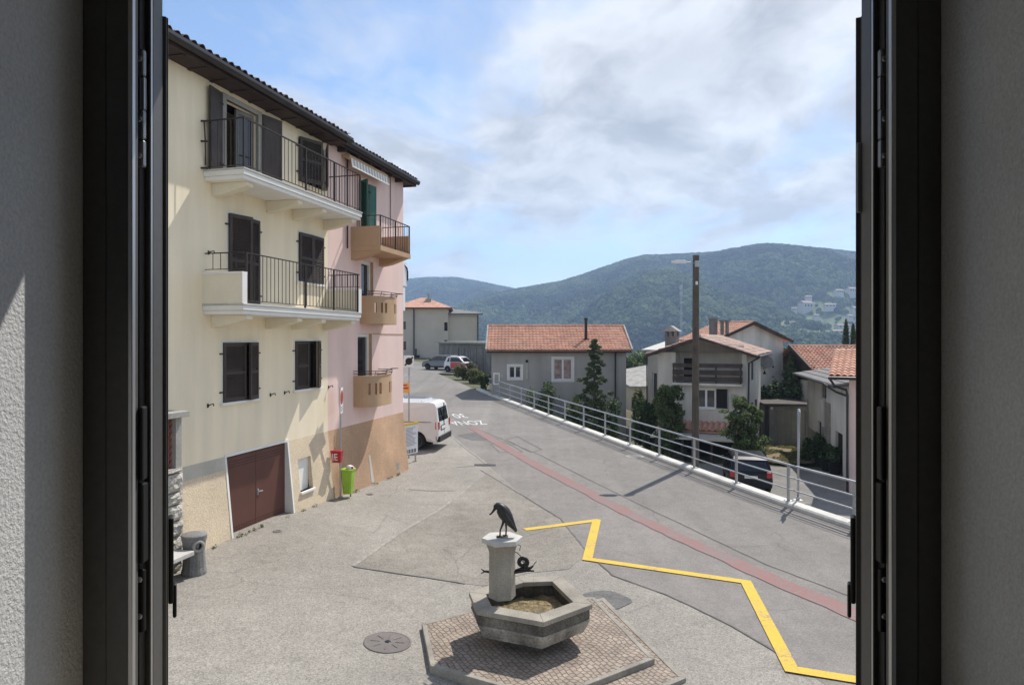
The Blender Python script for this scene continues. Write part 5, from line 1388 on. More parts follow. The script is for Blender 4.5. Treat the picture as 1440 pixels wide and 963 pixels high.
mb = MB(); mb.box((-.3, -.44, ze - .30), (w + .3, -.38, ze - .13)); mb.box((-.3, -.38, ze - .16), (w + .3, 0, ze - .13)); mb.build('fascia', MT['soffit'], r)
k = .3
while k < w:
    mb = MB(); mb.box((k, -.36, ze - .24), (k + .1, -.001, ze - .165)); mb.build('rafter', MT['soffit'], r); k += .7
mb = MB(); u = fx(865); mb.tube([(u, -.40, ze - .25), (u, -.12, ze - .5), (u, -.10, -3.2)], .055, 8); mb.build('downpipe', MT['gutter'], gh)
mb = MB(); u = fx(826.5); yy_ = 1.1; zc = ze + yy_ * sl; mb.tube([(u, yy_, zc), (u, yy_, zc + 1.42)], .10, 12); mb.tube([(u, yy_, zc + 1.42), (u, yy_, zc + 1.55)], .13, 12); mb.box((u - .16, yy_ - .2, zc + .02), (u + .16, yy_ + .15, zc + .14)); mb.build('flue_pipe', MT['iron'], gh)
o = MB(); o.box((w + .001, .9, -1.3), (w + .03, 1.5, .1)); o.build('side_window', MT['dark'], gh)
o = MB(); o.box((w + .001, .7, 1.0), (w + .03, 1.1, 2.6)); o.build('shutter', MT['offwhite'], gh)

# balcony house
TH = R(-25)
cr = Vector((ray(1050) * 36.5, 36.5)); rd = Vector((math.cos(TH), math.sin(TH)))
WB = 4.75; cl = cr - rd * WB
bh = empty('balcony_house', (cl.x, cl.y, 0), TH, 'weathered off white gabled house with a dark plank balcony and faded tile roof', 'house')
def BL(px, py, yl=0.0):
    """local x,z of the balcony house front plane (depth yl) seen at a pixel"""
    r = ray(px); bd_ = Vector((-rd.y, rd.x)); o_ = cl + bd_ * yl
    t = (r * o_.y - o_.x) / (rd.x - r * rd.y); Y = o_.y + rd.y * t
    return t, CAMZ - (py - CY) / FPX * Y
zb0 = -2.4; zeB = 3.78; riseB = .78; DPB = 8.0
lg = (BL(950, 0)[0], BL(1043, 0)[0], BL(1000, 541)[1], zeB - .001, 1.1)
wB = (BL(979, 0)[0], BL(1006.5, 0)[0], BL(990, 574)[1], BL(990, 546.5)[1])
wC = (BL(1007.5, 0)[0], BL(1023, 0)[0], BL(1015, 574)[1], BL(1015, 547)[1])
gdoor = (.35, WB - .5, zb0, -.75, .9)
mb = MB(); box_walls(mb, 0, WB, 0, DPB, zb0, zeB, [lg, wB, gdoor])
xm = WB / 2
mb.add([(0, DPB, zeB), (WB, DPB, zeB), (xm, DPB, zeB + riseB)], [(0, 1, 2)])
mb.quad((lg[0], 1.1, lg[2]), (lg[1], 1.1, lg[2]), (lg[1], 1.1, zeB + .4), (lg[0], 1.1, zeB + .4)); mb.add([(0, 1.12, zeB - .0), (WB, 1.12, zeB), (xm, 1.12, zeB + riseB)], [(0, 1, 2)])
mb.build('wall', MT['offwhite2'], bh)
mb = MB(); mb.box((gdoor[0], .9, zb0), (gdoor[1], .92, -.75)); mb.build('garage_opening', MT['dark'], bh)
r, _ = gable_roof(bh, 0, WB, 0, DPB, zeB, riseB, 'y', .62, 'tile_faded', pitch=.22, amp=.035, course=.36, side_over=.55, nper=4, jag=.03)
mb = MB(); sl = riseB / xm
for s in (-1, 1):
    for yy_ in (-.56, -.2): mb.bar((xm + s * (xm + .6), yy_, zeB - .6 * sl - .02), (xm, yy_, zeB + riseB), .07, .13)
mb.build('barge_board', MT['dark_wood'], r)
mb = MB(); mb.tube([(WB + .66, -.5, zeB - .2), (WB + .66, DPB, zeB - .2)], .07, 8); mb.tube([(WB + .64, -.1, zeB - .25), (WB + .12, -.06, zeB - .55), (WB + .06, -.07, zb0 + .4)], .05, 8); mb.build('gutter', MT['gutter'], r)
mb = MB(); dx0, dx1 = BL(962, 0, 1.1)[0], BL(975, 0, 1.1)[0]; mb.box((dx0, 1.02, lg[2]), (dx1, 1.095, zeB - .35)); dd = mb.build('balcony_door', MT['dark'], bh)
mb = MB(); mb.box((dx0 - .08, 1.0, lg[2]), (dx0 - .001, 1.094, zeB - .3)); mb.box((dx1 + .001, 1.0, lg[2]), (dx1 + .08, 1.094, zeB - .3)); mb.build('frame', MT['offwhite'], dd)
bx0, bx1_ = BL(946, 0, -.4)[0], BL(1043, 0, -.4)[0]; zf = BL(990, 539, -.4)[1]
mb = MB(); mb.box((bx0, -.42, zf - .12), (bx1_, 1.0, zf)); bl = mb.build('balcony', MT['offwhite'], bh)
for h0, h1 in ((.10, .36), (.46, .72), (.86, 1.08)):
    mb = MB(); mb.box((bx0, -.46, zf + h0), (bx1_, -.42, zf + h1)); mb.box((bx0 - .001, -.42, zf + h0), (bx0 + .04, .0, zf + h1)); mb.box((bx1_ - .04, -.42, zf + h0), (bx1_ + .001, .0, zf + h1)); mb.build('rail_board', MT['dark_wood'], bl)
mb = MB()
for t_ in (0, .35, .64, 1): u = lerp(bx0 + .05, bx1_ - .05, t_); mb.box((u - .04, -.418, zf - .1), (u + .04, -.36, zf + 1.05))
mb.build('baluster', MT['dark_wood'], bl)
hwin(bh, *wB, fw=.08, gl='glass', mull=1)
mb = MB(); mb.box((wC[0], -.05, wC[2]), (wC[1], -.003, wC[3])); mb.build('shutter', MT['dark'], bh); mb = MB(); mb.box((wC[1], -.06, wC[2]), (wC[1] + .05, -.003, wC[3])); mb.build('shutter_frame', MT['concrete'], bh)
mb = MB()
for i in range(5): mb.box((BL(1028, 0)[0], -.03, BL(1030, 566)[1] + .1 * i), (BL(1037, 0)[0], -.003, BL(1030, 566)[1] + .1 * i + .05))
mb.build('wall_ornament', MT['concrete'], bh)
# pent roof of tiles and awning over the garage
pz = BL(990, 592)[1]
tiled(.1, WB - .3, -.85, .05, pz - .42, pz, .30, .06, .5, .03, 6, jag=.02).build('pent_roof', MT['tile_red'], bh)
mb = MB(); mb.box((.0, -1.9, pz - .80), (WB - .1, -1.86, pz - .72)); mb.hexa([(.0, -1.88, pz - .78), (WB - .1, -1.88, pz - .78), (WB - .1, -.1, pz - .5), (.0, -.1, pz - .5), (.0, -1.88, pz - .75), (WB - .1, -1.88, pz - .75), (WB - .1, -.1, pz - .47), (.0, -.1, pz - .47)]); mb.build('awning', MT['grey_band'], bh)
for u in (.3, 1.7, 3.2, WB - .4): mb = MB(); mb.box((u - .05, -1.8, zb0), (u + .05, -1.7, pz - .76)); mb.build('awning_post', MT['dark_wood'], bh)
chx, chy = ray(945) * 40.5, 40.5
ch = Vector((chx, chy)) - cl; bd_ = Vector((-rd.y, rd.x)); cxl, cyl = ch.dot(rd), ch.dot(bd_)
zt_ = CAMZ - (466 - CY) / FPX * 40.5
mb = MB(); mb.box((cxl - .34, cyl - .34, 3.4), (cxl + .34, cyl + .34, zt_ - .35)); mb.box((cxl - .40, cyl - .40, zt_ - .3499), (cxl + .40, cyl + .40, zt_ - .28))
for sx in (-1, 0, 1):
    for sy in (-1, 1): mb.box((cxl + sx * .28 - .06, cyl + sy * .28 - .06, zt_ - .2799), (cxl + sx * .28 + .06, cyl + sy * .28 + .06, zt_))
mb.build('chimney', MT['concrete_dark'], bh)
mb = MB(); mb.add([(cxl - .5, cyl - .5, zt_ + .001), (cxl + .5, cyl - .5, zt_ + .001), (cxl, cyl - .5, zt_ + .34), (cxl - .5, cyl + .5, zt_ + .001), (cxl + .5, cyl + .5, zt_ + .001), (cxl, cyl + .5, zt_ + .34)], [(0, 1, 2), (5, 4, 3), (0, 3, 4, 1), (1, 4, 5, 2), (2, 5, 3, 0)]); mb.build('chimney_roof', MT['concrete'], bh)

for (ya, yb2, zz0, zz1) in ((2.2, 2.9, -.7, .9), (4.4, 5.1, -.7, .9), (2.4, 3.0, 2.2, 3.2)):
    mb = MB(); mb.box((WB + .001, ya, zz0), (WB + .05, yb2, zz1)); o = mb.build('side_shutter', MT['dark_wood'], bh)
# tall house behind with chimneys and a dish
TH2 = R(20); Y2 = 48.5
r2 = Vector((math.cos(TH2), math.sin(TH2))); p1 = Vector((ray(1101) * Y2, Y2)); W2 = 5.5; D2_ = 3.9; p0 = p1 - r2 * W2
th = empty('tall_house', (p0.x, p0.y, 0), TH2, 'tall pale house behind the balcony house with a satellite dish and two chimneys', 'house')
ze2 = CAMZ - (476 - CY) / FPX * Y2; rise2 = 1.05
mb = MB(); box_walls(mb, 0, W2, 0, D2_, -3.2, ze2); mb.add([(0, 0, ze2), (W2, 0, ze2), (W2 / 2, 0, ze2 + rise2)], [(0, 1, 2)]); mb.add([(0, D2_, ze2), (W2, D2_, ze2), (W2 / 2, D2_, ze2 + rise2)], [(0, 1, 2)]); mb.build('wall', MT['offwhite'], th)
r, _ = gable_roof(th, 0, W2, 0, D2_, ze2, rise2, 'y', .6, 'tile_red', pitch=.24, amp=.03, course=.3, side_over=.35, nper=4)
mb = MB(); sl = rise2 / (W2 / 2)
for s in (-1, 1): mb.bar((W2 / 2 + s * (W2 / 2 + .6), -.36, ze2 - .6 * sl), (W2 / 2, -.36, ze2 + rise2 + .04), .07, .2)
mb.build('barge_board', MT['dark_wood'], r)
for px, zt_, ww in ((1003, 447, .2), (1015.5, 450, .085), (1022.5, 450, .085)):
    Yc = 47.0 if px < 1010 else 46.6; q = Vector((ray(px) * Yc, Yc)) - p0; b2 = Vector((-r2.y, r2.x)); xx, yy_ = q.dot(r2), q.dot(b2)
    zt_ = CAMZ - (zt_ - CY) / FPX * Yc
    mb = MB(); mb.box((xx - ww, yy_ - ww, 2.8), (xx + ww, yy_ + ww, zt_ - .1)); mb.box((xx - ww - .06, yy_ - ww - .06, zt_ - .0999), (xx + ww + .06, yy_ + ww + .06, zt_)); mb.build('chimney', MT['concrete_dark'], th)
def TL(px, py):
    r = ray(px); t = (r * p0.y - p0.x) / (r2.x - r * r2.y); Y = p0.y + r2.y * t; return t, CAMZ - (py - CY) / FPX * Y
dx_, dz_ = TL(1073, 509); mb = MB(); mb.M = Matrix.Translation((dx_, -.35, dz_)) @ Matrix.Rotation(R(-38), 4, 'Z') @ Matrix.Rotation(R(78), 4, 'X')
mb.lathe([(.0001, .0), (.25, .03), (.42, .10), (.44, .10), (.26, .01), (.0001, -.025)], 24); ds = mb.build('satellite_dish', MT['concrete_dark'], th); mb = MB(); mb.tube([(dx_, -.02, dz_ - .5), (dx_, -.3, dz_ - .4), (dx_, -.34, dz_)], .025, 6); mb.build('dish_arm', MT['iron'], ds)
for px, py, hh, ww in ((1075, 523, .3, .3), (1087, 515, .18, .2)):
    a, b = TL(px, py); mb = MB(); mb.add([(a - ww / 2, -.01, b - hh / 2), (a + ww / 2, -.01, b - hh / 2), (a, -.01, b + hh / 2), (a - ww / 2, .02, b - hh / 2), (a + ww / 2, .02, b - hh / 2), (a, .02, b + hh / 2)], [(0, 1, 2), (5, 4, 3), (0, 3, 4, 1), (1, 4, 5, 2), (2, 5, 3, 0)]); mb.build('vent_opening', MT['dark'], th)
a, b = TL(1074, 561); mb = MB(); mb.box((a - .35, -.03, b - .2), (a + .35, -.001, b + .2)); mb.build('small_window', MT['dark'], th)
# white house far left of the balcony house
wh0 = Vector((ray(911) * 50, 50))
wh = empty('white_house', (wh0.x, wh0.y, 0), R(-35), 'narrow white house with a pale lean-to roof peeping out behind the plank balcony house', 'house')
zw = CAMZ - (492 - CY) / FPX * 50
mb = MB(); box_walls(mb, 0, 4.5, 0, 6, -3.5, zw, [(.35, .75, .2, 2.1), (1.2, 1.75, -.1, 1.9)]); mb.build('wall', MT['offwhite'], wh)
hwin(wh, .35, .75, .2, 2.1, mull=0); hwin(wh, 1.2, 1.75, -.1, 1.9, mull=0, frame='dark_wood')
mb = MB(); mb.hexa([(-.35, -.4, zw - .08), (4.9, -.4, zw - .08), (4.9, 6.3, zw + .75), (-.35, 6.3, zw + .75), (-.35, -.4, zw + .03), (4.9, -.4, zw + .03), (4.9, 6.3, zw + .9), (-.35, 6.3, zw + .9)]); mb.build('roof', MT['granite_light'], wh)
mb = MB(); mb.tube([(-.05, -.35, zw - .1), (-.03, -.1, zw - .5), (-.03, -.06, -2)], .05, 8); mb.build('downpipe', MT['gutter'], wh)
mb = MB(); mb.box((1.1, -.9, -.3), (2.0, 0, -.2)); bb_ = mb.build('balcony', MT['offwhite'], wh)
iron_rail(bb_, [(1.12, .02), (1.12, .86), (1.98, .86), (1.98, .02)], -.2, .75, .14)
# low pale building in the gap
lo = Vector((ray(888) * 66, 66)); lb_ = empty('low_shed', (lo.x, lo.y, 0), R(12), 'long low pale shed with a shallow roof in the gap between two houses', 'shed')
zl = CAMZ - (545 - CY) / FPX * 66
mb = MB(); box_walls(mb, 0, 5, 0, 6, -5, zl); mb.build('wall', MT['beige_far'], lb_)
mb = MB(); mb.hexa([(-.3, -.3, zl), (5.2, -.3, zl), (5.2, 6, zl + 1.9), (-.3, 6, zl + 1.0), (-.3, -.3, zl + .15), (5.2, -.3, zl + .15), (5.2, 6, zl + 2.1), (-.3, 6, zl + 1.2)]); mb.build('roof', MT['concrete'], lb_)
p_ = Vector((ray(1092) * 70, 70)); ls = empty('low_shed', (p_.x, p_.y, 0), R(8), 'small pale shed roof in the gap beside the tall house corner', 'shed')
zl = CAMZ - (556 - CY) / FPX * 70
mb = MB(); box_walls(mb, 0, 4, 0, 6, -6, zl); mb.build('wall', MT['beige_far'], ls); mb = MB(); mb.hexa([(-.2, -.3, zl), (4.2, -.3, zl), (4.2, 6, zl + 2.6), (-.2, 6, zl + 2.6), (-.2, -.3, zl + .12), (4.2, -.3, zl + .12), (4.2, 6, zl + 2.75), (-.2, 6, zl + 2.75)]); mb.build('roof', MT['granite_light'], ls)

# flat roofed grey garage by the lawn
q0 = Vector((ray(1082) * 42.5, 42.5)); gs = empty('garden_garage', (q0.x, q0.y, 0), R(-8), 'dark grey flat roofed garage behind the dry lawn', 'garage')
ztg = CAMZ - (570 - CY) / FPX * 42.5; wg = 2.3
mb = MB(); box_walls(mb, 0, wg, 0, 4.5, -2.4, ztg, [(.28, wg - .12, -2.4, ztg - .28, .08)]); mb.build('wall', MT['concrete_dark'], gs)
mb = MB()
for i in range(9): mb.box((.28 + i * (wg - .4) / 9 + .004, .08, -2.4), (.28 + (i + 1) * (wg - .4) / 9 - .004, .1, ztg - .28))
mb.build('door', MT['garage_wall'], gs)
mb = MB(); mb.box((-.4, -.3, ztg), (wg + .15, 4.6, ztg + .14)); mb.build('roof', MT['dark_wood'], gs)
mb = MB(); mb.M = Matrix.Translation((.14, -.012, ztg - .16)) @ Matrix.Rotation(R(90), 4, 'X'); mb.lathe([(.0001, .006), (.09, .006), (.09, 0)], 16); mb.build('round_sign', MT['pink_wall'], gs)

# stone and plaster house on the right edge
n0 = Vector((ray(1190) * 31.0, 31.0)); f0 = Vector((ray(1136) * 40.5, 40.5)); dv = (n0 - f0); LW = dv.length; ang = math.atan2(dv.y, dv.x)
rh = empty('stone_house', (f0.x, f0.y, 0), ang, 'old plaster house with rubble stone patches and grey sheet roof at the lower lane', 'house')
zr_ = 2.40
def SH(px, py):
    r = ray(px); d = dv.normalized(); t = (r * f0.y - f0.x) / (d.x - r * d.y); Y = f0.y + d.y * t; return t, CAMZ - (py - CY) / FPX * Y
ops = []
a0_, a1_ = SH(1152, 0)[0], SH(1162, 0)[0]; w1 = (a0_, a1_, SH(1157, 562)[1], SH(1157, 540)[1])
d1 = (SH(1175, 0)[0], SH(1185, 0)[0], -2.3, SH(1180, 608)[1])
w3 = (SH(1149.5, 0)[0], SH(1155, 0)[0], SH(1152, 616)[1], SH(1152, 592)[1])
mb = MB(); box_walls(mb, 0, LW + 1.5, 0, 6, -2.4, zr_, [w1, d1, w3]); mb.build('wall', MT['offwhite'], rh)
hwin(rh, *w1, mull=0, frame='offwhite', sill=False); mb = MB(); mb.box((d1[0], .12, -2.3), (d1[1], .15, d1[3])); mb.build('door', MT['dark'], rh)
mb = MB(); mb.box((w3[0], .12, w3[2]), (w3[1], .15, w3[3])); mb.build('small_window', MT['dark'], rh)
mb = MB(); q = [SH(1133, 600), SH(1144, 596), SH(1147, 640), SH(1146, 660), SH(1133, 650)]
mb.box((.0, -.03, -2.4), (SH(1149, 0)[0], -.002, SH(1140, 602)[1])); mb.box((SH(1160, 0)[0], -.03, -2.4), (SH(1168, 0)[0], -.002, SH(1164, 566)[1])); mb.box((SH(1156, 0)[0], -.025, -2.4), (SH(1160, 0)[0] - .001, -.002, SH(1158, 600)[1])); mb.box((-.03, -.035, -2.4), (SH(1137, 0)[0], -.0305, SH(1135, 560)[1])); mb.build('stone_patch', MT['stone'], rh)
mb = MB()
n_ = 7
for i in range(n_): mb.hexa([(-.6, -.7 + i * .5, zr_ + .02 + i * .09), (LW + 1.6, -.7 + i * .5, zr_ + .02 + i * .09), (LW + 1.6, -.7 + (i + 1) * .5, zr_ + .08 + i * .09), (-.6, -.7 + (i + 1) * .5, zr_ + .08 + i * .09),
        (-.6, -.7 + i * .5, zr_ + .09 + i * .09), (LW + 1.6, -.7 + i * .5, zr_ + .09 + i * .09), (LW + 1.6, -.7 + (i + 1) * .5, zr_ + .15 + i * .09), (-.6, -.7 + (i + 1) * .5, zr_ + .15 + i * .09)])
mb.build('roof', MT['slate'], rh)
mb = MB(); mb.tube([(-.6, -.74, zr_ + .02), (LW + 1.4, -.74, zr_ + .02)], .06, 8); mb.build('gutter', MT['gutter'], rh)
# house with the orange roof above it
uh0 = Vector((ray(1141) * 44.5, 44.5)); uh = empty('upper_house', (uh0.x, uh0.y, 0), R(4), 'house with a wavy orange tile roof and dark timber gable above the stone house', 'house')
zu = CAMZ - (517 - CY) / FPX * 44; 
mb = MB(); box_walls(mb, 0.35, 7, .5, 5.5, -2.4, zu); mb.build('wall', MT['offwhite2'], uh)
gable_roof(uh, .35, 7, .5, 5.5, zu, 1.25, 'x', .5, 'tile_red', pitch=.26, amp=.04, course=.3, side_over=.4, nper=5, jag=.02)
mb = MB(); mb.add([(.30, .1, zu - .9), (.30, 6, zu - .9), (.30, 6, zu), (.30, 3, zu + 1.2), (.30, .1, zu)], [(0, 1, 2, 3, 4)]); mb.hexa([(-.08, .0, zu - .25), (.02, .0, zu - .25), (.02, 3.0, zu + 1.25), (-.08, 3.0, zu + 1.25), (-.08, .0, zu - .02), (.02, .0, zu - .02), (.02, 3.0, zu + 1.48), (-.08, 3.0, zu + 1.48)]); mb.build('timber_gable', MT['dark_wood'], uh)
# pink house at the right edge
k0 = Vector((ray(1194) * 28.5, 28.5)); pk = empty('pink_cottage', (k0.x, k0.y, 0), R(-29), 'pale pink house with red roof tiles and a dark downpipe beside the lower road', 'house')
zk = CAMZ - (531 - CY) / FPX * 28.5
mb = MB(); box_walls(mb, 0, 6, 0, 6, -2.4, zk); mb.build('wall', MT['pink_wall'], pk)
tiled(-.75, 6.3, -.5, 3.0, zk + .1, zk + 1.15, .24, .035, .32, .03, 6, jag=.01).build('roof', MT['tile_red'], pk)
mb = MB(); mb.box((-.75, -.52, zk - .06), (6.3, -.46, zk + .06)); mb.box((-.72, -.46, zk + .0), (6.3, 0, zk + .03)); mb.build('fascia', MT['soffit'], pk)
mb = MB(); mb.tube([(-.75, -.58, zk + .0), (6.2, -.58, zk + .0)], .07, 8); mb.tube([(-.7, -.58, zk - .02), (-.5, -.5, zk - .35), (-.1, -.12, zk - .5), (-.06, -.08, zk - .75), (-.06, -.08, -2.1)], .05, 8); mb.tube([(-1.0, .3, zk - .3), (-.5, .1, zk - .62), (-.1, -.05, zk - .75)], .05, 8); mb.build('downpipe', MT['gutter'], pk)

# far beige house with hipped roof
Y3 = 95.0; b0 = Vector((ray(556) * Y3, Y3)); be = empty('beige_house', (b0.x, b0.y, 0), R(4), 'large beige house with hipped orange roof at the top of the road', 'house')
z3 = CAMZ - (434 - CY) / FPX * Y3; X_ = lambda px: ray(px) * Y3 - b0.x
wmain = X_(630)
mb = MB(); ops3 = [(X_(567), X_(570.5), CAMZ - (463 - CY) / FPX * Y3, CAMZ - (452 - CY) / FPX * Y3), (X_(567), X_(571), CAMZ - (492 - CY) / FPX * Y3, CAMZ - (480 - CY) / FPX * Y3)]
box_walls(mb, 0, wmain, 0, 9, .5, z3, ops3); mb.build('wall', MT['beige_far'], be)
for q in ops3: hwin(be, *q, mull=0, frame='dark_wood', sill=False)
for (pa, pb, ta, tb) in ((624.5, 629, 453, 465), (624.5, 629, 478, 482)):
    mb = MB(); mb.box((X_(pa), -.03, CAMZ - (tb - CY) / FPX * Y3), (X_(pb), -.003, CAMZ - (ta - CY) / FPX * Y3)); mb.build('window', MT['dark'], be)
e = .6; zt3 = CAMZ - (421 - CY) / FPX * 98
mb = MB(); A_ = [(-e, -e), (wmain + e, -e), (wmain + e, 9 + e), (-e, 9 + e)]; rg0 = [(*p, z3) for p in A_]; rg1 = [(*p, z3 + .15) for p in A_]; xa, xb = 3.2, wmain - 3.2
rg2 = [(xa, 3.9, zt3 + .3), (xb, 3.9, zt3 + .3), (xb, 5.1, zt3 + .3), (xa, 5.1, zt3 + .3)]
mb.loft([rg0, rg1, rg2]); rf3 = mb.build('roof', MT['tile_red'], be)
mb = MB(); mb.tube([(-e, -e - .06, z3 + .08), (wmain + e, -e - .06, z3 + .08)], .09, 8); mb.build('gutter', MT['lamp_red'] if False else MT['garage'], rf3)
mb = MB(); mb.tube([(X_(582), -.12, z3 - .05), (X_(582), -.1, 1.0)], .08, 8); mb.build('downpipe', MT['gutter'], be)
mb = MB(); mb.box((X_(597), 2.0, z3), (X_(605), 2.9, z3 + 1.55)); mb.box((X_(597) - .1, 1.9, z3 + .25), (X_(605) + .1, 3.0, z3 + .55)); mb.tube([((X_(597) + X_(605)) / 2, 2.45, z3 + 1.55), ((X_(597) + X_(605)) / 2, 2.45, z3 + 2.25)], .14, 10); mb.build('chimney', MT['concrete'], be)
z4 = CAMZ - (442.5 - CY) / FPX * Y3
mb = MB(); box_walls(mb, wmain + .001, X_(673), .6, 9, .5, z4); mb.build('extension_wall', MT['beige_far'], be)
mb = MB(); mb.hexa([(wmain - .25, -.0, z4), (X_(679), -.0, z4), (X_(679), 9.2, z4 + .5), (wmain - .25, 9.2, z4 + 1.1), (wmain - .25, -.0, z4 + .22), (X_(679), -.0, z4 + .22), (X_(676), 9.2, z4 + .75), (wmain - .25, 9.2, z4 + 1.35)]); mb.build('flat_roof', MT['slate'], be)
mb = MB(); mb.tube([(X_(672), .45, z4), (X_(672), .45, 1.0)], .08, 8); mb.build('downpipe', MT['gutter'], be)
mb = MB(); mb.box((X_(577), -.6, 1.5), (X_(590), -.1, 2.3)); mb.box((X_(584), -.5, 2.3), (X_(586), -.3, 3.2)); mb.build('dustbin', MT['sign_black'], be)
# garage row
ga, gb_ = Vector((ray(617) * 84, 84)), Vector((ray(692) * 65, 65)); dgr = gb_ - ga; LG = dgr.length
gr = empty('garage_row', (ga.x, ga.y, 0), math.atan2(dgr.y, dgr.x), 'long flat roofed row of grey panelled garages behind the two small parked cars', 'garages')
mb = MB(); box_walls(mb, 0, LG, 0, 5.5, .2, 4.05); mb.build('wall', MT['garage_wall'], gr)
mb = MB(); mb.box((-.3, -.35, 4.0505), (LG + .3, 5.7, 4.25)); mb.build('roof', MT['concrete'], gr)
nd = 9
for i in range(nd):
    mb = MB(); u0_, u1_ = lerp(.2, LG - .2, i / nd) + .14, lerp(.2, LG - .2, (i + 1) / nd) - .14
    for k in range(5): 
        s0, s1 = lerp(u0_, u1_, k / 5), lerp(u0_, u1_, (k + 1) / 5); mb.box((s0 + .02, -.05, .4), (s1 - .02, -.003, 3.6))
    mb.build('door', MT['concrete_dark'], gr)
# ---------------------------------------------------------------- plants
def leaf_mesh(clumps, size, n_per, flat=0.0, seed=1, droop=0.0):
    """small leaf faces spread through ellipsoid clumps (center, radii)"""
    r = np.random.default_rng(seed); V = []; 
    tot = sum(c[1][0] * c[1][1] * c[1][2] for c in clumps) ** 1.0
    for c, rad, *k in clumps:
        n = int(n_per * (k[0] if k else 1))
        d = r.normal(size=(n, 3)); d /= np.linalg.norm(d, axis=1)[:, None]
        rr = r.uniform(.35, 1.0, n) ** .5; rr *= 1 + r.normal(0, .12, n)
        p = np.array(c) + d * rr[:, None] * np.array(rad)
        nrm = d * .5 + r.normal(size=(n, 3)) * .8 + np.array([0, 0, .4 + flat]); nrm /= np.linalg.norm(nrm, axis=1)[:, None]
        t = r.normal(size=(n, 3)) + np.array([0, 0, -droop]); t -= nrm * np.sum(t * nrm, 1)[:, None]; t /= np.linalg.norm(t, axis=1)[:, None]
        b = np.cross(nrm, t); s = (size * r.uniform(.55, 1.3, n))[:, None]
        V.append(np.stack([p - t * s, p + b * s * .45, p + t * s, p - b * s * .45], 1))
    V = np.concatenate(V).reshape(-1, 3); nq = len(V) // 4
    me = bpy.data.meshes.new('leaves'); me.vertices.add(len(V)); me.vertices.foreach_set('co', V.ravel())
    me.loops.add(nq * 4); me.loops.foreach_set('vertex_index', np.arange(nq * 4)); me.polygons.add(nq)
    me.polygons.foreach_set('loop_start', np.arange(0, nq * 4, 4)); me.polygons.foreach_set('loop_total', np.full(nq, 4)); me.update(); me.validate()
    return me
def plant(name, label, cat, loc, clumps, size, n, mat, trunk=None, seed=1, group=None, flat=0., droop=0., crown='crown'):
    root = empty(name, loc, 0, label, cat, group)
    o = link_mesh(crown, leaf_mesh(clumps, size, n, flat, seed, droop), MT[mat], root)
    if trunk:
        mb = MB()
        for pts, rs in trunk: mb.tube(pts, rs, 8)
        mb.build('trunk', MT['bark'], root)
    return root
rr = random.Random(3)
def cone_clumps(h, r, z0, n=26, lean=0):
    out = []
    for i in range(n):
        t = (i + .5) / n; z = z0 + (h - z0) * t; a = i * 2.4; k = r * (1 - t) ** .75 * (.55 + .35 * rr.random())
        out.append(((k * .6 * math.cos(a) + lean * t, k * .6 * math.sin(a), z), (k * .75 + .08, k * .75 + .08, (h - z0) / n * 2.0), .35 + (1 - t)))
    return out
def bush_clumps(w, d, h, n, z0=0.0):
    return [((rr.uniform(-w, w) * .7, rr.uniform(-d, d) * .7, z0 + rr.uniform(.15, .85) * h), (w * rr.uniform(.22, .42), d * rr.uniform(.25, .45), h * rr.uniform(.16, .3))) for _ in range(n)]

# conifer in front of the grey house
cy_ = 41.5; cx2 = ray(835) * cy_; zg = terr(cx2, cy_)
hC = CAMZ - (478 - CY) / FPX * cy_ - zg
cl_ = []
for i in range(120):
    t = (i + .3) / 120; z = .4 + (hC - .4) * t; a = i * 2.399 + rr.uniform(-.4, .4); k = (1.35 * (1 - t) ** .5) * (.35 + .75 * rr.random()) * (.75 + .35 * math.sin(i * .37))
    sp_r = .13 + .16 * (1 - t) * rr.uniform(.6, 1.2)
    cl_.append(((k * math.cos(a) + .06 * math.sin(t * 9), k * math.sin(a), z + rr.uniform(-.12, .12)), (sp_r, sp_r, sp_r * .55), 1.0 - .45 * t))
plant('conifer', 'slim ragged conifer standing before the grey house wall', 'tree', (cx2, cy_, zg), cl_, .085, 190, 'leaf_conifer', [([(0, 0, -.1), (.03, 0, hC * .5), (0, 0, hC * .97)], [.12, .07, .015])] + [([(0, 0, z), (.7 * (1 - z / hC) * math.cos(z * 5), .7 * (1 - z / hC) * math.sin(z * 5), z + .12)], [.025, .008]) for z in np.arange(.8, hC - .8, .35)], 5, droop=.3)
def bush_at(px, pyb, Y, w, h, label, mat='leaf_mid', size=.09, n=160, k=14, seed=1, name='bush', group='bushes by the railing'):
    x = ray(px) * Y; z = terr(x, Y)
    if pyb is not None: z = CAMZ - (pyb - CY) / FPX * Y
    return plant(name, label, 'bush', (x, Y, z), bush_clumps(w, w * .8, h, k), size, n, mat, [([(0, 0, -.2), (rr.uniform(-.2, .2), .1, h * .6)], [.05, .02]), ([(0, 0, -.1), (.3, .0, h * .6)], [.04, .015]), ([(0, 0, -.1), (-.35, .1, h * .55)], [.04, .015])], seed, group, crown='foliage')
bush_at(757, None, 43.6, 1.45, -(-0) + 3.75, 'rounded light green bush between the small white window and the railing', 'leaf_mid', .10, 220, 18, 11)
bush_at(812, None, 42.6, 1.0, 3.0, 'low bush at the foot of the slim conifer, towards the light green bush', 'leaf_mid', .10, 180, 12, 12)
bush_at(852, None, 41.8, 1.3, 2.9, 'dark leafy bush below the slim conifer near the grey house downpipe', 'leaf_dark', .10, 220, 14, 13)
bush_at(786, None, 42.5, 1.5, 2.2, 'dark low bush under the large white framed window', 'leaf_dark', .10, 200, 12, 14)
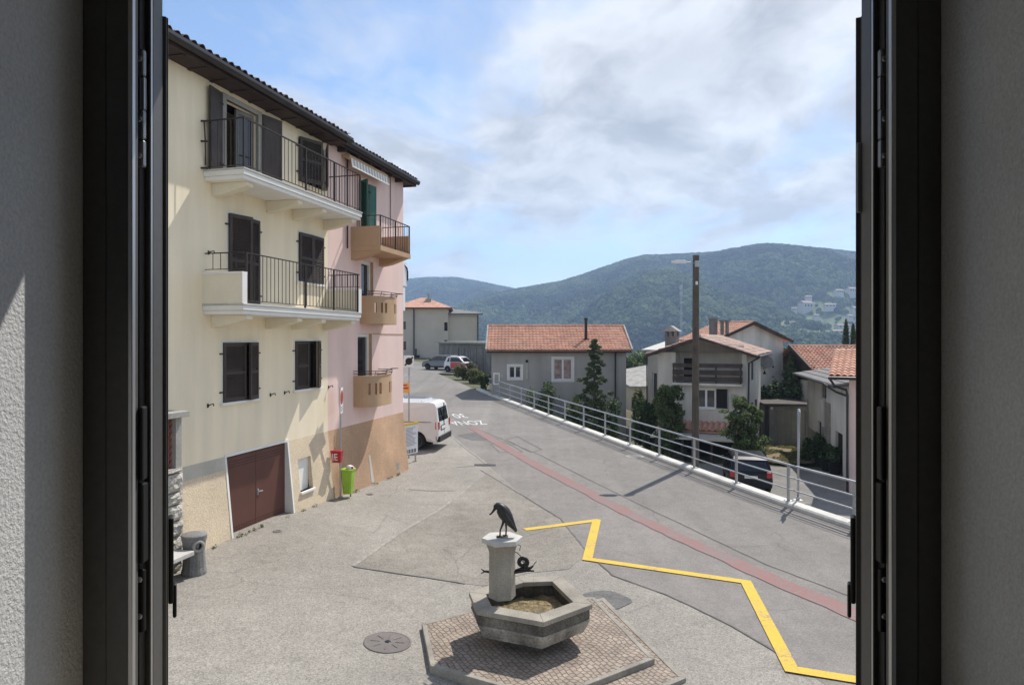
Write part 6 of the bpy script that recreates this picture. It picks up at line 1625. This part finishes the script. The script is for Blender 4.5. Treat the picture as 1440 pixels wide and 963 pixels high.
for i, (px, Y, w, h, lab, m_) in enumerate(((655, 60, 1.1, 1.5, 'tall olive roadside bush next to the white and red two seater', 'leaf_olive'), (668, 56, .9, 1.3, 'middle olive roadside bush between the parked cars and the railing end', 'leaf_olive'), (683, 52.5, .7, 1.1, 'dark roadside bush at the far end of the guard rail', 'leaf_mid'))):
    x = ray(px) * Y; plant('bush', lab, 'bush', (x, Y, terr(x, Y)), bush_clumps(w, w * .7, h, 12), .12, 150, m_, [([(0, 0, -.1), (0, 0, h * .6)], [.05, .02]), ([(0, 0, -.1), (.3, 0, h * .7)], [.04, .01])], 30 + i, 'bushes by the roadside', crown='foliage')
mbx = ray(652) * 58; mb = MB()
# ivy mass on the balcony house corner and the tree beside it
Yi = 36.6; xi = ray(944) * Yi; zi = terr(xi, Yi)
cl_ = [((rr.uniform(-.85, .6), rr.uniform(-.35, .35), z), (.3, .28, .24)) for z in np.linspace(.3, 3.9, 60)]
cl_ = [((c[0] * (1 - .25 * c[2] / 4.3), c[1], c[2]), r_) for c, r_ in cl_]
plant('climbing_ivy', 'dark green ivy mass climbing the corner under the plank balcony', 'climber', (xi, Yi, zi), cl_, .09, 170, 'leaf_mid', [([(0, 0, -.1), (.1, 0, 1.5), (-.1, 0, 3.8)], [.1, .06, .02]), ([(-.2, 0, -.1), (-.5, 0, 2.8)], [.06, .02])], 41, crown='foliage')
plant('bush', 'dark rounded bush between the grey house and the ivy', 'bush', (ray(912) * 40, 40, terr(ray(912) * 40, 40)), bush_clumps(1.0, 1.2, 3.0, 20), .12, 260, 'leaf_dark', [([(0, 0, -.1), (0, 0, 1.8)], [.08, .03])], 42, 'bushes by the railing', crown='foliage')
plant('bush', 'brownish tall shrub behind the dark bush near the low shed', 'bush', (ray(901) * 46, 46, terr(ray(901) * 46, 46)), bush_clumps(.7, .8, 3.0, 14), .12, 160, 'leaf_olive', [([(0, 0, -.1), (0, 0, 2.2)], [.06, .02])], 43, 'bushes by the railing', crown='foliage')
Yt = 33.2; xt = ray(1046) * Yt; zt0 = terr(xt, Yt)
cl_ = [((rr.gauss(0, .40), rr.gauss(0, .4), lerp(.8, 3.6, (i + .5) / 60)), (.25, .25, .2), rr.uniform(.4, 1)) for i in range(60)]
cl_ += [((-.95, 0, 3.0), (.25, .2, .10), .3), ((-.7, 0, 2.7), (.25, .2, .12), .3), ((.7, .1, 2.6), (.3, .2, .2), .5), ((.9, 0, 1.6), (.4, .3, .3), .7)]
plant('small_tree', 'bushy dark green tree between the balcony house and the black hatchback', 'tree', (xt, Yt, zt0), cl_, .085, 170, 'leaf_mid', [([(0, 0, -.1), (.05, 0, 1.2), (-.05, 0, 3.6)], [.11, .08, .02]), ([(.03, 0, 1.2), (.7, 0, 2.8)], [.05, .015]), ([(.0, 0, 1.4), (-.8, 0, 3.2)], [.05, .015])], 44)
plant('bush', 'sunlit shrub with pale flowers at the edge of the dry lawn', 'bush', (ray(1066) * 36.3, 36.3, terr(ray(1066) * 36.3, 36.3)), bush_clumps(.7, .7, 1.5, 10), .10, 170, 'leaf_mid', [([(0, 0, -.1), (0, 0, .9)], [.05, .02])], 45, 'garden bushes', crown='foliage')
plant('bush', 'dark shrub against the rubble stone house beside the dry lawn', 'bush', (ray(1147) * 35.5, 35.5, terr(ray(1147) * 35.5, 35.5)), bush_clumps(.65, .7, 1.5, 12), .11, 200, 'leaf_dark', [([(0, 0, -.1), (0, 0, 1.0)], [.05, .02])], 46, 'garden bushes', crown='foliage')
plant('conifer', 'dark bushy conifer behind the grey flat roofed garage', 'tree', (ray(1113) * 47, 47, terr(ray(1113) * 47, 47)), cone_clumps(5.4, 1.5, .3, 30), .14, 260, 'leaf_conifer', [([(0, 0, -.1), (0, 0, 5.2)], [.12, .02])], 47)
plant('bush', 'olive shrub in the gap beside the tall pale house wall', 'bush', (ray(1100) * 56, 56, terr(ray(1100) * 56, 56)), bush_clumps(1.6, 1.2, 5.6, 18), .16, 220, 'leaf_olive', [([(0, 0, -.1), (0, 0, 3.0)], [.09, .03])], 48, 'garden bushes', crown='foliage')
plant('bush', 'leafy shrub behind the roof of the grey flat roofed garage', 'bush', (ray(1088) * 46, 46, terr(ray(1088) * 46, 46)), bush_clumps(1.0, .8, 3.6, 12), .13, 180, 'leaf_dark', [([(0, 0, -.1), (0, 0, 2.0)], [.06, .03])], 49, 'garden bushes', crown='foliage')
for i, (px, top, Y) in enumerate(((1190, 454, 60), (1200, 460, 60.5))):
    x = ray(px) * Y; z = -3.6; h = CAMZ - (top - CY) / FPX * Y - z
    plant('cypress', 'taller dark cypress above the orange tile roof' if i == 0 else 'shorter dark cypress above the orange tile roof, next to its taller twin', 'tree', (x, Y, z), cone_clumps(h, .9, .3, 34), .14, 240, 'leaf_conifer', [([(0, 0, -.1), (0, 0, h * .96)], [.12, .02])], 60 + i, 'cypresses')
# flower pots by the stone house door
for i, (px, Y) in enumerate(((1163, 33.2), (1174, 32.4))):
    x = ray(px) * Y; z = low(x, Y) + .13
    fp = empty('plant_pot', (x, Y, z), 0, 'dark planter with a bushy plant nearer the stone house door' if i else 'dark planter with a bushy plant beside the rubble stone patch', 'plant pot', 'plant pots')
    MB().lathe([(.0001, 0), (.22, 0), (.30, .5), (.33, .5), (.33, .55), (.28, .55), (.0001, .5)], 18).build('pot', MT['dark'], fp)
    link_mesh('foliage', leaf_mesh([((0, 0, .8), (.4, .4, .35)), ((.1, 0, 1.1), (.25, .25, .2))], .08, 220, seed=70 + i), MT['leaf_dark'], fp)
# hedge trees at the brow of the road and valley edge trees (things one can tell apart)
bk = [(700, 118), (870, 96), (888, 104), (902, 98), (925, 110), (1098, 90), (1112, 84), (1122, 96), (1080, 100), (684, 126)]
for i, (px, Y) in enumerate(bk):
    x = ray(px) * Y; z = terr(x, Y); h = rr.uniform(5.5, 8)
    cl_ = [((rr.gauss(0, 1.2), rr.gauss(0, 1.2), h * rr.uniform(.35, .95)), (rr.uniform(.8, 1.4),) * 2 + (rr.uniform(.6, 1.0),)) for _ in range(16)]
    plant('valley_tree', 'leafy tree on the slope behind the houses', 'tree', (x, Y, z), cl_, .30, 130, 'leaf_mid', [([(0, 0, -.3), (0, 0, h * .7)], [.2, .06])], 80 + i, 'trees behind the houses')

# weeds along the foot of the walls
r_ = np.random.default_rng(12); cl_ = []
for u in list(r_.uniform(-6, 4.6, 34)) + [-5.55, -5.5, -5.4, -5.62] * 3:
    x, y = FW(u, BD + .04 + abs(r_.normal(0, .03))); s_ = r_.uniform(.02, .05); cl_.append(((x, y, g(x, y) + s_ * .6), (s_ * 1.3, s_ * 1.3, s_), .5))
tag(link_mesh('weeds', leaf_mesh(cl_, .025, 26, seed=91), MT['leaf_olive']), kind='stuff')

# dry grass blades on the lawn
r_ = np.random.default_rng(5); cl_ = []
for _ in range(260):
    a = r_.uniform(0, 6.283); q = r_.uniform(0, 1) ** .5; x = yc.x + 2.0 * q * math.cos(a); y = yc.y + 2.9 * q * math.sin(a)
    x, y = yc.x + (x - yc.x) * math.cos(R(-22)) - (y - yc.y) * math.sin(R(-22)), yc.y + (x - yc.x) * math.sin(R(-22)) + (y - yc.y) * math.cos(R(-22))
    if mnoise.noise(Vector((x * .8, y * .8, 2))) < -.05: continue
    cl_.append(((x, y, low(x, y) + .24), (.22, .22, .05), 1))
MT['leaf_straw'] = leafmat('straw_leaf', (0.11, 0.12, 0.045), (0.22, 0.19, 0.08))
tag(link_mesh('grass', leaf_mesh(cl_, .05, 46, seed=17), MT['leaf_straw']), kind='stuff')
# ---------------------------------------------------------------- hills, forest, hillside houses
RIDGE = [(300, 470), (480, 465), (560, 452), (620, 436), (670, 418), (700, 409), (730, 403), (760, 398), (790, 393), (820, 384), (850, 374), (880, 364), (905, 358), (940, 357), (1000, 354), (1040, 349), (1080, 345), (1120, 346), (1160, 349), (1205, 354), (1260, 362), (1350, 376), (1500, 392), (1800, 380), (2100, 400)]
RIDGE2 = [(250, 420), (420, 405), (500, 397), (560, 389), (600, 385), (640, 385), (670, 390), (700, 396), (730, 402), (780, 412), (850, 425), (1000, 430), (1200, 430)]
def interp(tab, px): return float(np.interp(px, [p[0] for p in tab], [p[1] for p in tab]))
CLEAR = [(1150, 437, 26, 9), (1185, 458, 24, 8), (1185, 413, 22, 6), (1126, 434, 12, 6), (1165, 470, 34, 5), (1106, 456, 10, 4), (1195, 440, 16, 7), (1150, 452, 22, 4)]
def hill_z(px, Y, tab, Yr, Y0, z0, seed):
    """front slope from (Y0,z0) up to the ridge at Yr"""
    zr = CAMZ - (interp(tab, px) + 9.5 - CY) / FPX * Yr
    t = (Y - Y0) / (Yr - Y0); x = ray(px) * Y
    if t <= 1: s = 0.25 * t + .75 * t * t * (3 - 2 * t) if True else t
    else: s = 1 - .9 * (t - 1)
    z = lerp(z0, zr, s)
    n = 46 * mnoise.noise(Vector((x * .0075 + .3 * mnoise.noise(Vector((x * .002, Y * .004, seed))), Y * .0009, seed + 8))) + mnoise.noise(Vector((x * .0035, Y * .0022, seed))) * 60 + mnoise.noise(Vector((x * .009, Y * .006, seed + 4))) * 26
    return z + n * max(0, min(1, t * 3)) * (1 - sst(.5, .88, t))
def hill(name, tab, px0, px1, npx, Y0, Yr, z0, seed, mat):
    pxs = np.linspace(px0, px1, npx); Ys = np.concatenate([np.linspace(Y0, Yr, 46), np.linspace(Yr, Yr * 1.12, 5)[1:]])
    vs = [(ray(p) * Y, Y, hill_z(p, Y, tab, Yr, Y0, z0, seed)) for Y in Ys for p in pxs]
    fs = [(j * npx + i, j * npx + i + 1, (j + 1) * npx + i + 1, (j + 1) * npx + i) for j in range(len(Ys) - 1) for i in range(npx - 1)]
    me = bpy.data.meshes.new(name); me.from_pydata(vs, [], fs)
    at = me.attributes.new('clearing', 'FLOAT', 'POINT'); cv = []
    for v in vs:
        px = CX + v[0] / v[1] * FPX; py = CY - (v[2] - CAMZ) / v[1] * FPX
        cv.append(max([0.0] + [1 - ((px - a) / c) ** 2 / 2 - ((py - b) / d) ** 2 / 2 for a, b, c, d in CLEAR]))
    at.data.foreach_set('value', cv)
    return tag(link_mesh(name, me, mat, smooth=True), kind='structure')
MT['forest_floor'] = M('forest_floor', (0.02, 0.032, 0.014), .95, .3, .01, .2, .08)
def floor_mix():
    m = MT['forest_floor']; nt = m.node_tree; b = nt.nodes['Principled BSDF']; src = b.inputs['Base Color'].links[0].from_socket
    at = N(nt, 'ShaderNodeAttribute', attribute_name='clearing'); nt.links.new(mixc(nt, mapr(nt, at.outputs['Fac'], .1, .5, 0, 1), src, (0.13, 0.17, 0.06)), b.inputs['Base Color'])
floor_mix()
MT['meadow'] = M('meadow', (0.09, 0.13, 0.045), .95, .25, .02, .2, .3)
H1 = dict(tab=RIDGE, Yr=2100, Y0=420, z0=-70, seed=1.7); H2 = dict(tab=RIDGE2, Yr=2900, Y0=1300, z0=-60, seed=9.1)
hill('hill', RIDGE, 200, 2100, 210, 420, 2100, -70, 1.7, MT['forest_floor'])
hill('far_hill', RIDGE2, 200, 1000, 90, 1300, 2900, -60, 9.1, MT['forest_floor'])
# valley floor joining the terrain and the hill
me = bpy.data.meshes.new('valley'); me.from_pydata([(-900, 150, -66), (900, 150, -66), (1600, 1200, -85), (-1600, 1200, -85)], [], [(0, 1, 2, 3)])
tag(link_mesh('valley', me, MT['meadow']), kind='structure')

def forest(name, H, px0, px1, n, size, seed):
    r = np.random.default_rng(seed); P = []; Sc = []; Hue = []
    while len(P) < n:
        Y = math.sqrt(r.uniform(H['Y0'] ** 2, (H['Yr'] * 1.01) ** 2)); px = r.uniform(px0, px1)
        z = hill_z(px, Y, **{'tab': H['tab'], 'Yr': H['Yr'], 'Y0': H['Y0'], 'z0': H['z0'], 'seed': H['seed']})
        x = ray(px) * Y; py = CY - (z - CAMZ) / Y * FPX
        if H is H1:
            skip = False
            for a, b, c, d in CLEAR:
                if ((px - a) / c) ** 2 + ((py - b) / (1.7 * d)) ** 2 < 1 and r.random() < .88: skip = True
            if skip: continue
        sub_ = H is H1 and 1085 < px < 1225 and 404 < py < 480
        P.append((x, Y, z)); v = mnoise.noise(Vector((x * .006, Y * .006, 3.3))); Hue.append(.40 + .9 * v + .5 * mnoise.noise(Vector((x * .025, Y * .012, 7.3))) + r.normal(0, .2) + (.28 if sub_ else 0)); Sc.append((.55 if sub_ else 1) * size * (r.uniform(.35, 1.0) if r.random() < .7 else r.uniform(1.0, 1.25)))
    me = bpy.data.meshes.new(name); me.from_pydata(P, [], [])
    a = me.attributes.new('tree_size', 'FLOAT', 'POINT'); a.data.foreach_set('value', Sc)
    a = me.attributes.new('tint', 'FLOAT', 'POINT'); a.data.foreach_set('value', Hue)
    o = link_mesh(name, me, MT['forest']); tag(o, kind='stuff')
    md = o.modifiers.new('trees', 'NODES'); md.node_group = tree_group(); return o
def leaf_forest():
    m, nt, b = new_mat('forest_canopy'); b.inputs['Roughness'].default_value = .9; b.inputs['Specular IOR Level'].default_value = .1
    at = N(nt, 'ShaderNodeAttribute', attribute_type='INSTANCER', attribute_name='tint')
    geo = N(nt, 'ShaderNodeNewGeometry').outputs['Position']
    ramp = N(nt, 'ShaderNodeValToRGB'); nt.links.new(at.outputs['Fac'], ramp.inputs[0])
    e = ramp.color_ramp.elements; e[0].position = .1; e[0].color = (0.014, 0.028, 0.018, 1); e[1].position = .95; e[1].color = (0.10, 0.13, 0.05, 1)
    k = ramp.color_ramp.elements.new(.5); k.color = (0.038, 0.064, 0.032, 1)
    n = noise_node(nt, geo, .35, 3); c = mul_col(nt, ramp.outputs[0], mapr(nt, n.outputs['Fac'], .3, .7, .6, 1.4))
    nt.links.new(c, b.inputs['Base Color']); return m
MT['forest'] = leaf_forest()
_tg = None
def tree_group():
    global _tg
    if _tg: return _tg
    ng = bpy.data.node_groups.new('tree_scatter', 'GeometryNodeTree'); _tg = ng
    ng.interface.new_socket('Geometry', in_out='INPUT', socket_type='NodeSocketGeometry'); ng.interface.new_socket('Geometry', in_out='OUTPUT', socket_type='NodeSocketGeometry')
    L = ng.links.new; nd = ng.nodes.new
    gi = nd('NodeGroupInput'); go = nd('NodeGroupOutput')
    ico = nd('GeometryNodeMeshIcoSphere'); ico.inputs['Radius'].default_value = 1; ico.inputs['Subdivisions'].default_value = 3
    pos = nd('GeometryNodeInputPosition'); nz = nd('ShaderNodeTexNoise'); nz.inputs['Scale'].default_value = 2.2; nz.inputs['Detail'].default_value = 4; nz.inputs['Roughness'].default_value = .7
    mr = nd('ShaderNodeMapRange'); mr.inputs[1].default_value = .3; mr.inputs[2].default_value = .7; mr.inputs[3].default_value = .55; mr.inputs[4].default_value = 1.3
    L(nz.outputs['Fac'], mr.inputs[0])
    sc = nd('ShaderNodeVectorMath'); sc.operation = 'SCALE'; L(pos.outputs[0], sc.inputs[0]); L(mr.outputs[0], sc.inputs['Scale'])
    sp = nd('GeometryNodeSetPosition'); L(ico.outputs['Mesh'], sp.inputs['Geometry']); L(sc.outputs[0], sp.inputs['Position'])
    sm = nd('GeometryNodeSetMaterial'); sm.inputs['Material'].default_value = MT['forest']; L(sp.outputs[0], sm.inputs['Geometry'])
    iop = nd('GeometryNodeInstanceOnPoints'); L(gi.outputs[0], iop.inputs['Points']); L(sm.outputs[0], iop.inputs['Instance'])
    rv = nd('FunctionNodeRandomValue'); rv.data_type = 'FLOAT_VECTOR'; rv.inputs[0].default_value = (-.2, -.2, 0); rv.inputs[1].default_value = (.2, .2, 6.28); L(rv.outputs[0], iop.inputs['Rotation'])
    na = nd('GeometryNodeInputNamedAttribute'); na.data_type = 'FLOAT'; na.inputs['Name'].default_value = 'tree_size'
    cv = nd('ShaderNodeCombineXYZ'); mz = nd('ShaderNodeMath'); mz.operation = 'MULTIPLY'; mz.inputs[1].default_value = 1.25
    L(na.outputs[0], cv.inputs[0]); L(na.outputs[0], cv.inputs[1]); L(na.outputs[0], mz.inputs[0]); L(mz.outputs[0], cv.inputs[2]); L(cv.outputs[0], iop.inputs['Scale'])
    L(iop.outputs[0], go.inputs[0]); return ng
forest('forest', H1, 500, 1560, 64000, 9.5, 5)
forest('far_forest', H2, 500, 860, 26000, 9.5, 6)

# houses on the far hillside
hs = [(1126, 433, 26, 11), (1110, 437, 10, 6), (1172, 412, 16, 6), (1190, 411, 18, 8), (1205, 413, 14, 8), (1130, 420, 12, 5), (1160, 432, 20, 6), (1196, 438, 22, 8), (1176, 461, 26, 6), (1172, 469, 30, 6), (1200, 455, 18, 10), (1106, 455, 10, 4), (1140, 446, 12, 5), (1186, 447, 14, 5), (1118, 466, 12, 4)]
MT['far_white'] = M('distant_plaster', (0.55, 0.53, 0.49), .9, .05, .05)
MT['far_roof'] = M('distant_roof', (0.34, 0.25, 0.2), .9, .1, .1)
proto = None
for i, (px, py, wpx, hpx) in enumerate(hs):
    # find the hill surface on this sight line
    Y = 500.0
    while Y < 2090 and hill_z(px, Y, **H1) < CAMZ - (py - CY) / FPX * Y: Y += 6
    W = wpx / FPX * Y * .7; Hh = hpx / FPX * Y * .85
    if proto is None:
        proto = empty('hillside_house', (0, 0, 0), 0, 'small pale house scattered among the trees of the distant hillside', 'house', 'houses on the far hillside')
        mb = MB(); mb.box((-.5, -.35, -1.2), (.5, .35, .72)); mb.build('wall', MT['far_white'], proto)
        mb = MB(); mb.add([(-.56, -.45, .7205), (.56, -.45, .7205), (.56, .45, .7205), (-.56, .45, .7205), (-.5, 0, 1.05), (.5, 0, 1.05)], [(0, 1, 2, 3), (0, 1, 5, 4), (2, 3, 4, 5), (0, 4, 3), (1, 2, 5)]); mb.build('roof', MT['far_roof'], proto)
        mb = MB()
        for k in (-.3, 0, .3): mb.box((k - .07, -.36, .2), (k + .07, -.351, .5))
        mb.build('window', MT['dark'], proto); h_ = proto
    else: h_ = copy_tree(proto)
    h_.location = (ray(px) * Y, Y - 20, CAMZ - (py - CY) / FPX * (Y - 20)); h_.scale = (W, W * .8, Hh); h_.rotation_euler = (0, 0, rr.uniform(-.5, .5))

# lattice mast on the hill
Ym = 640.0; xm_ = ray(958) * Ym; zb_m = -60; zt_m = CAMZ - (403 - CY) / FPX * Ym
ma = empty('radio_mast', (xm_, Ym, zb_m), 0, 'thin grey lattice radio mast with antennas against the wooded hill', 'mast')
Hm = zt_m - zb_m; mb = MB()
for a in range(3):
    q = (1.0 * math.cos(a * 2.094), 1.0 * math.sin(a * 2.094)); mb.tube([(*q, 0), (q[0] * .7, q[1] * .7, Hm)], .16, 6)
z = 0
while z < Hm - 3:
    for a in range(3):
        q = (math.cos(a * 2.094), math.sin(a * 2.094)); p = (math.cos((a + 1) * 2.094), math.sin((a + 1) * 2.094)); k0_ = 1 - .3 * z / Hm
        mb.tube([(q[0] * k0_, q[1] * k0_, z), (p[0] * k0_, p[1] * k0_, z + 3)], .08, 4)
    z += 3
mb.build('lattice', MT['galv'], ma)
for zz in (Hm - 3, Hm - 9, Hm - 16, Hm - 26):
    mb = MB()
    for a in range(3): q = (1.1 * math.cos(a * 2.094 + .5), 1.1 * math.sin(a * 2.094 + .5)); mb.box((q[0] - .35, q[1] - .25, zz), (q[0] + .35, q[1] + .25, zz + (4.5 if zz > Hm - 12 else 2)))
    mb.build('antenna', MT['far_white'], ma)

# ---------------------------------------------------------------- air
m = bpy.data.materials.new('haze_air'); m.use_nodes = True; nt = m.node_tree; nt.nodes.remove(nt.nodes['Principled BSDF'])
v = N(nt, 'ShaderNodeVolumePrincipled'); v.inputs['Color'].default_value = (0.50, 0.68, 0.98, 1); v.inputs['Density'].default_value = HAZE; v.inputs['Anisotropy'].default_value = 0.2
nt.links.new(v.outputs[0], nt.nodes['Material Output'].inputs['Volume'])
mb = MB(); mb.box((-2600, -30, -95), (2700, 3800, 430)); hz = mb.build('haze', m); tag(hz, kind='stuff'); hz.visible_shadow = True

# ---------------------------------------------------------------- sky, sun, camera
SUN_EL, SUN_AZ = R(53), R(35)
w = bpy.data.worlds.new('World'); scene.world = w; w.use_nodes = True; nt = w.node_tree; nt.nodes.clear()
out = N(nt, 'ShaderNodeOutputWorld'); bg = N(nt, 'ShaderNodeBackground'); bg.inputs['Strength'].default_value = SKY
sky = N(nt, 'ShaderNodeTexSky', sky_type='NISHITA'); sky.sun_disc = False; sky.sun_elevation = SUN_EL; sky.sun_rotation = SUN_AZ; sky.air_density = 1.0; sky.dust_density = 0.7; sky.ozone_density = 1.2; sky.altitude = 500
tc = N(nt, 'ShaderNodeTexCoord'); sep = N(nt, 'ShaderNodeSeparateXYZ'); nt.links.new(tc.outputs['Generated'], sep.inputs[0])
zc = N(nt, 'ShaderNodeMath', operation='MAXIMUM'); nt.links.new(sep.outputs[2], zc.inputs[0]); zc.inputs[1].default_value = 0.02
za = N(nt, 'ShaderNodeMath', operation='ADD'); nt.links.new(zc.outputs[0], za.inputs[0]); za.inputs[1].default_value = 0.22
dv_ = N(nt, 'ShaderNodeVectorMath', operation='DIVIDE'); cmb = N(nt, 'ShaderNodeCombineXYZ')
for i in range(3): nt.links.new(za.outputs[0], cmb.inputs[i])
nt.links.new(tc.outputs['Generated'], dv_.inputs[0]); nt.links.new(cmb.outputs[0], dv_.inputs[1])
mp = N(nt, 'ShaderNodeMapping'); mp.inputs['Location'].default_value = CLOUD_OFF; mp.inputs['Scale'].default_value = (1.0, .8, .0); mp.inputs['Rotation'].default_value = (0, 0, R(-18)); nt.links.new(dv_.outputs[0], mp.inputs[0])
warp = noise_node(nt, mp.outputs[0], 1.6, 4); wv = N(nt, 'ShaderNodeVectorMath', operation='SCALE'); nt.links.new(warp.outputs['Color'], wv.inputs[0]); wv.inputs['Scale'].default_value = .45
wa = N(nt, 'ShaderNodeVectorMath', operation='ADD'); nt.links.new(mp.outputs[0], wa.inputs[0]); nt.links.new(wv.outputs[0], wa.inputs[1])
n1 = noise_node(nt, wa.outputs[0], 1.35, 9, .56); n2 = noise_node(nt, wa.outputs[0], 3.3, 8, .58)
cov = mapr(nt, n1.outputs['Fac'], CLOUD_LO, CLOUD_HI, 0, 1)
cov2 = mapr(nt, n2.outputs['Fac'], .40, .66, 0.15, 1)
shade = mapr(nt, n2.outputs['Fac'], .40, .60, CLOUD_DARK, CLOUD_BRIGHT)
ccol = N(nt, 'ShaderNodeCombineXYZ'); 
ca = N(nt, 'ShaderNodeVectorMath', operation='SCALE'); ca.inputs[0].default_value = (0.99, 0.99, 0.985); nt.links.new(shade, ca.inputs['Scale'])
# thickness: dense middles a little greyer than thin bright rims
th_ = mapr(nt, n1.outputs['Fac'], CLOUD_HI - .02, CLOUD_HI + .14, 1.06, .80); cb = N(nt, 'ShaderNodeVectorMath', operation='SCALE'); nt.links.new(ca.outputs[0], cb.inputs[0]); nt.links.new(th_, cb.inputs['Scale'])
fade = mapr(nt, sep.outputs[2], -.02, .16, .5, 0.0)
mxf = N(nt, 'ShaderNodeMath', operation='MAXIMUM'); nt.links.new(cov, mxf.inputs[0]); nt.links.new(fade, mxf.inputs[1])
pw_ = N(nt, 'ShaderNodeMath', operation='MULTIPLY'); nt.links.new(mxf.outputs[0], pw_.inputs[0]); pw_.inputs[1].default_value = .88
skyb = N(nt, 'ShaderNodeVectorMath', operation='MULTIPLY'); nt.links.new(sky.outputs[0], skyb.inputs[0]); skyb.inputs[1].default_value = SKYTINT
mx = mixc(nt, pw_.outputs[0], skyb.outputs[0], cb.outputs[0])
nt.links.new(mx, bg.inputs['Color']); nt.links.new(bg.outputs[0], out.inputs['Surface'])
sun = bpy.data.lights.new('sun', 'SUN'); sun.energy = SUN; sun.angle = R(.5); sun.color = (1.0, .955, .89)
so = bpy.data.objects.new('sun', sun); COL.objects.link(so)
sd = Vector((math.sin(SUN_AZ) * math.cos(SUN_EL), math.cos(SUN_AZ) * math.cos(SUN_EL), math.sin(SUN_EL)))
so.rotation_euler = sd.to_track_quat('Z', 'Y').to_euler(); so.location = (20, 30, 60)
cam = bpy.data.cameras.new('camera'); cam.sensor_width = 36; cam.lens = FPX / 1440 * 36; cam.clip_end = 9000; cam.clip_start = .05; cam.shift_y = -4.5 / 1440
co = bpy.data.objects.new('camera', cam); COL.objects.link(co); co.location = (0, 0, CAMZ); co.rotation_euler = (R(90), 0, 0); scene.camera = co
vs_ = scene.view_settings; vs_.view_transform = 'Standard'; vs_.look = 'None'; vs_.gamma = 1; vs_.exposure = EXPO; vs_.use_curve_mapping = False
scene.render.engine = 'CYCLES'; cy = scene.cycles
cy.max_bounces = 8; cy.diffuse_bounces = 4; cy.volume_bounces = 1; cy.transparent_max_bounces = 12; cy.caustics_reflective = False; cy.caustics_refractive = False; cy.sample_clamp_indirect = 6
cy.use_denoising = True
